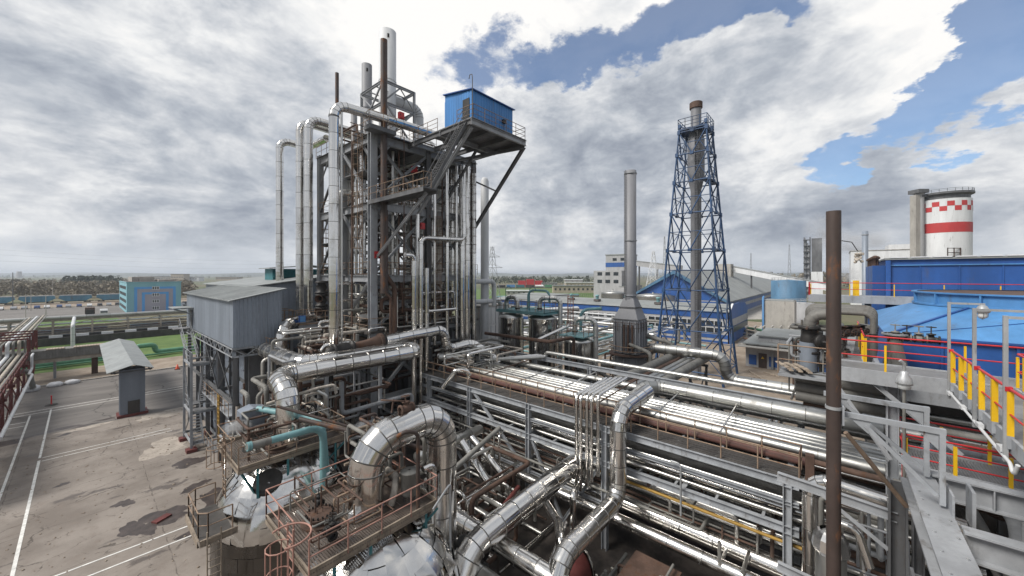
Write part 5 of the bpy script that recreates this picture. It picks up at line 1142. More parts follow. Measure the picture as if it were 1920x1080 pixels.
pipe('slanting shiny pipe with a bent foot, nearer the tank arch', [(17.0, 19.3, 4.6), (17.0, 16.5, 2.5), (17.0, 16.2, .2)], .26, 'stain', bend=.6, sleeve=.9); pipe('slanting shiny pipe with a bent foot, nearer the rack', [(18.2, 19.6, 4.4), (18.2, 16.6, 2.8), (18.2, 16.3, .2)], .26, 'stain', bend=.6, sleeve=.9)
pipe('straight grey brown pipe slanting across the dark gap', [(18.4, 17.1, 5.7), (13.2, 16.9, 4.3)], .15, 'insul', sleeve=9); pipe('shiny header feeding the two slanting pipes', [(13.5, 19.5, 4.75), (19.6, 20.2, 4.4)], .32, 'stain_dull', sleeve=1.3)
pipe('thick shiny pipe low in the foreground pointing at the camera', [(13.2, 20, 3.0), (13.2, 8.2, 3.0), (13.2, 7.0, 1.0)], .42, 'stain', bend=1.0, sleeve=1.1); pipe('duller thick pipe low in the foreground beside it', [(11.9, 20, 2.3), (11.9, 6.5, 2.3)], .40, 'stain_dull', sleeve=1.1)
pipe('short upright bend between the cross pipes', [(15.6, 10.3, 1.0), (15.6, 10.3, 2.6), (16.9, 11.4, 2.6), (17.8, 12.8, 2.6)], .24, 'stain', bend=.55, sleeve=.8); pipe('dark red pipe low in the gap', [(14.2, 14.5, 2.0), (18.6, 15.6, 2.2)], .13, 'red_oxide', sleeve=9)
pipe('slim inclined pipe between the cross pipes', [(13.9, 10.3, 1.6), (17.4, 11.2, 2.4)], .12, 'stain', sleeve=1.6); pipe('thin bent drop pipe at the rack column', [(19.7, 6.4, 6.5), (19.7, 5.9, 6.5), (19.7, 5.9, 3.9)], .05, 'galv', bend=.2); pipe('slim bent drop pipe above the dark gap', [(19.6, 17.9, 4.9), (18.9, 17.6, 4.9), (18.9, 17.6, 3.0)], .09, 'stain', bend=.2)
pipe('short horizontal pipe at the tower end of the rack', [(19.2, 24.2, 6.8), (19.9, 23.4, 8.2), (20.6, 22.6, 8.2), (20.6, 22.6, 6.4)], .22, 'stain', bend=.4, sleeve=.9)
clutter((11.5, 13.2, .3), (19.5, 20, 3.6), 40, 61, 'thin pipe low in the dark gap between tank and rack', 'thin pipes in the dark gap', ['stain_dull', 'rusty', 'stain', 'insul'], .04, .14)
clutter((14, 3, .2), (19, 8.8, 2.2), 12, 62, 'thin pipe low in front of the rack', 'thin pipes in front of the rack', ['rusty', 'stain_dull', 'insul'], .04, .09); clutter((20.4, 2, 2.5), (28, 26, 5), 150, 63, 'thin pipe in the shadow under the rack', 'thin pipes under the rack', ['stain_dull', 'rusty', 'insul'], .04, .10, solo=False)
rnd = random.Random(4)
for i in range(8): valve('lagged or iron valve at the tower end of the rack', (rnd.uniform(21.8, 25), rnd.uniform(24.2, 26.2), rnd.uniform(7.9, 8.6)), rnd.choice([(1,0,0),(0,1,0)]), rnd.uniform(.15, .25), (0,0,1), rnd.choice(['lagging', 'black', 'galv']), 'valves at the tower end of the rack')
clutter((20.5, 23, 7.4), (28, 28.5, 9.2), 24, 64, 'thin bent pipe at the tower end of the rack', 'thin pipes at the tower end of the rack', ['stain', 'stain_dull', 'rusty', 'lagging', 'insul'], .04, .13)
def motor(label, p, ax, rr, L, m='rusty'):
    p = V(p); t = thing('pump_motor', label, 'pump', p); a = V(ax)
    MB().lathe([(.05, -L/2), (rr*.8, -L/2), (rr, -L*.4), (rr, L*.3), (rr*.6, L*.34), (rr*.5, L/2), (.05, L/2)], p, 18, ax).build('casing', m, t); MB().lathe([(rr*1.3, L*.3), (rr*1.3, L*.36), (rr*.5, L*.37)], p, 18, ax).build('flange', 'stain', t); MB().box(p - V((0, 0, rr + .1)), (max(.6, abs(a.x)*L), max(.6, abs(a.y)*L), .2)).build('bed', 'steel_dark', t)
motor('round rusty pump lying in the dark gap', (14.6, 17.2, 1.6), (1, .3, 0), .7, 2.0); motor('rust red pump with a shiny cover between the cross pipes', (16.2, 9.9, 1.2), (1, -.5, 0), .65, 1.8, 'red_oxide')
motor('shiny drum end in the lower foreground', (11.2, 9.6, 1.6), (-.4, -1, .2), .9, 2.0, 'stain_dull'); motor('dark pump beside the tank arch', (12.6, 13.5, 2.5), (.3, -1, 0), .5, 1.6, 'black')
t = thing('pump_house', 'dark rusty equipment block under the cross pipes', 'equipment', (17, 6.5, 0)); MB().bx((16.2, 5.6, 0), (18.4, 7.6, 1.9)).build('body', 'dark_plate', t); MB().bx((16.3, 5.55, .3), (18.2, 5.598, 1.6)).build('door', 'rusty', t); MB().bx((16.1, 5.5, 1.9), (18.5, 7.7, 1.98)).build('lid', 'rusty', t)
# ================================================================== ROUND TANKS
def head(mb, c, R, z0, h, rows, cols, rnd, zb, mb2):
    def pt(u, a, k=1.0):      # u 0 equator .. 1 pole
        q = u * math.pi / 2; return V((c[0] + R*k*math.cos(q)*math.cos(a), c[1] + R*k*math.cos(q)*math.sin(a), z0 + h*k*math.sin(q)))
    for i in range(rows):
        nc = max(6, round(cols * math.cos((i + .4) / rows * 1.45))); off = rnd.random()
        for j in range(nc):
            u0, u1 = i / rows, (i + 1) / rows + .012; a0, a1 = 6.2832*(j + off)/nc, 6.2832*(j + 1 + off)/nc + .012
            k = [1 + rnd.uniform(-.012, .014) for _ in range(4)]; n = 3; vs = []
            for p in range(n + 1):
                for q in range(n + 1):
                    fu, fa = p/n, q/n; kk = (k[0]*(1-fu)+k[1]*fu)*(1-fa) + (k[2]*(1-fu)+k[3]*fu)*fa
                    vs.append(pt(min(1, u0+(u1-u0)*fu), a0+(a1-a0)*fa, kk))
            mb.add(vs, [(p*(n+1)+q, p*(n+1)+q+1, (p+1)*(n+1)+q+1, (p+1)*(n+1)+q) for p in range(n) for q in range(n)], True)
    zr = [zb + (z0 - zb) * i / 4 for i in range(5)]
    for i in range(4):
        off = rnd.random()
        for j in range(cols):
            a0, a1 = 6.2832*(j+off)/cols, 6.2832*(j+1+off)/cols + .01; k0, k1 = 1 + rnd.uniform(-.003, .006), 1 + rnd.uniform(-.003, .006); vs = []
            for z in (zr[i], zr[i+1] + .03):
                for q in range(4): a = a0 + (a1-a0)*q/3; k = k0 + (k1-k0)*q/3; vs.append(V((c[0]+R*k*math.cos(a), c[1]+R*k*math.sin(a), z)))
            mb2.add(vs, [(q, q+1, q+5, q+4) for q in range(3)], True)
def tank(label, c, R, z0, h, seed):
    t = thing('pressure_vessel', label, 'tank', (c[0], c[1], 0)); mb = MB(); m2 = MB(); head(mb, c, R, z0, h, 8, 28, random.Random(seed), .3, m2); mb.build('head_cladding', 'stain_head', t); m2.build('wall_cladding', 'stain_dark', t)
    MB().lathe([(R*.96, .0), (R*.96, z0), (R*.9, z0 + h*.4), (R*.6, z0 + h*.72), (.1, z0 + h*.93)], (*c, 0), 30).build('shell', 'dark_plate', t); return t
T1 = tank('round headed vessel with shiny patchwork cladding, the one behind with the dark opening', (7.5, 23.7), 3.25, 2.9, 3.45, 3); T2 = tank('round headed vessel with shiny patchwork cladding, nearest to the camera', (7.55, 13.7), 3.35, 2.9, 3.5, 9)
a = V((6.25, 22.0, 5.35)); nrm = V((-.35, -.55, .80)).normalized(); MB().lathe([(.0, .16), (.62, .16), (.66, .1), (.70, -.3)], a, 26, nrm, smooth=False).build('dark_opening', 'black', T1)
def tank_plat(label, x0, x1, y0, y1, z, rm, toe=.34, rail_sides='wsen'):
    t = thing('tank_platform', label, 'platform', ((x0+x1)/2, (y0+y1)/2, z))
    MB().bx((x0, y0, z - .03), (x1, y1, z)).build('mesh_deck', 'mesh_deck', t)
    for i in range(7): x = x0 + (x1-x0)*i/6; MB().beam((x, y0, z - .1), (x, y1, z - .1), .06, .12, 'L').build('joist', 'tan_steel', t)
    for a, b in (((x0, y0), (x1, y0)), ((x1, y0), (x1, y1)), ((x1, y1), (x0, y1)), ((x0, y1), (x0, y0))): MB().beam((*a, z - .02), (*b, z - .02), .06, toe, 'U').build('toe_plate', 'tan_steel', t)
    mb = MB()
    mb.rail([(x0, y1, z), (x0, y0 + 1.3, z)], 1.1, 1.3, .028); mb.rail([(x0, y0, z), (x1, y0, z)], 1.1, 1.25, .028); mb.rail([(x1, y0, z), (x1, y1, z)], 1.1, 1.3, .028); mb.rail([(x1, y1, z), (x0, y1, z)], 1.1, 1.6, .028); mb.build('railing', [rm, 'rail_rust'], t)
    for x in (x0 + .8, (x0+x1)/2 - .4, x1 - .5):
        for y in (y0 + .1, y1 - .1): MB().beam((x, y, z - 1.7), (x, y, z - .1), .11, .11, 'L').build('leg', 'teal_dark', t)
    MB().beam((x0 + .1, y0 + .1, z - .1), (x0 + 1.0, y0 + .5, z - 2.0), .12, .12, 'L').build('strut', 'teal_dark', t); MB().beam((x1 + .1, y0 + .1, z - .3), (x1 - .9, y0 + .6, z - 1.4), .1, .1, 'L').build('strut', 'teal_dark', t)
    return t
PZ = 6.6
q1 = tank_plat('mesh platform with tan rails over the rear round vessel', 4.9, 10.0, 21.6, 25.8, PZ, 'rail_rust'); q2 = tank_plat('mesh platform with faded red rails over the nearest round vessel', 4.65, 9.6, 12.45, 16.6, PZ, 'rail_pink')
def cage(parent, x, y, z0, z1, m):
    MB().ladder((x, y, z0), z1 - z0, (-1, 0), .5, True, .028).build('caged_ladder', m, parent)
cage(q1, 4.75, 23.6, 4.2, 7.7, 'rail_rust'); cage(q2, 4.5, 13.6, .5, 7.7, 'rail_pink')
MB().torus((4.3, 13.1, PZ + 1.12), .62, .03, 18, 6, None, rad(60), rad(300)).build('rail_loop', 'rail_pink', q2); MB().torus((4.5, 23.0, PZ + 1.12), .55, .026, 18, 6, None, rad(60), rad(300)).build('rail_loop', 'rail_rust', q1)
t = thing('side_platform', 'small low rusty platform at the side of the rear round vessel', 'platform', (4, 22.4, 2.8))
MB().bx((3.4, 21.3, 4.12), (4.6, 24.2, 4.18)).build('deck', 'dark_plate', t); MB().rail([(4.6, 21.3, 4.18), (3.7, 21.3, 4.18), (3.4, 21.6, 4.18), (3.4, 23.9, 4.18), (3.7, 24.2, 4.18), (4.5, 24.2, 4.18)], 1.1, 1.2, .03).build('railing', 'rail_rust', t); MB().beam((3.4, 21.25, 4.05), (4.8, 21.25, 4.05), .08, .3, 'U').build('edge_beam', 'tan_steel', t)
MB().beam((3.35, 21.3, 4.05), (3.35, 24.2, 4.05), .08, .3, 'U').build('edge_beam', 'tan_steel', t); MB().ladder((3.9, 21.2, 0), 4.5, (0, -1), .5, False, .03).build('ladder', 'tan_steel', t); MB().beam((3.5, 24.0, 4.0), (4.6, 24, 2.6), .1, .1, 'L').build('strut', 'tan_steel', t)
def manway(label, p, R, m='rusty', bolts=18):
    p = V(p); t = thing('manway_cover', label, 'manhole', p); MB().lathe([(R*1.25, -.25), (R*1.25, 0), (R*.95, .02), (R*.95, .12), (R*1.04, .12), (R*1.04, .24), (0, .26)], p, 30, smooth=False).build('cover', m, t)
    for k in range(bolts):
        q = p + V((R*.88*math.cos(6.283*k/bolts), R*.88*math.sin(6.283*k/bolts), .24)); MB().cyl(q, q + V((0,0,.09)), .035, n=6, smooth=False).build('bolt', 'black', t)
    MB().tube([p + V((-.1,0,.25)), p + V((-.1,0,.42)), p + V((.1,0,.42)), p + V((.1,0,.25))], .02, 6).build('handle', 'rusty', t)
manway('bolted rusty round manway on the nearest mesh platform', (5.95, 14.9, PZ + .05), .52); manway('flat rusty manway on the rear mesh platform', (7.0, 22.9, PZ + .05), .6, 'rusty', 12)
# big arch pipe
pipe('huge shiny arch pipe rising from the nearest round vessel', [(7.45, 14.3, 5.4), (7.5, 14.25, 9.2), (11.15, 14.1, 9.55), (11.15, 14.1, .3)], .69, 'stain', bend=1.2, sleeve=1.15)
valve('valve with a large ring wheel on top of the huge arch pipe', (9.3, 14.2, 10.15), (1, 0, 0), .22, (0, .2, 1), 'rusty', None, .4)
def hoop(label, p, R, ax, rr=.035, m='rusty'):
    t = thing('wheel_ring', label, 'handwheel', p); MB().torus(p, R, rr, 28, 8, ax).build('rim', m, t); p = V(p); ax_ = V(ax).normalized(); a, b = frame(ax_)
    for k in range(3): MB().tube([p, p + (a*math.cos(k*2.094) + b*math.sin(k*2.094))*R], rr*.6, 6).build('spoke', m, t)
    MB().cyl(p - ax_*.5, p + ax_*.06, rr*1.2, n=8).build('spindle', m, t)
hoop('large rusty ring wheel above the huge arch pipe', (8.9, 14.6, 10.5), .5, (.3, .2, 1)); hoop('dark ring wheel behind the upper teal pipe', (8.7, 23.5, 7.9), .45, (-.5, -.8, .3), .05, 'black')
pipe('brown gooseneck vent in front of the huge arch pipe', [(8.75, 12.55, 6.7), (8.75, 12.55, 9.75), (8.3, 12.75, 9.85), (8.0, 12.9, 9.7)], .075, 'brown_pipe', bend=.35)
pipe('slim silver drop pipe beside the arch pipe', [(9.3, 13.0, 7.9), (9.85, 13.0, 7.9), (9.85, 13.0, 1.0)], .12, 'stain', bend=.3, sleeve=1.5); pipe('thin silver rail pipe at the platform end', [(9.2, 12.2, 6.6), (10.0, 12.2, 7.2), (10.1, 12.2, 7.2), (10.1, 12.2, 1)], .045, 'galv', bend=.2)
pipe('teal pipe with an open flanged end bending down behind the nearest platform', [(5.0, 20.4, 8.1), (8.35, 20.5, 8.0), (8.35, 20.5, 3.6)], .165, 'teal', bend=.7, sleeve=9, flanges=((0, .01),), fm='teal'); pipe('teal pipe leaving the grey box and bending down beside the other', [(6.7, 25.4, 8.2), (8.5, 21.0, 8.15), (8.6, 20.7, 5.4)], .165, 'teal', bend=.9, sleeve=9)
pipe('brown unpainted end of the teal pipe', [(4.95, 20.4, 8.1), (5.9, 20.43, 8.07)], .172, 'insul', sleeve=9)
t = thing('grey_cabinet', 'blue grey sheet metal box at the start of the teal pipe', 'box', (6.5, 25.9, 7.1)); MB().prism([(5.9, 25.4, 7.1), (7.2, 25.4, 7.1), (7.2, 25.4, 8.1), (6.5, 25.4, 8.3), (5.9, 25.4, 8.1)], (0, 1.0, 0)).build('case', 'shed_grey', t); MB().bx((6.0, 25.36, 7.2), (6.6, 25.395, 7.9)).build('door', 'shed_grey', t)
for x in (6.0, 7.1): MB().beam((x, 25.9, 5), (x, 25.9, 7.1), .08, .08, 'L').build('leg', 'steel', t)
t = thing('sample_pot', 'grey vertical pot at the right end of the nearest platform', 'pot', (8.85, 13.3, PZ)); MB().lathe([(.05, .35), (.30, .36), (.33, .45), (.33, 1.25), (.36, 1.27), (.36, 1.32), (.05, 1.36)], (8.85, 13.3, PZ), 22).build('pot', 'insul', t)
for k in range(3): MB().beam((8.85 + .25*math.cos(k*2.1), 13.3 + .25*math.sin(k*2.1), PZ), (8.85 + .25*math.cos(k*2.1), 13.3 + .25*math.sin(k*2.1), PZ + .4), .05, .05, 'L').build('leg', 'steel_dark', t)
pipe('bundle of torn white lagging on a bend left of the arch pipe', [(8.5, 17.0, 5.4), (8.5, 17.0, 7.3), (8.7, 16.9, 7.6), (9.1, 16.8, 7.7)], .2, 'lagging', bend=.3, sleeve=.22); pipe('torn lagged bend at the foot of the pot', [(8.2, 13.6, 6.7), (8.3, 13.5, 7.3), (8.6, 13.9, 7.6), (8.6, 14.6, 7.6)], .13, 'lagging', bend=.3, sleeve=.3)
pipe('beige pipe with a capped end behind the arch pipe', [(8.1, 16.4, 8.0), (10.6, 16.4, 8.4)], .12, 'tan_steel', sleeve=5); pipe('brown pipe sloping behind the arch pipe', [(7.2, 20.5, 8.7), (11.5, 15.2, 7.2)], .11, 'brown_pipe', sleeve=9); pipe('second brown pipe sloping behind the arch pipe', [(6.5, 21.5, 9.3), (10.8, 17.6, 7.3)], .07, 'brown_pipe', sleeve=9)
pipe('pale pipe with a bent end above the rear mesh platform', [(6.9, 24.6, 8.6), (9.4, 23.8, 9.1), (10.3, 23.6, 9.15), (10.4, 23.6, 8.6)], .09, 'lagging', bend=.2); pipe('grey crank pipe behind the rear platform', [(10.2, 24.6, 6.7), (10.2, 24.6, 8.3), (9.8, 24.9, 8.6)], .12, 'stain_dull', bend=.3); pipe('beige crank pipe above the rear platform edge', [(9.0, 22.2, 7.6), (10.3, 20.3, 7.1), (10.9, 19.2, 6.0)], .11, 'tan_steel', bend=.3, sleeve=5)
clutter((5.2, 13, PZ + .08), (9.3, 16.3, PZ + 1.3), 20, 71, 'thin rusty pipe on the nearest mesh platform', 'thin pipes on the nearest mesh platform', ['rusty', 'insul', 'brown_pipe', 'rusty', 'rail_rust'], .02, .05); clutter((5.4, 22.3, PZ + .08), (9.7, 25.6, PZ + 1.5), 26, 72, 'thin rusty pipe on the rear mesh platform', 'thin pipes on the rear mesh platform', ['rusty', 'insul', 'lagging', 'rusty', 'stain'], .025, .07)
clutter((6, 26.2, 3.5), (12, 29, 8.8), 34, 73, 'thin pipe in the clutter behind the rear round vessel', 'thin pipes behind the rear round vessel', ['rusty', 'insul', 'stain', 'stain_dull', 'lagging'], .04, .15); clutter((8.2, 14.4, PZ), (10.8, 18.5, 9), 16, 74, 'thin bent pipe around the arch pipe', 'thin pipes around the arch pipe', ['rusty', 'insul', 'tan_steel', 'brown_pipe'], .04, .11)
rnd = random.Random(12)
for i in range(10): valve('small rusty valve on the mesh platforms', (rnd.uniform(5.6, 9.3), rnd.choice([rnd.uniform(13.2, 15.9), rnd.uniform(22.4, 25.4)]), PZ + rnd.uniform(.3, .9)), rnd.choice([(1,0,0),(0,1,0)]), rnd.uniform(.10, .18), (0,0,1), rnd.choice(['black', 'rusty', 'lagging']), 'small valves on the mesh platforms')
for i, (x, y, w_) in enumerate([(6.9, 13.9, .5), (8.0, 15.6, .35), (8.6, 24.9, .6)]): t = thing('loose_box', ['pale loose box lying on the nearest platform', 'small loose tin by the arch pipe foot', 'white loose box on the rear platform'][i], 'box', (x, y, PZ)); MB().box((x, y, PZ + .17), (w_, w_*.7, .3), .4).build('carton', ['galv', 'rusty', 'white'][i], t); MB().box((x, y, PZ + .33), (w_*1.02, w_*.72, .03), .4).build('lid', ['galv', 'rusty', 'white'][i], t)
o = MB().box((3.4, 33.3, .06), (.9, .45, .1), .5); tag(o.build('red_plate', 'red_oxide'), 'red plate lying on the cracked yard concrete', 'plate')
# ================================================================== BEHIND THE RACK
def stank(label, x, y, R, h, z0=0):
    t = thing('storage_tank', label, 'tank', (x, y, 0)); rnd = random.Random(int(x*10)); mb = MB(); rows, cols = 6, 18
    for i in range(rows):
        off = rnd.random()
        for j in range(cols):
            a0, a1 = 6.2832*(j+off)/cols, 6.2832*(j+1+off)/cols + .012; k0, k1 = 1 + rnd.uniform(-.002, .006), 1 + rnd.uniform(-.002, .006); vs = []
            for z in (h*i/rows, h*(i+1)/rows + .03):
                for q in range(3): a = a0 + (a1-a0)*q/2; k = k0 + (k1-k0)*q/2; vs.append(V((x + R*k*math.cos(a), y + R*k*math.sin(a), z)))
            mb.add(vs, [(q, q+1, q+4, q+3) for q in range(2)], True)
    mb.build('cladding', 'stain_head', t); MB().lathe([(R*1.02, h-.1), (R*1.02, h+.05), (R*.55, h + R*.22), (0.05, h + R*.25)], (x, y, 0), 30).build('roof', 'stain_dull', t)
    for k in range(5): MB().cyl((x + R*1.01*math.cos(k*1.1+3), y + R*1.01*math.sin(k*1.1+3), 0), (x + R*1.01*math.cos(k*1.1+3), y + R*1.01*math.sin(k*1.1+3), h*.98), .07, n=6).build('standpipe', 'insul', t)
    return t
stank('shiny upright tank under the teal platform, nearer the tower', 33.9, 29.6, 1.45, 11.0); stank('shiny upright tank under the teal platform, nearer the blue striped hall', 35.4, 26.0, 1.65, 11.0); stank('shorter shiny upright tank with its own small teal platform', 34.9, 20.9, 1.5, 9.0)
t = thing('tank_platform', 'long teal platform with tan rails across the two tall shiny tanks', 'platform', (34.6, 27.8, 11.8))
MB().bx((33.2, 24.2, 11.68), (36.6, 31.4, 11.76)).build('deck', 'teal_dark', t)
for a, b in (((33.2, 24.2), (33.2, 31.4)), ((33.2, 24.2), (36.6, 24.2)), ((36.6, 24.2), (36.6, 31.4)), ((33.2, 31.4), (36.6, 31.4))): MB().beam((*a, 11.66), (*b, 11.66), .1, .34, 'U').build('edge_beam', 'teal', t); MB().rail([(*a, 11.76), (*b, 11.76)], 1.1, 1.2, .03).build('railing', 'rail_rust', t)
t = thing('tank_platform', 'small teal platform on the shorter shiny tank', 'platform', (34.9, 20.9, 9.7)); MB().bx((33.4, 19.4, 9.5), (36.4, 22.4, 9.62)).build('deck', 'teal', t)
for a, b in (((33.4, 19.4), (33.4, 22.4)), ((33.4, 19.4), (36.4, 19.4)), ((36.4, 19.4), (36.4, 22.4))): MB().rail([(*a, 9.62), (*b, 9.62)], 1.1, 1.0, .03).build('railing', 'rail_rust', t)
def over(label, x, y, z0, dx, dy, h, rr, zd, m='stain_dull'): pipe(label, [(x, y, z0), (x, y, z0+h), (x+dx, y+dy, z0+h), (x+dx, y+dy, zd)], rr, m, bend=rr*2.6, sleeve=1.2, bands=((1, .5),), flanges=((0, .35),))
over('short looped pipe on the tall tank nearer the tower', 33.9, 28.6, 11.3, .1, 1.9, 2.0, .26, 11.8); over('looped pipe dropping beside the tall tank nearer the blue striped hall', 35.2, 26.3, 11.3, .9, -2.3, 2.0, .26, 1.0); over('looped pipe dropping beside the shorter shiny tank', 34.7, 21.2, 9.2, .7, -2.1, 2.1, .26, 1.0)
pipe('teal hoop pipe standing above the teal platform', [(36.2, 28.8, 11.8), (36.2, 28.8, 14.1), (36.2, 25.6, 14.1), (36.2, 25.6, 12.6)], .14, 'teal', bend=.8); pipe('teal hooked pipe above the shorter shiny tank', [(36.4, 21.5, 9.8), (36.4, 21.5, 12.1), (37.2, 19.4, 12.3)], .17, 'teal', bend=.9, flanges=((1, .98),), fm='teal')
pipe('silver pipe with a bend leading from the shorter tank', [(29.6, 22.6, 5), (29.6, 22.6, 9.4), (33.8, 21.4, 10.6)], .16, 'stain', bend=.35, sleeve=1.8)
for i, (x, y, z) in enumerate([(33.6, 30.2, 11.8), (34.2, 27.0, 11.8)]): pipe(['thin teal lamp hook on the teal platform near the tower', 'thin dark lamp hook on the middle of the teal platform'][i], [(x, y, z), (x, y, z+2.6), (x+.1, y-.5, z+2.9), (x+.1, y-.8, z+2.5)], .04, 'teal_dark', bend=.25)
t = thing('cage_ladder_tower', 'rusty red caged ladder beside the blue striped hall', 'ladder', (39, 23, 0)); MB().ladder((38.6, 24.2, 4), 9.5, (-1, -.6), .6, True, .035).build('ladder', 'rail_pink', t)
t = thing('white_casing', 'white ribbed sheet metal casing right of the tower', 'casing', (34.5, 34, 0))
MB().bx((32.6, 33.6, 0), (37, 38, 11.9)).build('body', 'white', t)
for i in range(5):
    for j in range(5): MB().bx((32.52, 33.8 + i*.85, .5 + j*2.3), (32.59, 34.5 + i*.85, 2.5 + j*2.3)).build('panel', 'white', t); MB().bx((32.8 + i*.85, 33.52, .5 + j*2.3), (33.5 + i*.85, 33.59, 2.5 + j*2.3)).build('panel', 'white', t)
MB().bx((32.4, 33.4, 11.9), (37.2, 38.2, 12.1)).build('lid', 'concrete_lt', t)
for i, (z, xx) in enumerate([(15.2, 33.0), (12.8, 34.2)]): pipe(['upper silver pipe jutting out right of the tower and turning down', 'lower silver pipe jutting out right of the tower and turning down'][i], [(28.5, 32.2, z), (xx, 31.6, z), (xx, 31.6, 12.2 if i == 0 else 2)], .28, 'stack_white', bend=.6, sleeve=1.6)
for i in range(4): pipe(f'{ORD[i]} grey pipe crossing low behind the tower on the right', [(28.5, 35 + i, 12.2 + i*.55), (33, 35 + i, 12.2 + i*.55)], .22, 'stack_white', sleeve=2)
# grey stack on furnace
cx, cy = 43.0, 18.6; t = thing('heater_stack', 'plain grey stack standing on a small square furnace', 'stack', (cx, cy, 0))
MB().lathe([(.66, 13.1), (.66, 28.4), (.60, 28.4), (.60, 26)], (cx, cy, 0), 30).build('shell', 'stack_grey', t)
for z in (20.0, 28.0, 13.5): MB().lathe([(.66, 0), (.74, 0), (.74, .12), (.66, .12)], (cx, cy, z), 30, smooth=False).build('band', 'steel', t)
def hood(z1, a, z0, b, c):
    h = MB(); h.add([(cx-a, cy-a, z1), (cx+a, cy-a, z1), (cx+a, cy+a, z1), (cx-a, cy+a, z1), (cx-b, cy-b, z0), (cx+c, cy-b, z0), (cx+c, cy+b, z0), (cx-b, cy+b, z0)], [(0,1,5,4),(1,2,6,5),(2,3,7,6),(3,0,4,7)]); h.build('hood', 'stack_grey', t)
hood(13.2, .6, 12.2, .95, .95); hood(12.05, .95, 10.8, 1.5, 1.0)
for z, b, c in ((12.1, 1.02, 1.02), (10.75, 1.55, 1.15)): MB().bx((cx-b, cy-b, z - .06), (cx+c, cy+b, z + .06)).build('flange', 'steel_dark', t)
MB().bx((cx-1.5, cy-1.5, 6.8), (cx+1.15, cy+1.5, 10.7)).build('box', 'stack_grey', t); MB().lathe([(1.85, 2), (1.85, 6.3), (1.6, 6.7)], (cx, cy, 0), 26).build('round_base', 'stack_grey', t)
for k in range(4): MB().bx((cx-1.66, cy-1.35 + k*.85, 6.9), (cx-1.5, cy-1.22 + k*.85, 10.6)).build('stiffener', 'steel', t); MB().bx((cx-1.35 + k*.75, cy-1.66, 6.9), (cx-1.22 + k*.75, cy-1.5, 10.6)).build('stiffener', 'steel', t)
for z in (7.7, 7.2): MB().torus((cx, cy, z), 2.5, .05, 24, 6).build('platform_ring', 'rail_rust', t)
MB().lathe([(1.7, 6.6), (2.5, 6.6), (2.5, 6.7), (1.7, 6.7)], (cx, cy, 0), 24, smooth=False).build('platform', 'rusty', t); MB().ladder((cx - .62, cy + .42, 13), 15.4, (-.7, .7), .4, False, .03).build('caged_ladder', 'steel_dark', t)
mb = MB(); mb.rail([(cx-1.7, cy-1.7, 9.4), (cx+1.3, cy-1.7, 9.4)], 1, .8); mb.rail([(cx-1.7, cy-1.7, 9.4), (cx-1.7, cy+1.7, 9.4)], 1, .8); mb.build('railing', 'rusty', t)
for k in range(8): MB().beam((cx + 1.9*math.cos(k*.785), cy + 1.9*math.sin(k*.785), 4.6), (cx + 1.9*math.cos(k*.785), cy + 1.9*math.sin(k*.785), 6.3), .1, .1, 'B').build('stiffener', 'steel', t)
for i in range(3): pipe(f'{ORD[i]} slim brown pipe on the square furnace face', [(cx-1.8, cy-1.0 + i*.5, 7.0), (cx-1.8, cy-1.0 + i*.5, 10.2)], .1, 'rusty')
pipe('grey hairpin pipe in front of the square furnace', [(cx-1.6, cy - .5, 8.0), (cx - 3.2, cy - 3.6, 7.6), (cx - 3.2, cy - 3.6, 2)], .2, 'insul', bend=.5); pipe('second grey hairpin pipe beside the square furnace', [(cx+1, cy - 1.5, 8.7), (cx + 1, cy - 4.4, 8.2), (cx + 1, cy - 4.4, 1)], .24, 'insul', bend=.6)
pipe('grey ring pipe round the foot of the square furnace', [(cx - 3, cy + 2.6, 4.6), (cx - 2.6, cy + 1.6, 3.9), (cx - 2.2, cy - 1.8, 3.9), (cx + 1.5, cy - 2.3, 3.9)], .22, 'insul', bend=.6); pipe('rust red standpipe before the square furnace', [(cx - 1.6, cy - 2.4, 1), (cx - 1.6, cy - 2.4, 5.2)], .2, 'red_oxide')
clutter((40, 15, 2.5), (46, 22, 6.5), 22, 81, 'thin pipe around the square furnace', 'thin pipes around the square furnace', ['rusty', 'insul', 'steel'], .05, .12, solo=False)
# dull thick pipes to the right of the furnace
for i, (y, rr, m) in enumerate([(14.6, .45, 'insul'), (13.6, .2, 'rusty'), (13.0, .24, 'alu'), (12.4, .24, 'alu'), (11.5, .42, 'insul')]): pipe(['thick grey pipe heading from the rack to the lattice tower, farthest left', 'slim rusty pipe next to the thick grey one heading to the lattice tower', 'pale slim pipe heading to the lattice tower', 'pale slim pipe beside another heading to the lattice tower', 'thick grey pipe heading to the lattice tower, nearest the dirt yard'][i], [(29, y, 6.6), (46, y - .4, 6.6)], rr, m, sleeve=2.5)
t = thing('pipe_trestle', 'dark trestle below the thick grey pipes', 'trestle', (38, 13, 0))
for x in (33, 39, 45):
    for y in (10.8, 15): MB().beam((x, y, 0), (x, y, 6.1), .22, .22).build('post', 'steel_dark', t)
    MB().beam((x, 10.6, 6.0), (x, 15.2, 6.0), .2, .25).build('crossbeam', 'steel', t)
for a, b in ((33, 39), (39, 45)): MB().beam((a, 10.8, 1), (b, 10.8, 5.8), .1, .1, 'L').build('brace', 'steel_dark', t); MB().beam((a, 10.75, 5.8), (b, 10.75, 1), .1, .1, 'L').build('brace', 'steel_dark', t)
pipe('big bright pipe stepping down from the lattice tower to the dirt yard', [(42.2, 22, 5.0), (43.6, 17.6, 5.0), (43.8, 16.6, 7.45), (44.2, 8.9, 7.45), (44.4, 8.7, 5.0), (44.6, -6, 5.0)], .56, 'alu', bend=1.1, sleeve=1.3)
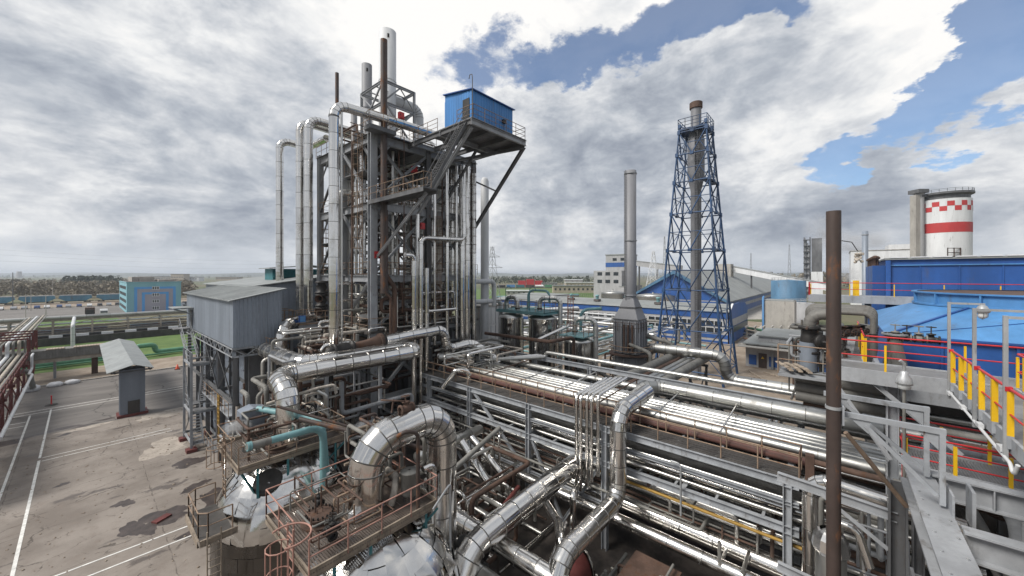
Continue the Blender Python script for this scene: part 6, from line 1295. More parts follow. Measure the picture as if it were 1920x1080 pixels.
for i in range(7): pipe(f'{ORD[i]} low pipe beyond the rack counted from its far beam', [(29.4 + i*.9, 1.0, 1.2 + .2*(i % 2)), (29.4 + i*.9, 22, 1.2 + .2*(i % 2))], .12 + .04*(i % 3), ('alu', 'stain_dull', 'insul')[i % 3], sleeve=3)
clutter((29, 3, .5), (43, 17, 4.5), 26, 82, 'thin pipe beyond the rack', 'thin pipes beyond the rack', ['insul', 'alu', 'rusty', 'steel'], .05, .13, solo=False)
# blue lattice tower
LX, LY, LH = 64.5, 17.0, 42.0; t = thing('lattice_tower', 'tall blue steel lattice tower wrapped round a slender flare stack', 'lattice tower', (LX, LY, 0))
def hw(z): return 4.9 - 3.0 * min(1, z / 40) ** .92
lev = [1.5, 7.5, 13.6, 19.8, 25.6, 30.6, 35.0, 38.6]
cor = [(-1,-1), (1,-1), (1,1), (-1,1)]
for a in cor:
    for z0, z1 in zip([0] + lev, lev + [39.6]): MB().cyl((LX + a[0]*hw(z0), LY + a[1]*hw(z0), z0), (LX + a[0]*hw(z1), LY + a[1]*hw(z1), z1), .19 - z0*.002, .19 - z1*.002, 8).build('leg', 'blue_steel', t)
for z0, z1 in zip(lev, lev[1:] + [39.6]):
    for k in range(4):
        a, b = cor[k], cor[(k+1) % 4]; A0, B0 = V((LX + a[0]*hw(z0), LY + a[1]*hw(z0), z0)), V((LX + b[0]*hw(z0), LY + b[1]*hw(z0), z0)); A1, B1 = V((LX + a[0]*hw(z1), LY + a[1]*hw(z1), z1)), V((LX + b[0]*hw(z1), LY + b[1]*hw(z1), z1))
        mb = MB(); mb.cyl(A0, B0, .10, n=6); mb.build('girt', 'blue_steel', t)
        m0 = (A0 + B0)/2; mb = MB(); q = V((0, 0, 0))
        mb.cyl(A1, m0, .10, n=6); mb.cyl(B1, m0, .10, n=6); mb.cyl((A0+A1)/2, (m0+A1)/2, .06, n=6); mb.cyl((B0+B1)/2, (m0+B1)/2, .06, n=6); mb.cyl(A0, (m0+A1)/2, .055, n=6); mb.cyl(B0, (m0+B1)/2, .055, n=6); mb.cyl((m0+A1)/2, (m0+B1)/2, .06, n=6); mb.box(m0, (.5, .5, .4)); mb.box(A1, (.42, .42, .6)); mb.build('bracing', 'blue_steel', t)
for z, w_ in ((19.9, 1.0), (30.7, 1.0), (13.7, .6)): h = hw(z); MB().bx((LX-h, LY-h, z), (LX + (h if w_ == 1.0 else -h+1.2), LY-h+1.3, z+.08)).rail([(LX-h, LY-h, z+.08), (LX+h*.4, LY-h, z+.08)], 1, 1.2, .04).build('work_platform', 'blue_steel', t)
h = 2.1; MB().bx((LX-h, LY-h, 38.9), (LX+h, LY+h, 39.1)).build('work_platform', 'blue_steel', t); MB().rail([(LX-h, LY-h, 39.1), (LX+h, LY-h, 39.1), (LX+h, LY+h, 39.1), (LX-h, LY+h, 39.1), (LX-h, LY-h, 39.1)], 1.6, 1.0, .05, 2).build('railing', 'blue_steel', t)
MB().ladder((LX - 1.2, LY - .5, 1), 37.5, (-1, -.3), .6, True, .035).build('caged_ladder', 'steel_dark', t)
s = thing('flare_stack', 'slender grey flare stack with a swollen upper section inside the blue lattice', 'stack', (LX, LY, 0))
MB().lathe([(.78, 0), (.78, 29.5), (1.25, 31.6), (1.25, 37.5), (.78, 39.2), (.78, 42.6)], (LX, LY, 0), 28).build('shell', 'stack_grey', s); MB().lathe([(.78, 42.5), (.95, 42.6), (.95, 43.5), (.8, 43.6), (.1, 43.4)], (LX, LY, 0), 28, smooth=False).build('tip', 'rusty', s); pipe('thin dark line climbing the flare stack', [(LX - .75, LY - .55, 0), (LX - .75, LY - .55, 38)], .08, 'steel_dark', sleeve=20)
for px, py, hh in ((1206, 690, 6.5), (1222, 690, 7.2)): pass
# long striped hall
BX, B0, B1 = 97.5, 18.9, 92.0; t = thing('striped_hall', 'long low hall with blue and grey horizontal stripes and ribbon windows', 'building', (108, 55, 0))
MB().bx((BX, B0, 0), (119, B1, 7.3)).build('wall', 'cement_wall', t)
mb = MB(); pr = [(BX - .4, 7.3), (BX + 2, 7.9), (BX + 10.7, 8.5), (119.4 - 2.4, 7.9), (119.4, 7.3)]; mb.prism([(a, B0 - .3, b) for a, b in pr], (0, B1 - B0 + .6, 0)); mb.build('roof', 'roof_grey', t)
pg = [(BX - .1, 0), (BX - .1, 7.4), (BX + 3.0, 8.9), (BX + 10.5, 9.1), (116.4, 8.6), (119.6, 7.2), (119.6, 0)]; MB().prism([(a, B0 - .32, b) for a, b in pg], (0, -.15, 0)).build('gable', 'blue', t); MB().bx((BX, B0 - .55, 3.9), (119.4, B0 - .475, 5.6)).build('gable_stripe', 'cement_wall', t); MB().bx((BX, B0 - .56, 2.3), (119.4, B0 - .48, 3.7)).build('window_strip', 'glass', t)
mb = MB(); mb.prism([(a, B0 - .2, b) for a, b in [(BX - .25, 7.4), (BX + 3.0, 9.0), (BX + 3.0, 9.2), (BX - .35, 7.65)]], (0, -.4, 0)); mb.build('verge_trim', 'white', t)
for z0, z1, m in ((5.75, 7.25, 'blue'), (1.1, 2.0, 'blue'), (0, .5, 'blue')): MB().bx((BX - .09, B0, z0), (BX - .005, B1, z1)).build('stripe', m, t)
for k in range(12):
    for z in (4.0, 2.4):
        f = MB().bx((BX - .05, B0 + 1.0 + k*6, z), (BX - .004, B0 + 6.4 + k*6, z + 1.1)).build('window', 'glass', t); mb = MB()
        for j in range(4): mb.bx((BX - .09, B0 + .95 + k*6 + j*1.8, z), (BX - .052, B0 + 1.08 + k*6 + j*1.8, z + 1.1))
        for zz in (z - .05, z + 1.1): mb.bx((BX - .09, B0 + .95 + k*6, zz), (BX - .052, B0 + 6.48 + k*6, zz + .06))
        mb.build('mullion', 'white', f)
for i, y in enumerate((27, 36, 45, 54, 63)): v = thing('roof_vent', f'{ORD[i]} teal roof vent on the striped hall counted from its gable', 'vent', (101, y, 8.0)); MB().box((101, y, 8.4), (1.6, 1.6, .6)).build('base', 'darkroof', v); MB().lathe([(.45, 0), (.45, .8), (.6, .9), (.6, 1.2), (.1, 1.35)], (101, y, 8.7), 14).build('cowl', 'teal', v)
# lower left part of hall and roofs behind it
t = thing('low_annex', 'low white annex with a small blue door behind the striped hall', 'building', (125, 88, 0)); MB().bx((118, 82, 0), (132, 100, 7.8)).build('wall', 'white', t); MB().bx((117.7, 81.7, 7.8), (132.3, 100.3, 8.1)).build('roof', 'roof_grey', t); MB().bx((117.9, 84, 4.5), (117.99, 86, 6.5)).build('door', 'blue', t)
def flat_tank(label, px, py, d, R, h, m='alu'):
    p = P(px, py, d=d); t = thing('flat_tank', label, 'tank', (p.x, p.y, 0)); MB().lathe([(R, 0), (R, h), (R*1.01, h + .05), (R*.4, h + R*.10), (0.05, h + R*.12)], (p.x, p.y, 0), 36).build('shell', m, t)
    MB().torus((p.x, p.y, h*.97), R*1.01, .08, 36, 6).build('rim', 'galv', t); mb = MB()
    for k in range(14): a = k*6.283/14; mb.cyl((p.x + R*1.005*math.cos(a), p.y + R*1.005*math.sin(a), 0), (p.x + R*1.005*math.cos(a), p.y + R*1.005*math.sin(a), h), .06, n=5)
    MB().tube([(p.x - R*.3, p.y, h), (p.x - R*.3, p.y, h+1.2), (p.x - R*.3 + 1, p.y, h+1.2), (p.x - R*.3 + 1, p.y, h)], .2, 8).build('vent', 'alu', t)
flat_tank('wide low pale tank left of the grey stack', 1151, 560, 150, 5.0, 8.8); flat_tank('wide low pale tank between the stack and the lattice tower', 1228, 560, 140, 7.0, 8.2)
# head house
t = thing('head_house', 'tall grey concrete transfer house with a blue band', 'building', P(1165, 545, d=225)); q = P(1166, 545, d=225); x, y = q.x, q.y
MB().bx((x-9, y-4, 0), (x+9, y+14, 18.4)).build('lower_wall', 'cement_wall', t); MB().bx((x-5, y-6, 0), (x+8, y+8, 27.6)).build('tower_wall', 'cement_wall', t); MB().bx((x-5.1, y-6.1, 20.6), (x+8.1, y+8.1, 23.2)).build('blue_band', 'blue', t); MB().bx((x-5.3, y-6.3, 27.6), (x+8.3, y+8.3, 28.2)).build('roof', 'roof_grey', t); MB().bx((x-10, y-6, 0), (x+16, y-3, 9)).build('annex', 'cement_wall', t); MB().bx((x-10.2, y-6.2, 9), (x+16.2, y-2.8, 9.4)).build('roof', 'roof_grey', t)
for zz in (11, 15.5):
    for k in range(3): MB().bx((x-9.1, y-2+k*5.2, zz), (x-9.01, y+1+k*5.2, zz+2)).build('window', 'glass', t)
for zz in (24.3, 16.5, 11.5):
    for k in range(2): MB().bx((x-5.16, y-4+k*5, zz), (x-5.11, y-1.5+k*5, zz+1.6)).build('window', 'glass', t); MB().bx((x-3+k*5, y-6.16, zz), (x-.5+k*5, y-6.11, zz+1.6)).build('window', 'glass', t)
def gallery(label, a, b, w_=3, h=3, m='cement_wall', posts=3):
    a, b = V(a), V(b); t = thing('conveyor_gallery', label, 'conveyor', (a.x, a.y, 0)); MB().beam(a, b, w_, h, 'B').build('gallery', m, t); MB().beam(a + V((0,0,h/2+.1)), b + V((0,0,h/2+.1)), w_+.4, .2, 'B').build('roof', 'roof_grey', t)
    for k in range(1, posts): q = a.lerp(b, k/posts); MB().beam((q.x, q.y, 0), (q.x, q.y, q.z - h/2), .7, .7).build('trestle_leg', 'steel_dark', t)
    for k in range(8): q = a.lerp(b, (k + .5)/8); MB().box(q - V((w_*.36, w_*.36, 0)), (.9, .9, 1.0), rad(45)).build('window', 'glass', t)
gallery('sloping conveyor gallery from the transfer house to the gabled warehouse', (x + 8, y + 2, 24), P(1275, 504, d=170), 2.6, 2.6)
# warehouse
WX, W0, W1 = 146, 29, 63; t = thing('gabled_warehouse', 'huge warehouse with a blue gable and wide pale roof', 'warehouse', (200, 46, 0)); ym = (W0 + W1)/2
MB().bx((WX, W0, 0), (420, W1, 6.8)).build('wall', 'cement_wall', t); MB().prism([(WX - .05, W0 - .1, 6.8), (WX - .05, ym, 17.0), (WX - .05, W1 + .1, 6.8)], (.3, 0, 0)).build('gable', 'blue', t); MB().prism([(WX - 1.4, W0 - 1.5, 6.6), (WX - 1.4, ym, 17.6), (WX - 1.4, W1 + 1.5, 6.6), (WX - 1.4, W1 + 1.5, 5.8), (WX - 1.4, ym, 16.3), (WX - 1.4, W0 - 1.5, 5.8)], (1.3, 0, 0)).build('gable_trim', 'blue_tank', t)
MB().prism([(WX, W0 - 1.5, 6.5), (WX, ym, 17.5), (WX, W1 + 1.5, 6.5), (WX, W1 + 1.5, 6.8), (WX, ym, 17.9), (WX, W0 - 1.5, 6.8)], (274, 0, 0)).build('roof', 'roof_grey', t)
for z0, z1, m in ((4.6, 6.4, 'blue'), (1.0, 3.2, 'blue')): MB().bx((WX - .1, W0 - .12, z0), (420, W0 - .01, z1)).build('stripe', m, t); MB().bx((WX - .12, W0, z0), (WX - .01, W1, z1)).build('stripe', m, t)
q = P(1360, 500, d=195); MB().bx((q.x - 3, q.y - 3, 8), (q.x + 4, q.y + 4, 21.5)).build('roof_tower', 'concrete_lt', t); qa = q
gallery('long pale conveyor gallery sloping down from the warehouse roof', (qa.x + 3, qa.y - 2, 19.2), P(1560, 540, d=150), 2.6, 2.6, 'white', 4)
def pylon(label, px, d, H, w_=4.2, m='galv', arms=True):
    p = P(px, 560, d=d); t = thing('power_pylon', label, 'pylon', (p.x, p.y, 0)); mb = MB(); f = lambda z: w_*.5*(1 - z/H)**1.15 + .35; zs = [H*(1 - (1 - i/9)**1.2) for i in range(10)]
    for z0, z1 in zip(zs, zs[1:]):
        C0 = [V((p.x + a*f(z0), p.y + b*f(z0), z0)) for a, b in cor]; C1 = [V((p.x + a*f(z1), p.y + b*f(z1), z1)) for a, b in cor]
        for k in range(4): mb.cyl(C0[k], C1[k], .10, n=4); mb.cyl(C0[k], C1[(k+1) % 4], .06, n=4); mb.cyl(C1[k], C0[(k+1) % 4], .06, n=4)
    mb.build('lattice', m, t)
    if arms:
        for z, L in ((H*.72, 3.4), (H*.86, 2.6)): mb = MB(); d_ = V((ss, -cc, 0)); c0 = V((p.x, p.y, z)); mb.cyl(c0 - d_*L, c0 + d_*L, .08, n=4); mb.cyl(c0 - d_*L, c0 + V((0,0,1.2)), .05, n=4); mb.cyl(c0 + d_*L, c0 + V((0,0,1.2)), .05, n=4); mb.build('cross_arm', m, t)
pylon('lattice power pylon just right of the process tower', 923, 125, 25.5, 5.0); pylon('pale lattice pylon before the gabled warehouse', 1225, 150, 25.5, 7.0, 'white', False); pylon('thin tall lattice mast behind the pale pylon', 1246, 330, 50, 3, 'galv', False); pylon('thin lattice mast left of the white steam tower', 1480, 420, 50, 3.2, 'steel', False); pylon('far thin mast above the long conveyor gallery', 1408, 500, 45, 3, 'steel', False)
# freight trains, red tanks, sheds in the meadow distance
q = P(940, 538, d=440); dr = V((ss, -cc, 0)); names = ['black tank wagon', 'blue hopper', 'teal hopper', 'dark open wagon', 'white tank wagon', 'green hopper']
for i in range(14):
    p = q + dr * (i * 11.2); t = thing('freight_wagon', f'{names[i % 6]}, {ORD[i]} in the far train counted from the power pylon', 'wagon', (p.x, p.y, 0), 'wagons of the far train'); rz = math.atan2(dr.y, dr.x); m = ['black', 'blue_lt', 'teal_dark', 'rusty', 'white', 'green_pipe'][i % 6]
    if 'tank' in names[i % 6]: MB().cyl(p - dr*4.8 + V((0,0,2.6 - p.z)), p + dr*4.8 + V((0,0,2.6 - p.z)), 1.4, n=14).build('barrel', m, t)
    else: MB().box((p.x, p.y, 2.7), (10, 3, 2.9), rz).build('body', m, t)
    MB().box((p.x, p.y, 1.0), (10.4, 1.6, .7), rz).build('chassis', 'black', t)
q = P(994, 530, d=500); t = thing('red_tank_group', 'red storage building under a white steam plume beyond the trains', 'building', (q.x, q.y, 0))
for k in range(3): MB().box((q.x + dr.x*k*11 - 11*dr.x, q.y + dr.y*k*11 - 11*dr.y, 4 + (k % 2)), (10, 10, 8 + 2*(k % 2)), math.atan2(dr.y, dr.x)).build('block', 'red', t)
for i, (px, py, d, L, h, nm) in enumerate([(975, 548, 300, 22, 3.0, 'low white roofed shed in the meadow'), (1030, 536, 480, 20, 5, 'pale gabled house beyond the far train'), (1075, 532, 430, 20, 10, 'white two storey house beyond the far train'), (1100, 545, 330, 60, 6, 'long beige factory wall before the transfer house'), (1110, 535, 420, 60, 7, 'long white roofed shed behind the beige factory wall')]):
    p = P(px, py, d=d); t = thing('distant_shed', nm, 'building', (p.x, p.y, 0)); rz = math.atan2(dr.y, dr.x); MB().box((p.x, p.y, h/2), (L, 8, h), rz).build('wall', 'brick' if 'beige' in nm else 'concrete_lt', t); MB().box((p.x, p.y, h + .3), (L + .8, 9, .6), rz).build('roof', 'white' if 'white' in nm else 'roof_grey', t); mb = MB()
    for k in range(int(L/4)): c = p + dr*((k + .5)*4 - L/2); mb.box((c.x - cc*4.05, c.y - ss*4.05, h*.55), (1.6, .1, h*.3), rz)
    mb.build('window', 'glass', t)
t = thing('meadow_fence', 'dark boundary fence across the near edge of the meadow', 'fence', P(1000, 565, z=0))
a, b = P(940, 562, z=0), P(1130, 556, z=0); mb = MB()
for k in range(46): c = a.lerp(b, k/45); mb.cyl(c, c + V((0,0,2.4)), .09, n=5)
mb.build('post', 'steel_dark', t); mb = MB(); [mb.cyl(a + V((0,0,z)), b + V((0,0,z)), .05, n=4) for z in (.5, 1.2, 1.9, 2.3)]; mb.build('wire', 'steel_dark', t)
# pipe racks behind the twin tanks
for i, (d, z, c) in enumerate([(95, 6.5, 'stack_white'), (110, 5.5, 'teal'), (128, 6.0, 'stack_white'), (150, 7, 'teal'), (84, 5, 'alu')]):
    a, b = P(928, 560, d=d), P(1085, 560, d=d * 1.12); a.z = b.z = z; t = thing('far_pipe_rack', ['white pipe rack behind the twin shiny tanks', 'teal pipe rack behind the twin shiny tanks', 'second white pipe rack farther behind the twin shiny tanks', 'farthest teal pipe rack before the meadow', 'silver pipe rack close behind the twin shiny tanks'][i], 'pipe rack', (a.x, a.y, 0)); n = V((cc, ss, 0))
    for k in range(4): MB().cyl(a + n*k*.9 + V((0,0,-.7*(k % 2))), b + n*k*.9 + V((0,0,-.7*(k % 2))), .32, n=8).build('pipe', c if k % 2 == 0 else 'insul', t)
    for k in range(9): q = a.lerp(b, k/8); MB().beam((q.x, q.y, 0), (q.x, q.y, z), .3, .3).build('column', 'concrete_lt', t)
clutter((50, 24, 1), (90, 60, 6), 40, 83, 'pale pipe in the yard before the striped hall', 'pale pipes before the striped hall', ['stack_white', 'alu', 'insul', 'teal'], .1, .3, solo=False)
# yard building
q = P(1430, 690, z=0); bx, by = q.x, q.y; t = thing('low_yard_building', 'low grey building with blue wall panels and a dark door in the dirt yard', 'building', (bx, by, 0))
MB().bx((bx, by - 22, 0), (bx + 16, by + 2.5, 3.9)).build('wall', 'cement_wall', t); MB().bx((bx - .6, by - 22.4, 3.9), (bx + 16.4, by + 2.9, 4.1)).build('roof', 'roof_grey', t); MB().bx((bx + 3, by - 22, 4.1), (bx + 15, by + 1, 5.0)).build('upper_wall', 'cement_wall', t); MB().bx((bx + 2.7, by - 22.3, 5.0), (bx + 15.3, by + 1.3, 5.2)).build('roof', 'roof_grey', t)
MB().bx((bx - .06, by - .6, 0), (bx - .01, by + .6, 2.5)).build('door', 'brown_pipe', t); MB().prism([(bx - .07, by - .22, 1.6), (bx - .07, by + .22, 1.6), (bx - .07, by, 2.0)], (-.02, 0, 0)).build('warning_sign', 'yellow', t); MB().bx((bx - 2.2, by - 8, 3.6), (bx - .02, by + 3.5, 3.72)).build('canopy', 'concrete_lt', t)
for a, b in ((.9, 2.0), (-2.0, -.9), (-9, -4.5), (-13.5, -9.6), (-18, -14)): MB().bx((bx - .07, by + a, .4), (bx - .01, by + b, 2.1)).build('wall_panel', 'blue', t)
for y in (by - 1.4, by - 9.2, by - 13.8): MB().beam((bx - .4, y, 0), (bx - .4, y, 4.2), .3, .3).build('pilaster', 'steel_light', t)
for i in range(6):
    rnd = random.Random(i + 40); p = P(1420 + rnd.uniform(-30, 80), 715 + rnd.uniform(-8, 20), z=0); a = rnd.uniform(0, 3.1); L = rnd.uniform(2, 6); o = MB().beam((p.x, p.y, .12), (p.x + L*math.cos(a), p.y + L*math.sin(a), .12), .16, .16, 'U').build('scrap_beam', rnd.choice(['rusty', 'steel', 'wood'])); tag(o, 'loose steel or timber length lying in the dirt yard', 'scrap', 'scrap lengths in the dirt yard')
# blue and concrete tanks
def ptank(label, px, py, d, R, h, m, z0=0):
    p = P(px, py, d=d); t = thing('round_tank', label, 'tank', (p.x, p.y, 0)); MB().lathe([(R, z0), (R, h), (R*.96, h + .1), (.1, h + R*.08)], (p.x, p.y, 0), 36, smooth=True).build('shell', m, t)
    MB().rail([(p.x + R*.98*math.cos(k*.5236), p.y + R*.98*math.sin(k*.5236), h) for k in range(13)], 1.0, 2, .05).build('railing', 'galv', t); return t
ptank('faded blue round tank beyond the dirt yard', 1478, 558, 120, 4.6, 14.0, 'blue_tank'); ptank('squat round tank behind the bare concrete one', 1500, 575, 105, 3.4, 8.0, 'cement_wall')
p = P(1462, 585, d=98); t = thing('concrete_bunker', 'bare concrete square tank before the faded blue tank', 'tank', (p.x, p.y, 0)); MB().box((p.x, p.y, 4.6), (6.6, 6.6, 9.2), rad(0)).build('wall', 'concrete_lt', t); MB().box((p.x, p.y, 9.3), (6.2, 6.2, .25)).build('lid', 'roof_grey', t); MB().tube([(p.x - 3.6, p.y + 3.2, 0), (p.x - 3.6, p.y + 3.2, 10), (p.x - 2.6, p.y + 3.2, 10.2)], .25, 8).build('blue_pipe', 'blue_lt', t)
for i in range(5): a, b = P(1395, 605 + i*9, d=105 - i*6), P(1510, 605 + i*10, d=88 - i*5); a.z = b.z = 1.2; pipe(f'{ORD[i]} ground pipeline crossing the dirt yard counted from the concrete tank', [a, b], .35 - .04*i, ('green_pipe', 'insul', 'alu', 'rusty', 'insul')[i], sleeve=5)
for i in range(9):
    p = P(1400 + i*16, 605, d=90); o = MB().beam((p.x, p.y, 0), (p.x, p.y, 3.4), .3, .3).box((p.x, p.y, 3.5), (3.4, .3, .25), 0).build('pipe_support', 'concrete_lt'); tag(o, 'short concrete pipe support in the dirt yard', 'support', 'pipe supports in the dirt yard')
# steam tower, white plant, red and white silo
p = P(1519, 500, d=260); t = thing('strip_tower', 'dark open tower wreathed in white steam beyond the brown stack', 'tower', (p.x, p.y, 0)); x, y = p.x, p.y
for a in (-5, -1.8):
    for b in (-2, 2): MB().beam((x + b, y + a + 5, 0), (x + b, y + a + 5, 42), .5, .5).build('post', 'steel_dark', t)
for z in range(4, 42, 4): MB().bx((x-2.4, y-.3, z), (x+2.4, y+3.6, z+.4)).build('floor', 'steel_dark', t)
[MB().cyl((x - 1 + q*.9, y + .6 + q*.8, 0), (x - 1 + q*.9, y + .6 + q*.8, 36 + 2*q), .42, n=12).build('column', 'steel', t) for q in range(4)]
for z in range(0, 40, 8): MB().beam((x-2.1, y-.2, z), (x-2.1, y+3.6, z+8), .3, .3).build('brace', 'steel_dark', t)
MB().bx((x-2, y-6.8, 0), (x+2, y-.6, 18)).build('lower_block', 'white', t); MB().bx((x-2, y-6.4, 18), (x+2, y-.8, 41)).build('column_block', 'steel_dark', t)
p = P(1640, 500, d=190); t = thing('white_plant_hall', 'white windowless plant hall behind the deep blue building', 'building', (p.x, p.y, 0)); MB().bx((p.x, p.y - 26, 0), (p.x + 30, p.y + 9, 28.3)).build('wall', 'white', t); MB().bx((p.x, p.y - 14, 28.3), (p.x + 20, p.y - 5, 31)).build('roof_house', 'white', t); MB().bx((p.x - .3, p.y - 26.3, 28.3), (p.x + 30.3, p.y + 9.3, 28.6)).build('parapet', 'concrete_lt', t)
p = P(1622, 500, d=170); o = thing('small_stack', 'short blue grey stack beside the white plant hall', 'stack', (p.x, p.y, 0)); MB().lathe([(1.1, 0), (1.1, 35.8), (1.0, 35.8), (1.0, 34)], (p.x, p.y, 0), 20).build('shell', 'shed_grey', o); MB().lathe([(1.1, 0), (1.25, 0), (1.25, .3), (1.1, .3)], (p.x, p.y, 34), 20, smooth=False).build('band', 'steel', o)
p = P(1768, 500, d=160); SX_, SY_, R = p.x, p.y, 8.1; t = thing('prilling_tower', 'fat white silo tower with a red band and red chequered rim', 'silo', (SX_, SY_, 0))
MB().lathe([(R, 0), (R, 47.5)], (SX_, SY_, 0), 48).build('shell', 'white', t); MB().lathe([(R+.05, 33.5), (R+.05, 37.6)], (SX_, SY_, 0), 48).build('red_band', 'red_silo', t); mb = MB()
for k in range(24):
    for j in range(2):
        if (k + j) % 2: mb.add([(SX_ + (R+.05)*math.cos(a), SY_ + (R+.05)*math.sin(a), z) for z in (42.4 + j*2, 44.4 + j*2) for a in [6.2832*(k + i/3)/24 for i in range(4)]], [(i, i+1, i+5, i+4) for i in range(3)])
mb.build('chequer_band', 'red_silo', t); MB().lathe([(R*.94, 47.4), (R*.94, 49), (R*1.08, 49.6), (R*1.08, 50.4), (R*.3, 50.8), (.1, 50.8)], (SX_, SY_, 0), 48, smooth=False).build('roof', 'steel_dark', t); MB().rail([(SX_ + R*1.05*math.cos(k*.2618), SY_ + R*1.05*math.sin(k*.2618), 50.4) for k in range(25)], 1.2, 2, .07).build('railing', 'steel_dark', t)
rt = V((ss, -cc, 0)); e = V((SX_, SY_, 0)) + rt*(R + .5); mb = MB()
for k in range(2): mb.beam(e + rt*k*1.4, e + rt*k*1.4 + V((0,0,49)), .22, .22)
for z in range(0, 48, 3): mb.beam(e + V((0,0,z)), e + rt*1.4 + V((0,0,z + (3 if (z//3) % 2 else 0))), .15, .15); mb.box(e + rt*.7 + V((0,0,z)), (2.2, 2.2, .15))
mb.build('stair_lattice', 'steel_dark', t); e = V((SX_, SY_, 0)) - rt*(R + 2.4)
s = thing('silo_lift_shaft', 'grey lift shaft joined to the white silo tower', 'shaft', e); MB().lathe([(1.5, 0), (1.5, 51)], e + rt*.4, 20).build('tube', 'cement_wall', s); MB().box(e - rt*1.2 + V((0,0,25)), (2.4, 2.4, 50), rad(YAW)).build('shaft', 'concrete_lt', s); MB().box(e + V((0,0,51.5)), (4.4, 4.4, 1.6), rad(YAW)).build('head', 'steel_dark', s); MB().beam(e + V((0,0,49.5)), (SX_, SY_, 49.5), 3, 1, 'B').build('bridge', 'steel_dark', s)
t = thing('scaffold_frame', 'small rusty frame at the foot of the white silo tower', 'frame', e + rt*4); f = e + rt*3.2 - V((cc, ss, 0))*8
for k in range(3): MB().beam(f + rt*k*2.6, f + rt*k*2.6 + V((0,0,27)), .3, .3).build('post', 'rusty', t)
for z in (23.5, 25, 26.8): MB().beam(f + V((0,0,z)), f + rt*5.2 + V((0,0,z)), .25, .25).build('beam', 'rusty', t)
# ================================================================== RIGHT HAND STRUCTURES
o = pipe_mb(MB(), [(13.2, .06, 0), (13.2, .06, 17.7)], .155, sleeve=20).build('vent_stack', 'brown_pipe'); tag(o, 'tall dark brown vent stack standing close to the camera', 'stack')
MB().lathe([(.155, -.04), (.178, -.04), (.178, .04), (.155, .04)], (13.2, .06, 12.45), 24, smooth=False).build('clamp_band', 'galv', o); MB().lathe([(.155, 0), (.135, 0), (.135, -1)], (13.2, .06, 17.7), 24).build('rim', 'brown_pipe', o)
# platform steelwork near the camera
t = thing('support_bracket', 'pale grey gusseted bracket frame guying the brown stack to the walkway girders', 'bracket', (14, -1, 10.4))
for i, x in enumerate((13.35, 15.0)):
    y0, y1 = (-.12, -1.95) if i == 0 else (.3, -1.9); zt = 12.28 if i == 0 else 12.35
    MB().beam((x, y0, zt), (x, y1, zt), .10, .13, 'B').build('arm', 'steel_light', t); MB().beam((x, y1 + .06, 10.55), (x, y1 + .06, zt + .07), .11, .10, 'B').build('post', 'steel_light', t)
    MB().prism([(x - .01, y1 + .12, zt - .08), (x - .01, y1 + .45, zt - .08), (x - .01, y1 + .12, zt - .45)], (.02, 0, 0)).build('gusset', 'steel_light', t); MB().prism([(x - .01, y0 - .15, zt - .08), (x - .01, y0 - .55, zt - .08), (x - .01, y0 - .5, zt - .4)], (.02, 0, 0)).build('gusset', 'steel_light', t)
    MB().beam((x, y0 - .45, zt - .2), (x, y1 + .15, 10.75), .07, .09, 'B').build('diagonal', 'steel_light', t)
MB().beam((13.1, -.14, 12.28), (15.1, .2, 12.35), .04, .5, 'B').build('tie_plate', 'steel_light', t); MB().bx((13.0, -2.03, 10.45), (13.75, -1.99, 10.95)).build('end_plate', 'steel_light', t)
t = thing('walkway_girders', 'heavy grey girders below the red railed walkways', 'girder', (12, -3, 9.9))
def girder(a, b, w_, h, nm='girder', m='steel'):
    MB().beam(a, b, w_, h, 'I').build(nm, m, t)
girder((16.5, -1.75, 10.1), (4.5, -1.75, 10.1), .55, .75, 'main_girder', 'steel'); girder((15.2, -1.95, 10.3), (15.2, -14, 10.3), .34, .6); girder((12.4, -2.05, 10.25), (12.4, -14, 10.25), .34, .6); girder((9.6, -2.05, 10.25), (9.6, -12, 10.25), .34, .6)
for x, y in ((16.3, -1.4), (16.3, -8), (11.5, -1.4)): MB().beam((x, y, 0), (x, y, 9.7), .42, .42, 'I').build('column', 'steel_dark', t)
MB().beam((16.3, -1.4, 5.4), (16.3, 1.6, 5.6), .16, .3, 'I').build('strut', 'steel', t); MB().beam((16.3, -1.4, 8.6), (16.3, 1.6, 8.8), .16, .3, 'I').build('strut', 'steel', t); MB().beam((16.2, -1.2, 7.6), (16.2, .4, 8.7), .12, .12, 'L').build('strut', 'steel', t)
for y in (-4, -6, -8): MB().beam((15.2, y, 10.0), (12.4, y, 10.0), .16, .3, 'I').build('crossbeam', 'steel', t)
MB().bx((13.9, -2.5, 9.9), (14.5, -2.44, 10.8)).build('splice_plate', 'steel_light', t)
# bolted splices and stiffeners on the near girders
for x in (15.9, 12.9, 10.0):
    MB().bx((x - .3, -2.05, 9.85), (x + .3, -2.03, 10.35)).build('splice_plate', 'steel_light', t)
for x in (13.6, 12.6, 11.4, 10.4):
    MB().bx((x - .012, -2.02, 9.78), (x + .012, -1.76, 10.42)).build('stiffener', 'steel', t)
for x in (13.55, 14.0, 12.75, 12.0, 11.25, 10.5):
    for y in (-1.92, -1.58): MB().cyl((x, y, 10.475), (x, y, 10.51), .028, n=6, smooth=False).build('bolt', 'galv', t)
for y in (-3.0, -4.4, -5.8):
    for x in (15.2, 12.4): MB().bx((x - .16, y - .012, 10.02), (x - .01, y + .012, 10.55)).build('stiffener', 'steel', t)
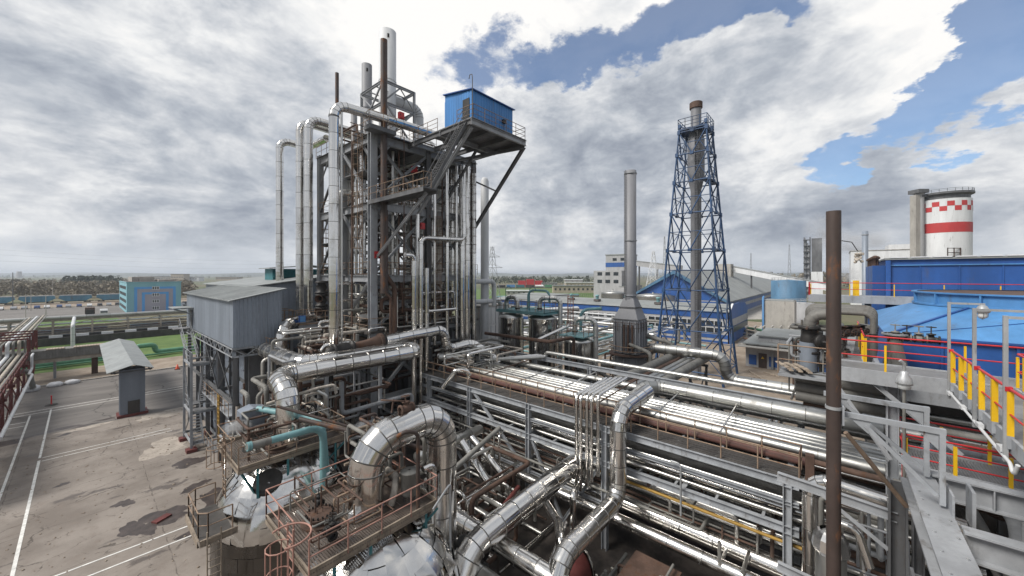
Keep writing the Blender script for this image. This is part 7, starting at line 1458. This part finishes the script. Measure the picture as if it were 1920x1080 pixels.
# upper walkway W1 + W0
t = thing('red_railed_walkway', 'grey walkway with red rails and yellow posts along the blue hopper', 'walkway', (20, -2, 12.4)); z = 12.4
MB().bx((19.3, -14, z - .04), (21.0, .2, z)).build('deck', 'grate_x', t); MB().bx((21.0, -.8, z - .045), (27, .2, z - .005)).build('side_deck', 'grate_x', t)
for x in (19.3, 21.0): MB().beam((x, -14, z - .22), (x, .2, z - .22), .09, .52, 'U').build('edge_beam', 'steel', t)
for y in (-.85, .22): MB().beam((21, y, z - .2), (27, y, z - .2), .09, .4, 'U').build('edge_beam', 'steel', t)
def ryrail(tt, pts, step=2.4, h=1.1, pw=.06, mids=1):
    pts = [V(p) for p in pts]; mb = MB(); mb.rail(pts, h, step, .032, mids, posts=False); mb.build('handrail', 'red', tt)
    for a, b in zip(pts, pts[1:]):
        n = max(1, round((b - a).length / step))
        for i in range(n + 1): p = a.lerp(b, i/n); MB().box(p + V((0, 0, h/2 - .05)), (pw, pw, h - .1)).build('rail_post', 'yellow', tt)
ryrail(t, [(19.3, .2, z), (19.3, -2.9, z)], 1.6); ryrail(t, [(21.0, -.9, z), (21.0, -14, z)], 2.6); ryrail(t, [(21, -.85, z), (27, -.85, z)], .9); ryrail(t, [(19.3, -4.3, z), (19.3, -12, z)], 2.4)
for a, b in (((19.4, -1, 12), (19.4, -3.2, 9.9)), ((19.4, .2, 12), (19.4, -1.5, 9.2)), ((20.9, -1, 12), (20.9, -3.4, 9.7)), ((19.4, -3.2, 12.0), (19.4, -5.6, 9.8))): MB().beam(a, b, .14, .14, 'L').build('strut', 'steel', t)
for y in (-1.6, -6.5): MB().beam((20.2, y, 0), (20.2, y, 11.9), .34, .34, 'I').build('column', 'steel_light', t)
# walkway towards the camera
t = thing('near_walkway', 'grating walkway towards the camera with red rails, yellow posts and grey lamp posts', 'walkway', (14, -3.5, 12.4))
MB().bx((8, -4.25, z - .04), (19.2, -2.9, z)).build('deck', 'grate_x', t)
for y in (-2.9, -4.25): MB().beam((8, y, z - .14), (19.2, y, z - .14), .06, .34, 'U').build('edge_beam', 'steel_light', t)
for y in (-2.86, -4.29):
    MB().tube([(8, y, z + 1.1), (19.2, y, z + 1.1)], .032, 8).build('handrail', 'red', t); MB().tube([(8, y, z + .55), (19.2, y, z + .55)], .02, 8).build('midrail', 'red', t)
    for k in range(10): x = 18.6 - k*1.06; MB().box((x, y, z + .58), (.10, .10, 1.0)).build('rail_post', 'yellow', t); MB().box((x, y, z - .06), (.104, .104, .28)).build('post_foot', 'steel_light', t)
c = pipe('pale cable conduit clipped along the near walkway edge', [(18.9, -2.80, 12.15), (12.9, -2.78, 12.0), (12.7, -2.78, 11.8), (12.55, -2.8, 12.1)], .035, 'stack_white', bend=.15, seams=False)
for k in range(4): MB().box((18.6 - k*1.7, -2.79, 12.12), (.28, .10, .10)).build('clip', 'stack_white', c)
def lamp_head(p, tt):
    MB().lathe([(.03, .16), (.09, .13), (.13, .05), (.17, .0), (.17, -.05), (.14, -.09)], p, 16).build('lamp_body', 'galv', tt); MB().lathe([(.105, -.09), (.10, -.2), (.06, -.26), (.01, -.27)], p, 14).build('lamp_glass', 'lampglass', tt)
    mb = MB()
    for k in range(4): a = k*1.571; mb.tube([V(p) + V((.12*math.cos(a), .12*math.sin(a), -.08)), V(p) + V((.11*math.cos(a), .11*math.sin(a), -.22)), V(p) + V((0, 0, -.30))], .008, 5)
    mb.build('guard', 'galv', tt)
for i, x in enumerate((18.75, 15.75, 13.3)):
    l = thing('lamp_post', ['square grey lamp post at the head of the near walkway', 'square grey lamp post halfway along the near walkway', 'square grey lamp post on the near walkway closest to the camera'][i], 'lamp', (x, -2.8, 11.9)); MB().beam((x, -2.8, 11.9), (x, -2.8, 15.1), .07, .07, 'B').build('post', 'galv', l); ya = -3.5 if i == 0 else -4.25; MB().beam((x, -2.8, 15.06), (x, ya - .05, 15.06), .05, .06, 'B').build('arm', 'galv', l); lamp_head((x, ya, 14.88), l); MB().box((x, -2.84, 13.5), (.11, .11, .10)).build('clamp', 'red', l)
l = thing('pole_lamp', 'round hooded lamp on a thin pole below the red railed walkway', 'lamp', (18.5, -1.75, 9.4)); MB().cyl((18.5, -1.75, 9.0), (18.5, -1.75, 12.3), .045, n=10).build('pole', 'insul', l); MB().lathe([(.05, .45), (.10, .42), (.12, .33), (.19, .2), (.22, .05), (.22, 0), (.19, 0)], (18.5, -1.75, 12.25), 20).build('lamp_body', 'galv', l); MB().lathe([(.18, 0), (.16, -.16), (.02, -.22)], (18.5, -1.75, 12.25), 18).build('lamp_glass', 'lampglass', l); MB().tube([(18.5, -1.75, 12.7), (18.5, -1.75, 12.95), (18.45, -1.65, 13.05)], .05, 8).build('hook', 'galv', l)
# lower walkway
t = thing('lower_walkway', 'lower grating walkway with red rails in the shade', 'walkway', (19.5, -6, 9.4)); z = 9.4
MB().bx((18.6, -14, z - .04), (20.7, -1.8, z)).build('deck', 'grate_y', t)
for x in (18.6, 20.7): MB().beam((x, -14, z - .1), (x, -1.8, z - .1), .08, .4, 'U').build('edge_beam', 'steel', t); ryrail(t, [(x, -1.8, z), (x, -14, z)], 1.15, pw=.085, mids=2)
ryrail(t, [(18.6, -1.8, z), (20.7, -1.8, z)], 2.1)
MB().beam((18.6, -1.75, z - 1.2), (18.6, -1.75, z + 1.1), .1, .1).build('rail_post', 'red', t)
for y in (-2.2, -8): MB().beam((19.6, y, 0), (19.6, y, 9.3), .3, .3).build('column', 'steel_dark', t)
# blue hopper
HX, HY = 36.0, -9.5; t = thing('blue_hopper', 'huge bright blue square to round hopper hood', 'hopper', (HX, HY, 11)); sq = [(28, -2.0), (28, -17), (44, -17), (44, -2.0)]; n = 32
MB().prism([(*p, 10.6) for p in sq], (0, 0, 2.2)).build('wall', 'blue', t)
mb = MB(); Rr = 5.6; rg = [V((HX + Rr*math.cos(rad(135 + 360*i/n)), HY + Rr*math.sin(rad(135 + 360*i/n)), 14.15)) for i in range(n)]; cn_ = [V((28, -2.0, 12.8)), V((28, -17, 12.8)), V((44, -17, 12.8)), V((44, -2.0, 12.8))]
for k in range(4):
    c0, c1 = cn_[k], cn_[(k+1) % 4]; seg = [rg[(k*8 + j) % n] for j in range(9)]
    for j in range(8): mb.add([c0 if j < 4 else c1, seg[j], seg[j+1]], [(0,1,2)])
    mb.add([c0, seg[4], c1], [(0,1,2)])
mb.build('hood', 'blue_lt', t); MB().lathe([(Rr, 14.15), (Rr + .12, 14.15), (Rr + .12, 14.25), (Rr, 14.27), (Rr, 14.85), (Rr + .15, 14.87), (Rr + .15, 14.95), (Rr - .1, 14.95)], (HX, HY, 0), 48, smooth=False).build('collar', 'blue_lt', t); MB().lathe([(Rr - .1, 14.9), (.1, 14.9)], (HX, HY, 0), 48).build('collar_top', 'rusty', t)
for k in range(16): a = rad(90 + k*22.5 + 5); MB().box((HX + (Rr+.06)*math.cos(a), HY + (Rr+.06)*math.sin(a), 14.55), (.14, .08, .6), a).build('rib', 'blue_lt', t)
MB().prism([(27.9, -2.0, 12.78), (27.75, -2.0, 12.78), (27.75, -2.0, 12.86), (27.9, -2.0, 12.86)], (0, -15, 0)).build('flange', 'blue', t); MB().beam(cn_[0] + V((0,0,.03)), rg[0] + V((0,0,.03)), .12, .10, 'B').build('seam', 'blue', t)
MB().beam(cn_[0] + V((-.01, 0, .01)), rg[4] + V((-.01, 0, .01)), .03, .03, 'B').build('seam', 'blue', t)
for k in range(6): MB().bx((27.92, -4 - k*2.3, 10.7), (28.0, -3.9 - k*2.3, 12.7)).build('stiffener', 'blue', t)
t = thing('hopper_support', 'dull grey steel block below the blue hopper', 'support', (36, -9, 5)); MB().bx((27.4, -17, 9.6), (44, -1.8, 10.58)).build('skirt', 'steel', t); MB().bx((28.5, -17, 0), (44, -2, 9.58)).build('body', 'dark_plate', t)
for k in range(5): MB().beam((28.2, -2.5 - k*3.4, 0), (28.2, -2.5 - k*3.4, 9.6), .4, .4).build('column', 'steel_dark', t)
# deep blue building
t = thing('blue_building', 'long deep blue sheet metal building with vertical ribs', 'building', (50, -15, 0)); MB().bx((45, -40, 8), (60, -3.3, 17.25)).build('wall', 'blue', t); MB().bx((45.5, -40, 0), (60, -3.3, 8)).build('lower_wall', 'steel_dark', t); MB().bx((44.8, -40.2, 17.25), (60.2, -3.1, 17.4)).build('roof', 'roof_grey', t)
for k in range(16): MB().bx((44.93, -5.2 - k*2.1, 13.0), (45.0, -5.13 - k*2.1, 16.7)).build('rib', 'blue', t)
MB().bx((44.88, -40, 16.75), (44.995, -3.4, 16.83)).build('ledge', 'blue_lt', t); MB().bx((44.9, -16, 13.4), (44.96, -12, 15.9)).build('panel', 'blue', t); MB().beam((44.9, -3.3, 12), (44.9, -3.3, 17.2), .3, .3, 'B').build('corner_post', 'blue', t)
mb = MB(); 
for k in range(30): mb.bx((44.75, -39.8 + k*1.22, 17.4), (45.3, -38.8 + k*1.22, 17.48))
mb.build('roof_edge', 'white', t)
t = thing('vent_row', 'row of rusty vents on the end of the deep blue building', 'vent', (46, -3, 15)); MB().bx((46, -3.2, 12), (56, -2.4, 16.8)).build('duct', 'blue', t)
for k in range(7): MB().lathe([(.12, 0), (.12, .6), (.22, .65), (.22, .8), (.1, .9)], (46.4 + k*1.4, -2.6 - .2*(k % 2), 16.8), 12).build('vent_pipe', 'rusty', t)
t = thing('far_red_railing', 'red railed gangway with yellow posts before the deep blue building', 'walkway', (43.2, -8, 14.2)); MB().bx((42.6, -30, 13.6), (44.7, 1.9, 14.2)).build('deck', 'steel', t); ryrail(t, [(42.8, 1.8, 14.2), (42.8, -30, 14.2)], 2.7); ryrail(t, [(42.8, 1.8, 14.2), (44.6, 1.8, 14.2)], 1.8)
MB().beam((42.75, 1.85, 14.1), (42.75, 1.85, 15.35), .1, .1).build('rail_post', 'red', t); MB().beam((43.6, -2.0, 0), (43.6, -2.0, 13.6), .4, .4).build('column', 'steel_dark', t)
MB().bx((43.2, -1.45, 14.2), (43.3, -1.05, 15.5)).build('gate_panel', 'yellow', t)
pipe('short pale drum lying on the gangway before the deep blue building', [(42.4, -11.0, 14.7), (42.2, -13.2, 15.0)], .32, 'stack_white')
# grey U pipes around the brown stack
pipe('big grey U pipe with a heavy valve left of the brown stack', [(22.0, -.1, 14.2), (22.0, .95, 14.2), (22.0, .95, 10.8), (21.7, -2.2, 10.6)], .24, 'grey_pipe', bend=.5, sleeve=4, flanges=((1, .22), (1, .34)))
for i in range(4): pipe(f'{ORD[i]} grey pipe bridging over behind the brown stack counted from its side', [(22.5 + i*.75, .95 + .06*i, 11), (22.5 + i*.75, .95 + .06*i, 14.3 + .04*i), (22.5 + i*.75, -1.2 - .06*i, 14.3 + .04*i), (22.5 + i*.75, -1.2 - .06*i, 12.4)], .105, 'grey_pipe', bend=.34, sleeve=4, flanges=((2, .5), (0, .6)))
for i in range(3): pipe(f'{ORD[i]} stub of grey pipe below the red railed walkway', [(21.4, 1.4, 11.35 - i*.42), (21.3, -1.9, 11.3 - i*.42)], .24, 'grey_pipe', sleeve=4, flanges=((0, .97),), fm='grey_pipe')
pipe('pale insulated pipe slanting up behind the brown stack', [(25.5, -.6, 9), (25.6, -1.2, 13.5)], .36, 'insul', sleeve=4); pipe('pale blue clad pipe left of the brown stack', [(21.9, .98, 11.6), (21.9, .98, 12.9)], .32, 'shed_grey', sleeve=4)
valve('heavy dark valve on the big grey U pipe', (22.0, .95, 13.0), (0, 0, 1), .42, (-.6, -.8, 0), 'black')
for i in range(6): valve('dark valve cluster piece near the big grey U pipe', (22.2 + i*.35, .2 - i*.22, 13.4), (0, 0, 1), .17, (-.7, -.7, 0), 'black' if i % 2 else 'rusty', 'dark valves near the big grey U pipe')
for i in range(4): valve('iron valve beside the corner of the blue hopper', (26.5, -2.2 - .4*i, 12.9), (0, 1, 0), .2, (0, 0, 1), 'black' if i % 2 else 'insul', 'valves at the corner of the blue hopper')
t = thing('hopper_inlet', 'grey funnel shaped inlet at the corner of the blue hopper', 'inlet', (26.5, -2.4, 12.4)); MB().lathe([(.5, -1.2), (.28, .1), (.28, .5), (.42, .52), (.42, .62), (.1, .63)], (26.6, -2.2, 12.4), 18, smooth=False).build('funnel', 'insul', t); MB().lathe([(.42, .6), (.5, .6), (.5, .68), (.42, .68)], (26.6, -2.2, 12.4), 18, smooth=False).build('flange', 'steel', t)
t = thing('board_scaffold', 'weathered board scaffold by the big grey U pipe', 'scaffold', (21.5, 2, 11.9))
for k in range(9): MB().box((21.2 + .02*(k % 3), 1.0 + k*.11, 11.75 + .05*(k % 3)), (1.2, .16, .05), .25 + .1*((k*7) % 3)).build('board', 'wood', t)
MB().bx((20.6, .2, 11.45), (22.2, 2.0, 11.55)).build('frame', 'steel', t); MB().rail([(20.7, .3, 11.55), (20.7, 2.0, 11.55)], 1.3, 1.2, .03).build('railing', 'rail_rust', t)
clutter((21.5, -.8, 10.2), (26, 2.2, 13.8), 26, 91, 'thin pipe around the big grey U pipe', 'thin pipes around the big grey U pipe', ['grey_pipe', 'rusty', 'insul', 'steel'], .03, .09); clutter((17.5, -1.6, 4), (21, 1.0, 8.4), 20, 92, 'thin pipe below the bracket frame', 'thin pipes below the bracket frame', ['stain_dull', 'rusty', 'insul', 'steel'], .03, .1)
clutter((17.5, -10, 5), (26, -2.6, 8.8), 34, 93, 'pipe in the dark space below the red railed walkways', 'pipes below the red railed walkways', ['insul', 'rusty', 'steel', 'grey_pipe'], .05, .2)
pipe('shiny U pipe beside the foot of the brown stack', [(17.9, .75, 0), (17.9, .75, 8.45), (17.8, -3, 8.2)], .24, 'stain', bend=.6, sleeve=1.4)
for i, (x, y) in enumerate([(13.5, -3.6), (12.7, -4.2), (11.9, -4.8)]): pipe(f'{ORD[i]} fat beige pipe rising under the girders counted from the bracket frame', [(x + 2, y - .5, 0), (x, y, 9.3), (x - .8, y - .3, 12)], .38, 'insul', bend=1, sleeve=4)
t = thing('silver_vessel', 'upright silver vessel with torn foil below the bracket frame', 'vessel', (16.2, .2, 3)); MB().lathe([(.42, 0), (.42, 6.9), (.38, 7.15), (.2, 7.3), (.02, 7.32)], (16.6, .15, 0), 26).build('shell', 'alu', t); pipe_mb(MB(), [(16.6, .15, 7.2), (16.6, .15, 7.7), (16.6, -.5, 7.7), (16.6, -.8, 6.6)], .12, .3).build('outlet', 'stain', t); MB().lathe([(.43, 6.6), (.52, 6.75), (.47, 7.1), (.36, 7.3), (.3, 7.35)], (16.6, .15, 0), 11, smooth=False).build('torn_foil', 'stain', t)
pipe('rusty channel leaning under the bracket frame', [(14.6, -.2, 11.4), (15.4, -1.5, 9.4)], .06, 'rail_rust')
t = thing('cable_lamp', 'withered plant-like cable lamp hanging from the brown stack', 'lamp', (13.2, -.1, 16.6)); MB().tube([(13.2, -.1, 16.9), (13.2, -.3, 16.85), (13.2, -.42, 16.6)], .012, 6).build('cable', 'black', t)
mb = MB(); rnd = random.Random(3)
for k in range(14): mb.lathe([(.0, -.05), (.045, 0), (.0, .06)], (13.2 + rnd.uniform(-.05, .05), -.44 + rnd.uniform(-.07, .07), 16.45 + rnd.uniform(-.14, .12)), 7, (rnd.random(), rnd.random(), rnd.random() + .1))
mb.build('lamp_cluster', 'lagging', t)
valve('corroded valve with a hand wheel at the right picture edge', (14.6, -4.9, 14.2), (0, 1, 0), .2, (-.7, -.4, .3), 'rusty'); pipe('pale lagged pipe at the right picture edge', [(14.4, -4.6, 13.9), (14.2, -6.5, 13.8)], .2, 'lagging', sleeve=.6)
valve('second corroded valve with a white hand wheel at the right picture edge', (13.5, -4.5, 13.2), (1, 0, 0), .18, (-.7, .5, .1), 'galv')

# all further thin pipes of the works as one mass
mb = MB(); ms_ = []
for k, (m, q) in enumerate(REST.items()): mb.add(q.v, q.f, True, k); ms_.append(m)
o = mb.build('small_pipes', ms_, loc=(0, 0, 0)); o['kind'] = 'stuff'
# steam
def steam(name, p, size, dens, seed):
    m = bpy.data.materials.new(name); m.use_nodes = True; n = NT(m.node_tree); n.n.remove(m.node_tree.nodes['Principled BSDF'])
    tc = n.new('ShaderNodeTexCoord').outputs['Object']; g = n.new('ShaderNodeVectorMath', operation='LENGTH'); n.l.new(tc, g.inputs[0])
    f = n.noise(n.vmath('ADD', tc, (seed, seed * 2, 0)), 2.2, 5, .65, .6); k = n.math('MULTIPLY', n.ramp(f, .40, .72), n.ramp(g.outputs[1], .25, .95, 1, 0))
    v = n.new('ShaderNodeVolumePrincipled'); v.inputs['Color'].default_value = (.95, .95, .96, 1); n.l.new(n.math('MULTIPLY', k, dens), v.inputs['Density'])
    n.l.new(v.outputs[0], m.node_tree.nodes['Material Output'].inputs['Volume'])
    mb = MB().lathe([(math.sin(math.pi*i/10), -math.cos(math.pi*i/10)) for i in range(11)], (0, 0, 0), 16)
    o = mb.build(name, m, loc=(0, 0, 0)); o.location = p; o.scale = size; o['kind'] = 'stuff'; return o
steam('steam', (5.6, 25.0, 7.6), (.9, .8, .42), 9, 1)
steam('steam', (9.9, 19.5, 7.6), (.45, .45, .6), 5, 4)
p = P(1545, 430, d=262); steam('steam', p, (9, 15, 16), .22, 7)
p = P(1600, 455, d=230); steam('steam', p, (16, 24, 11), .16, 9)
p = P(1590, 515, d=120); steam('steam', p, (3, 5, 3.5), .7, 2)
# ================================================================== HAZE
m = bpy.data.materials.new('air_haze'); m.use_nodes = True; n = NT(m.node_tree); n.n.remove(m.node_tree.nodes['Principled BSDF'])
v = n.new('ShaderNodeVolumePrincipled'); v.inputs['Color'].default_value = (.80, .87, .97, 1); v.inputs['Density'].default_value = 2.1e-4; v.inputs['Anisotropy'].default_value = .2
n.l.new(v.outputs[0], m.node_tree.nodes['Material Output'].inputs['Volume'])
o = MB().bx((-9100, -9100, -3.5), (9100, 9100, 62)).build('haze', m, loc=(0, 0, 0)); o['kind'] = 'stuff'
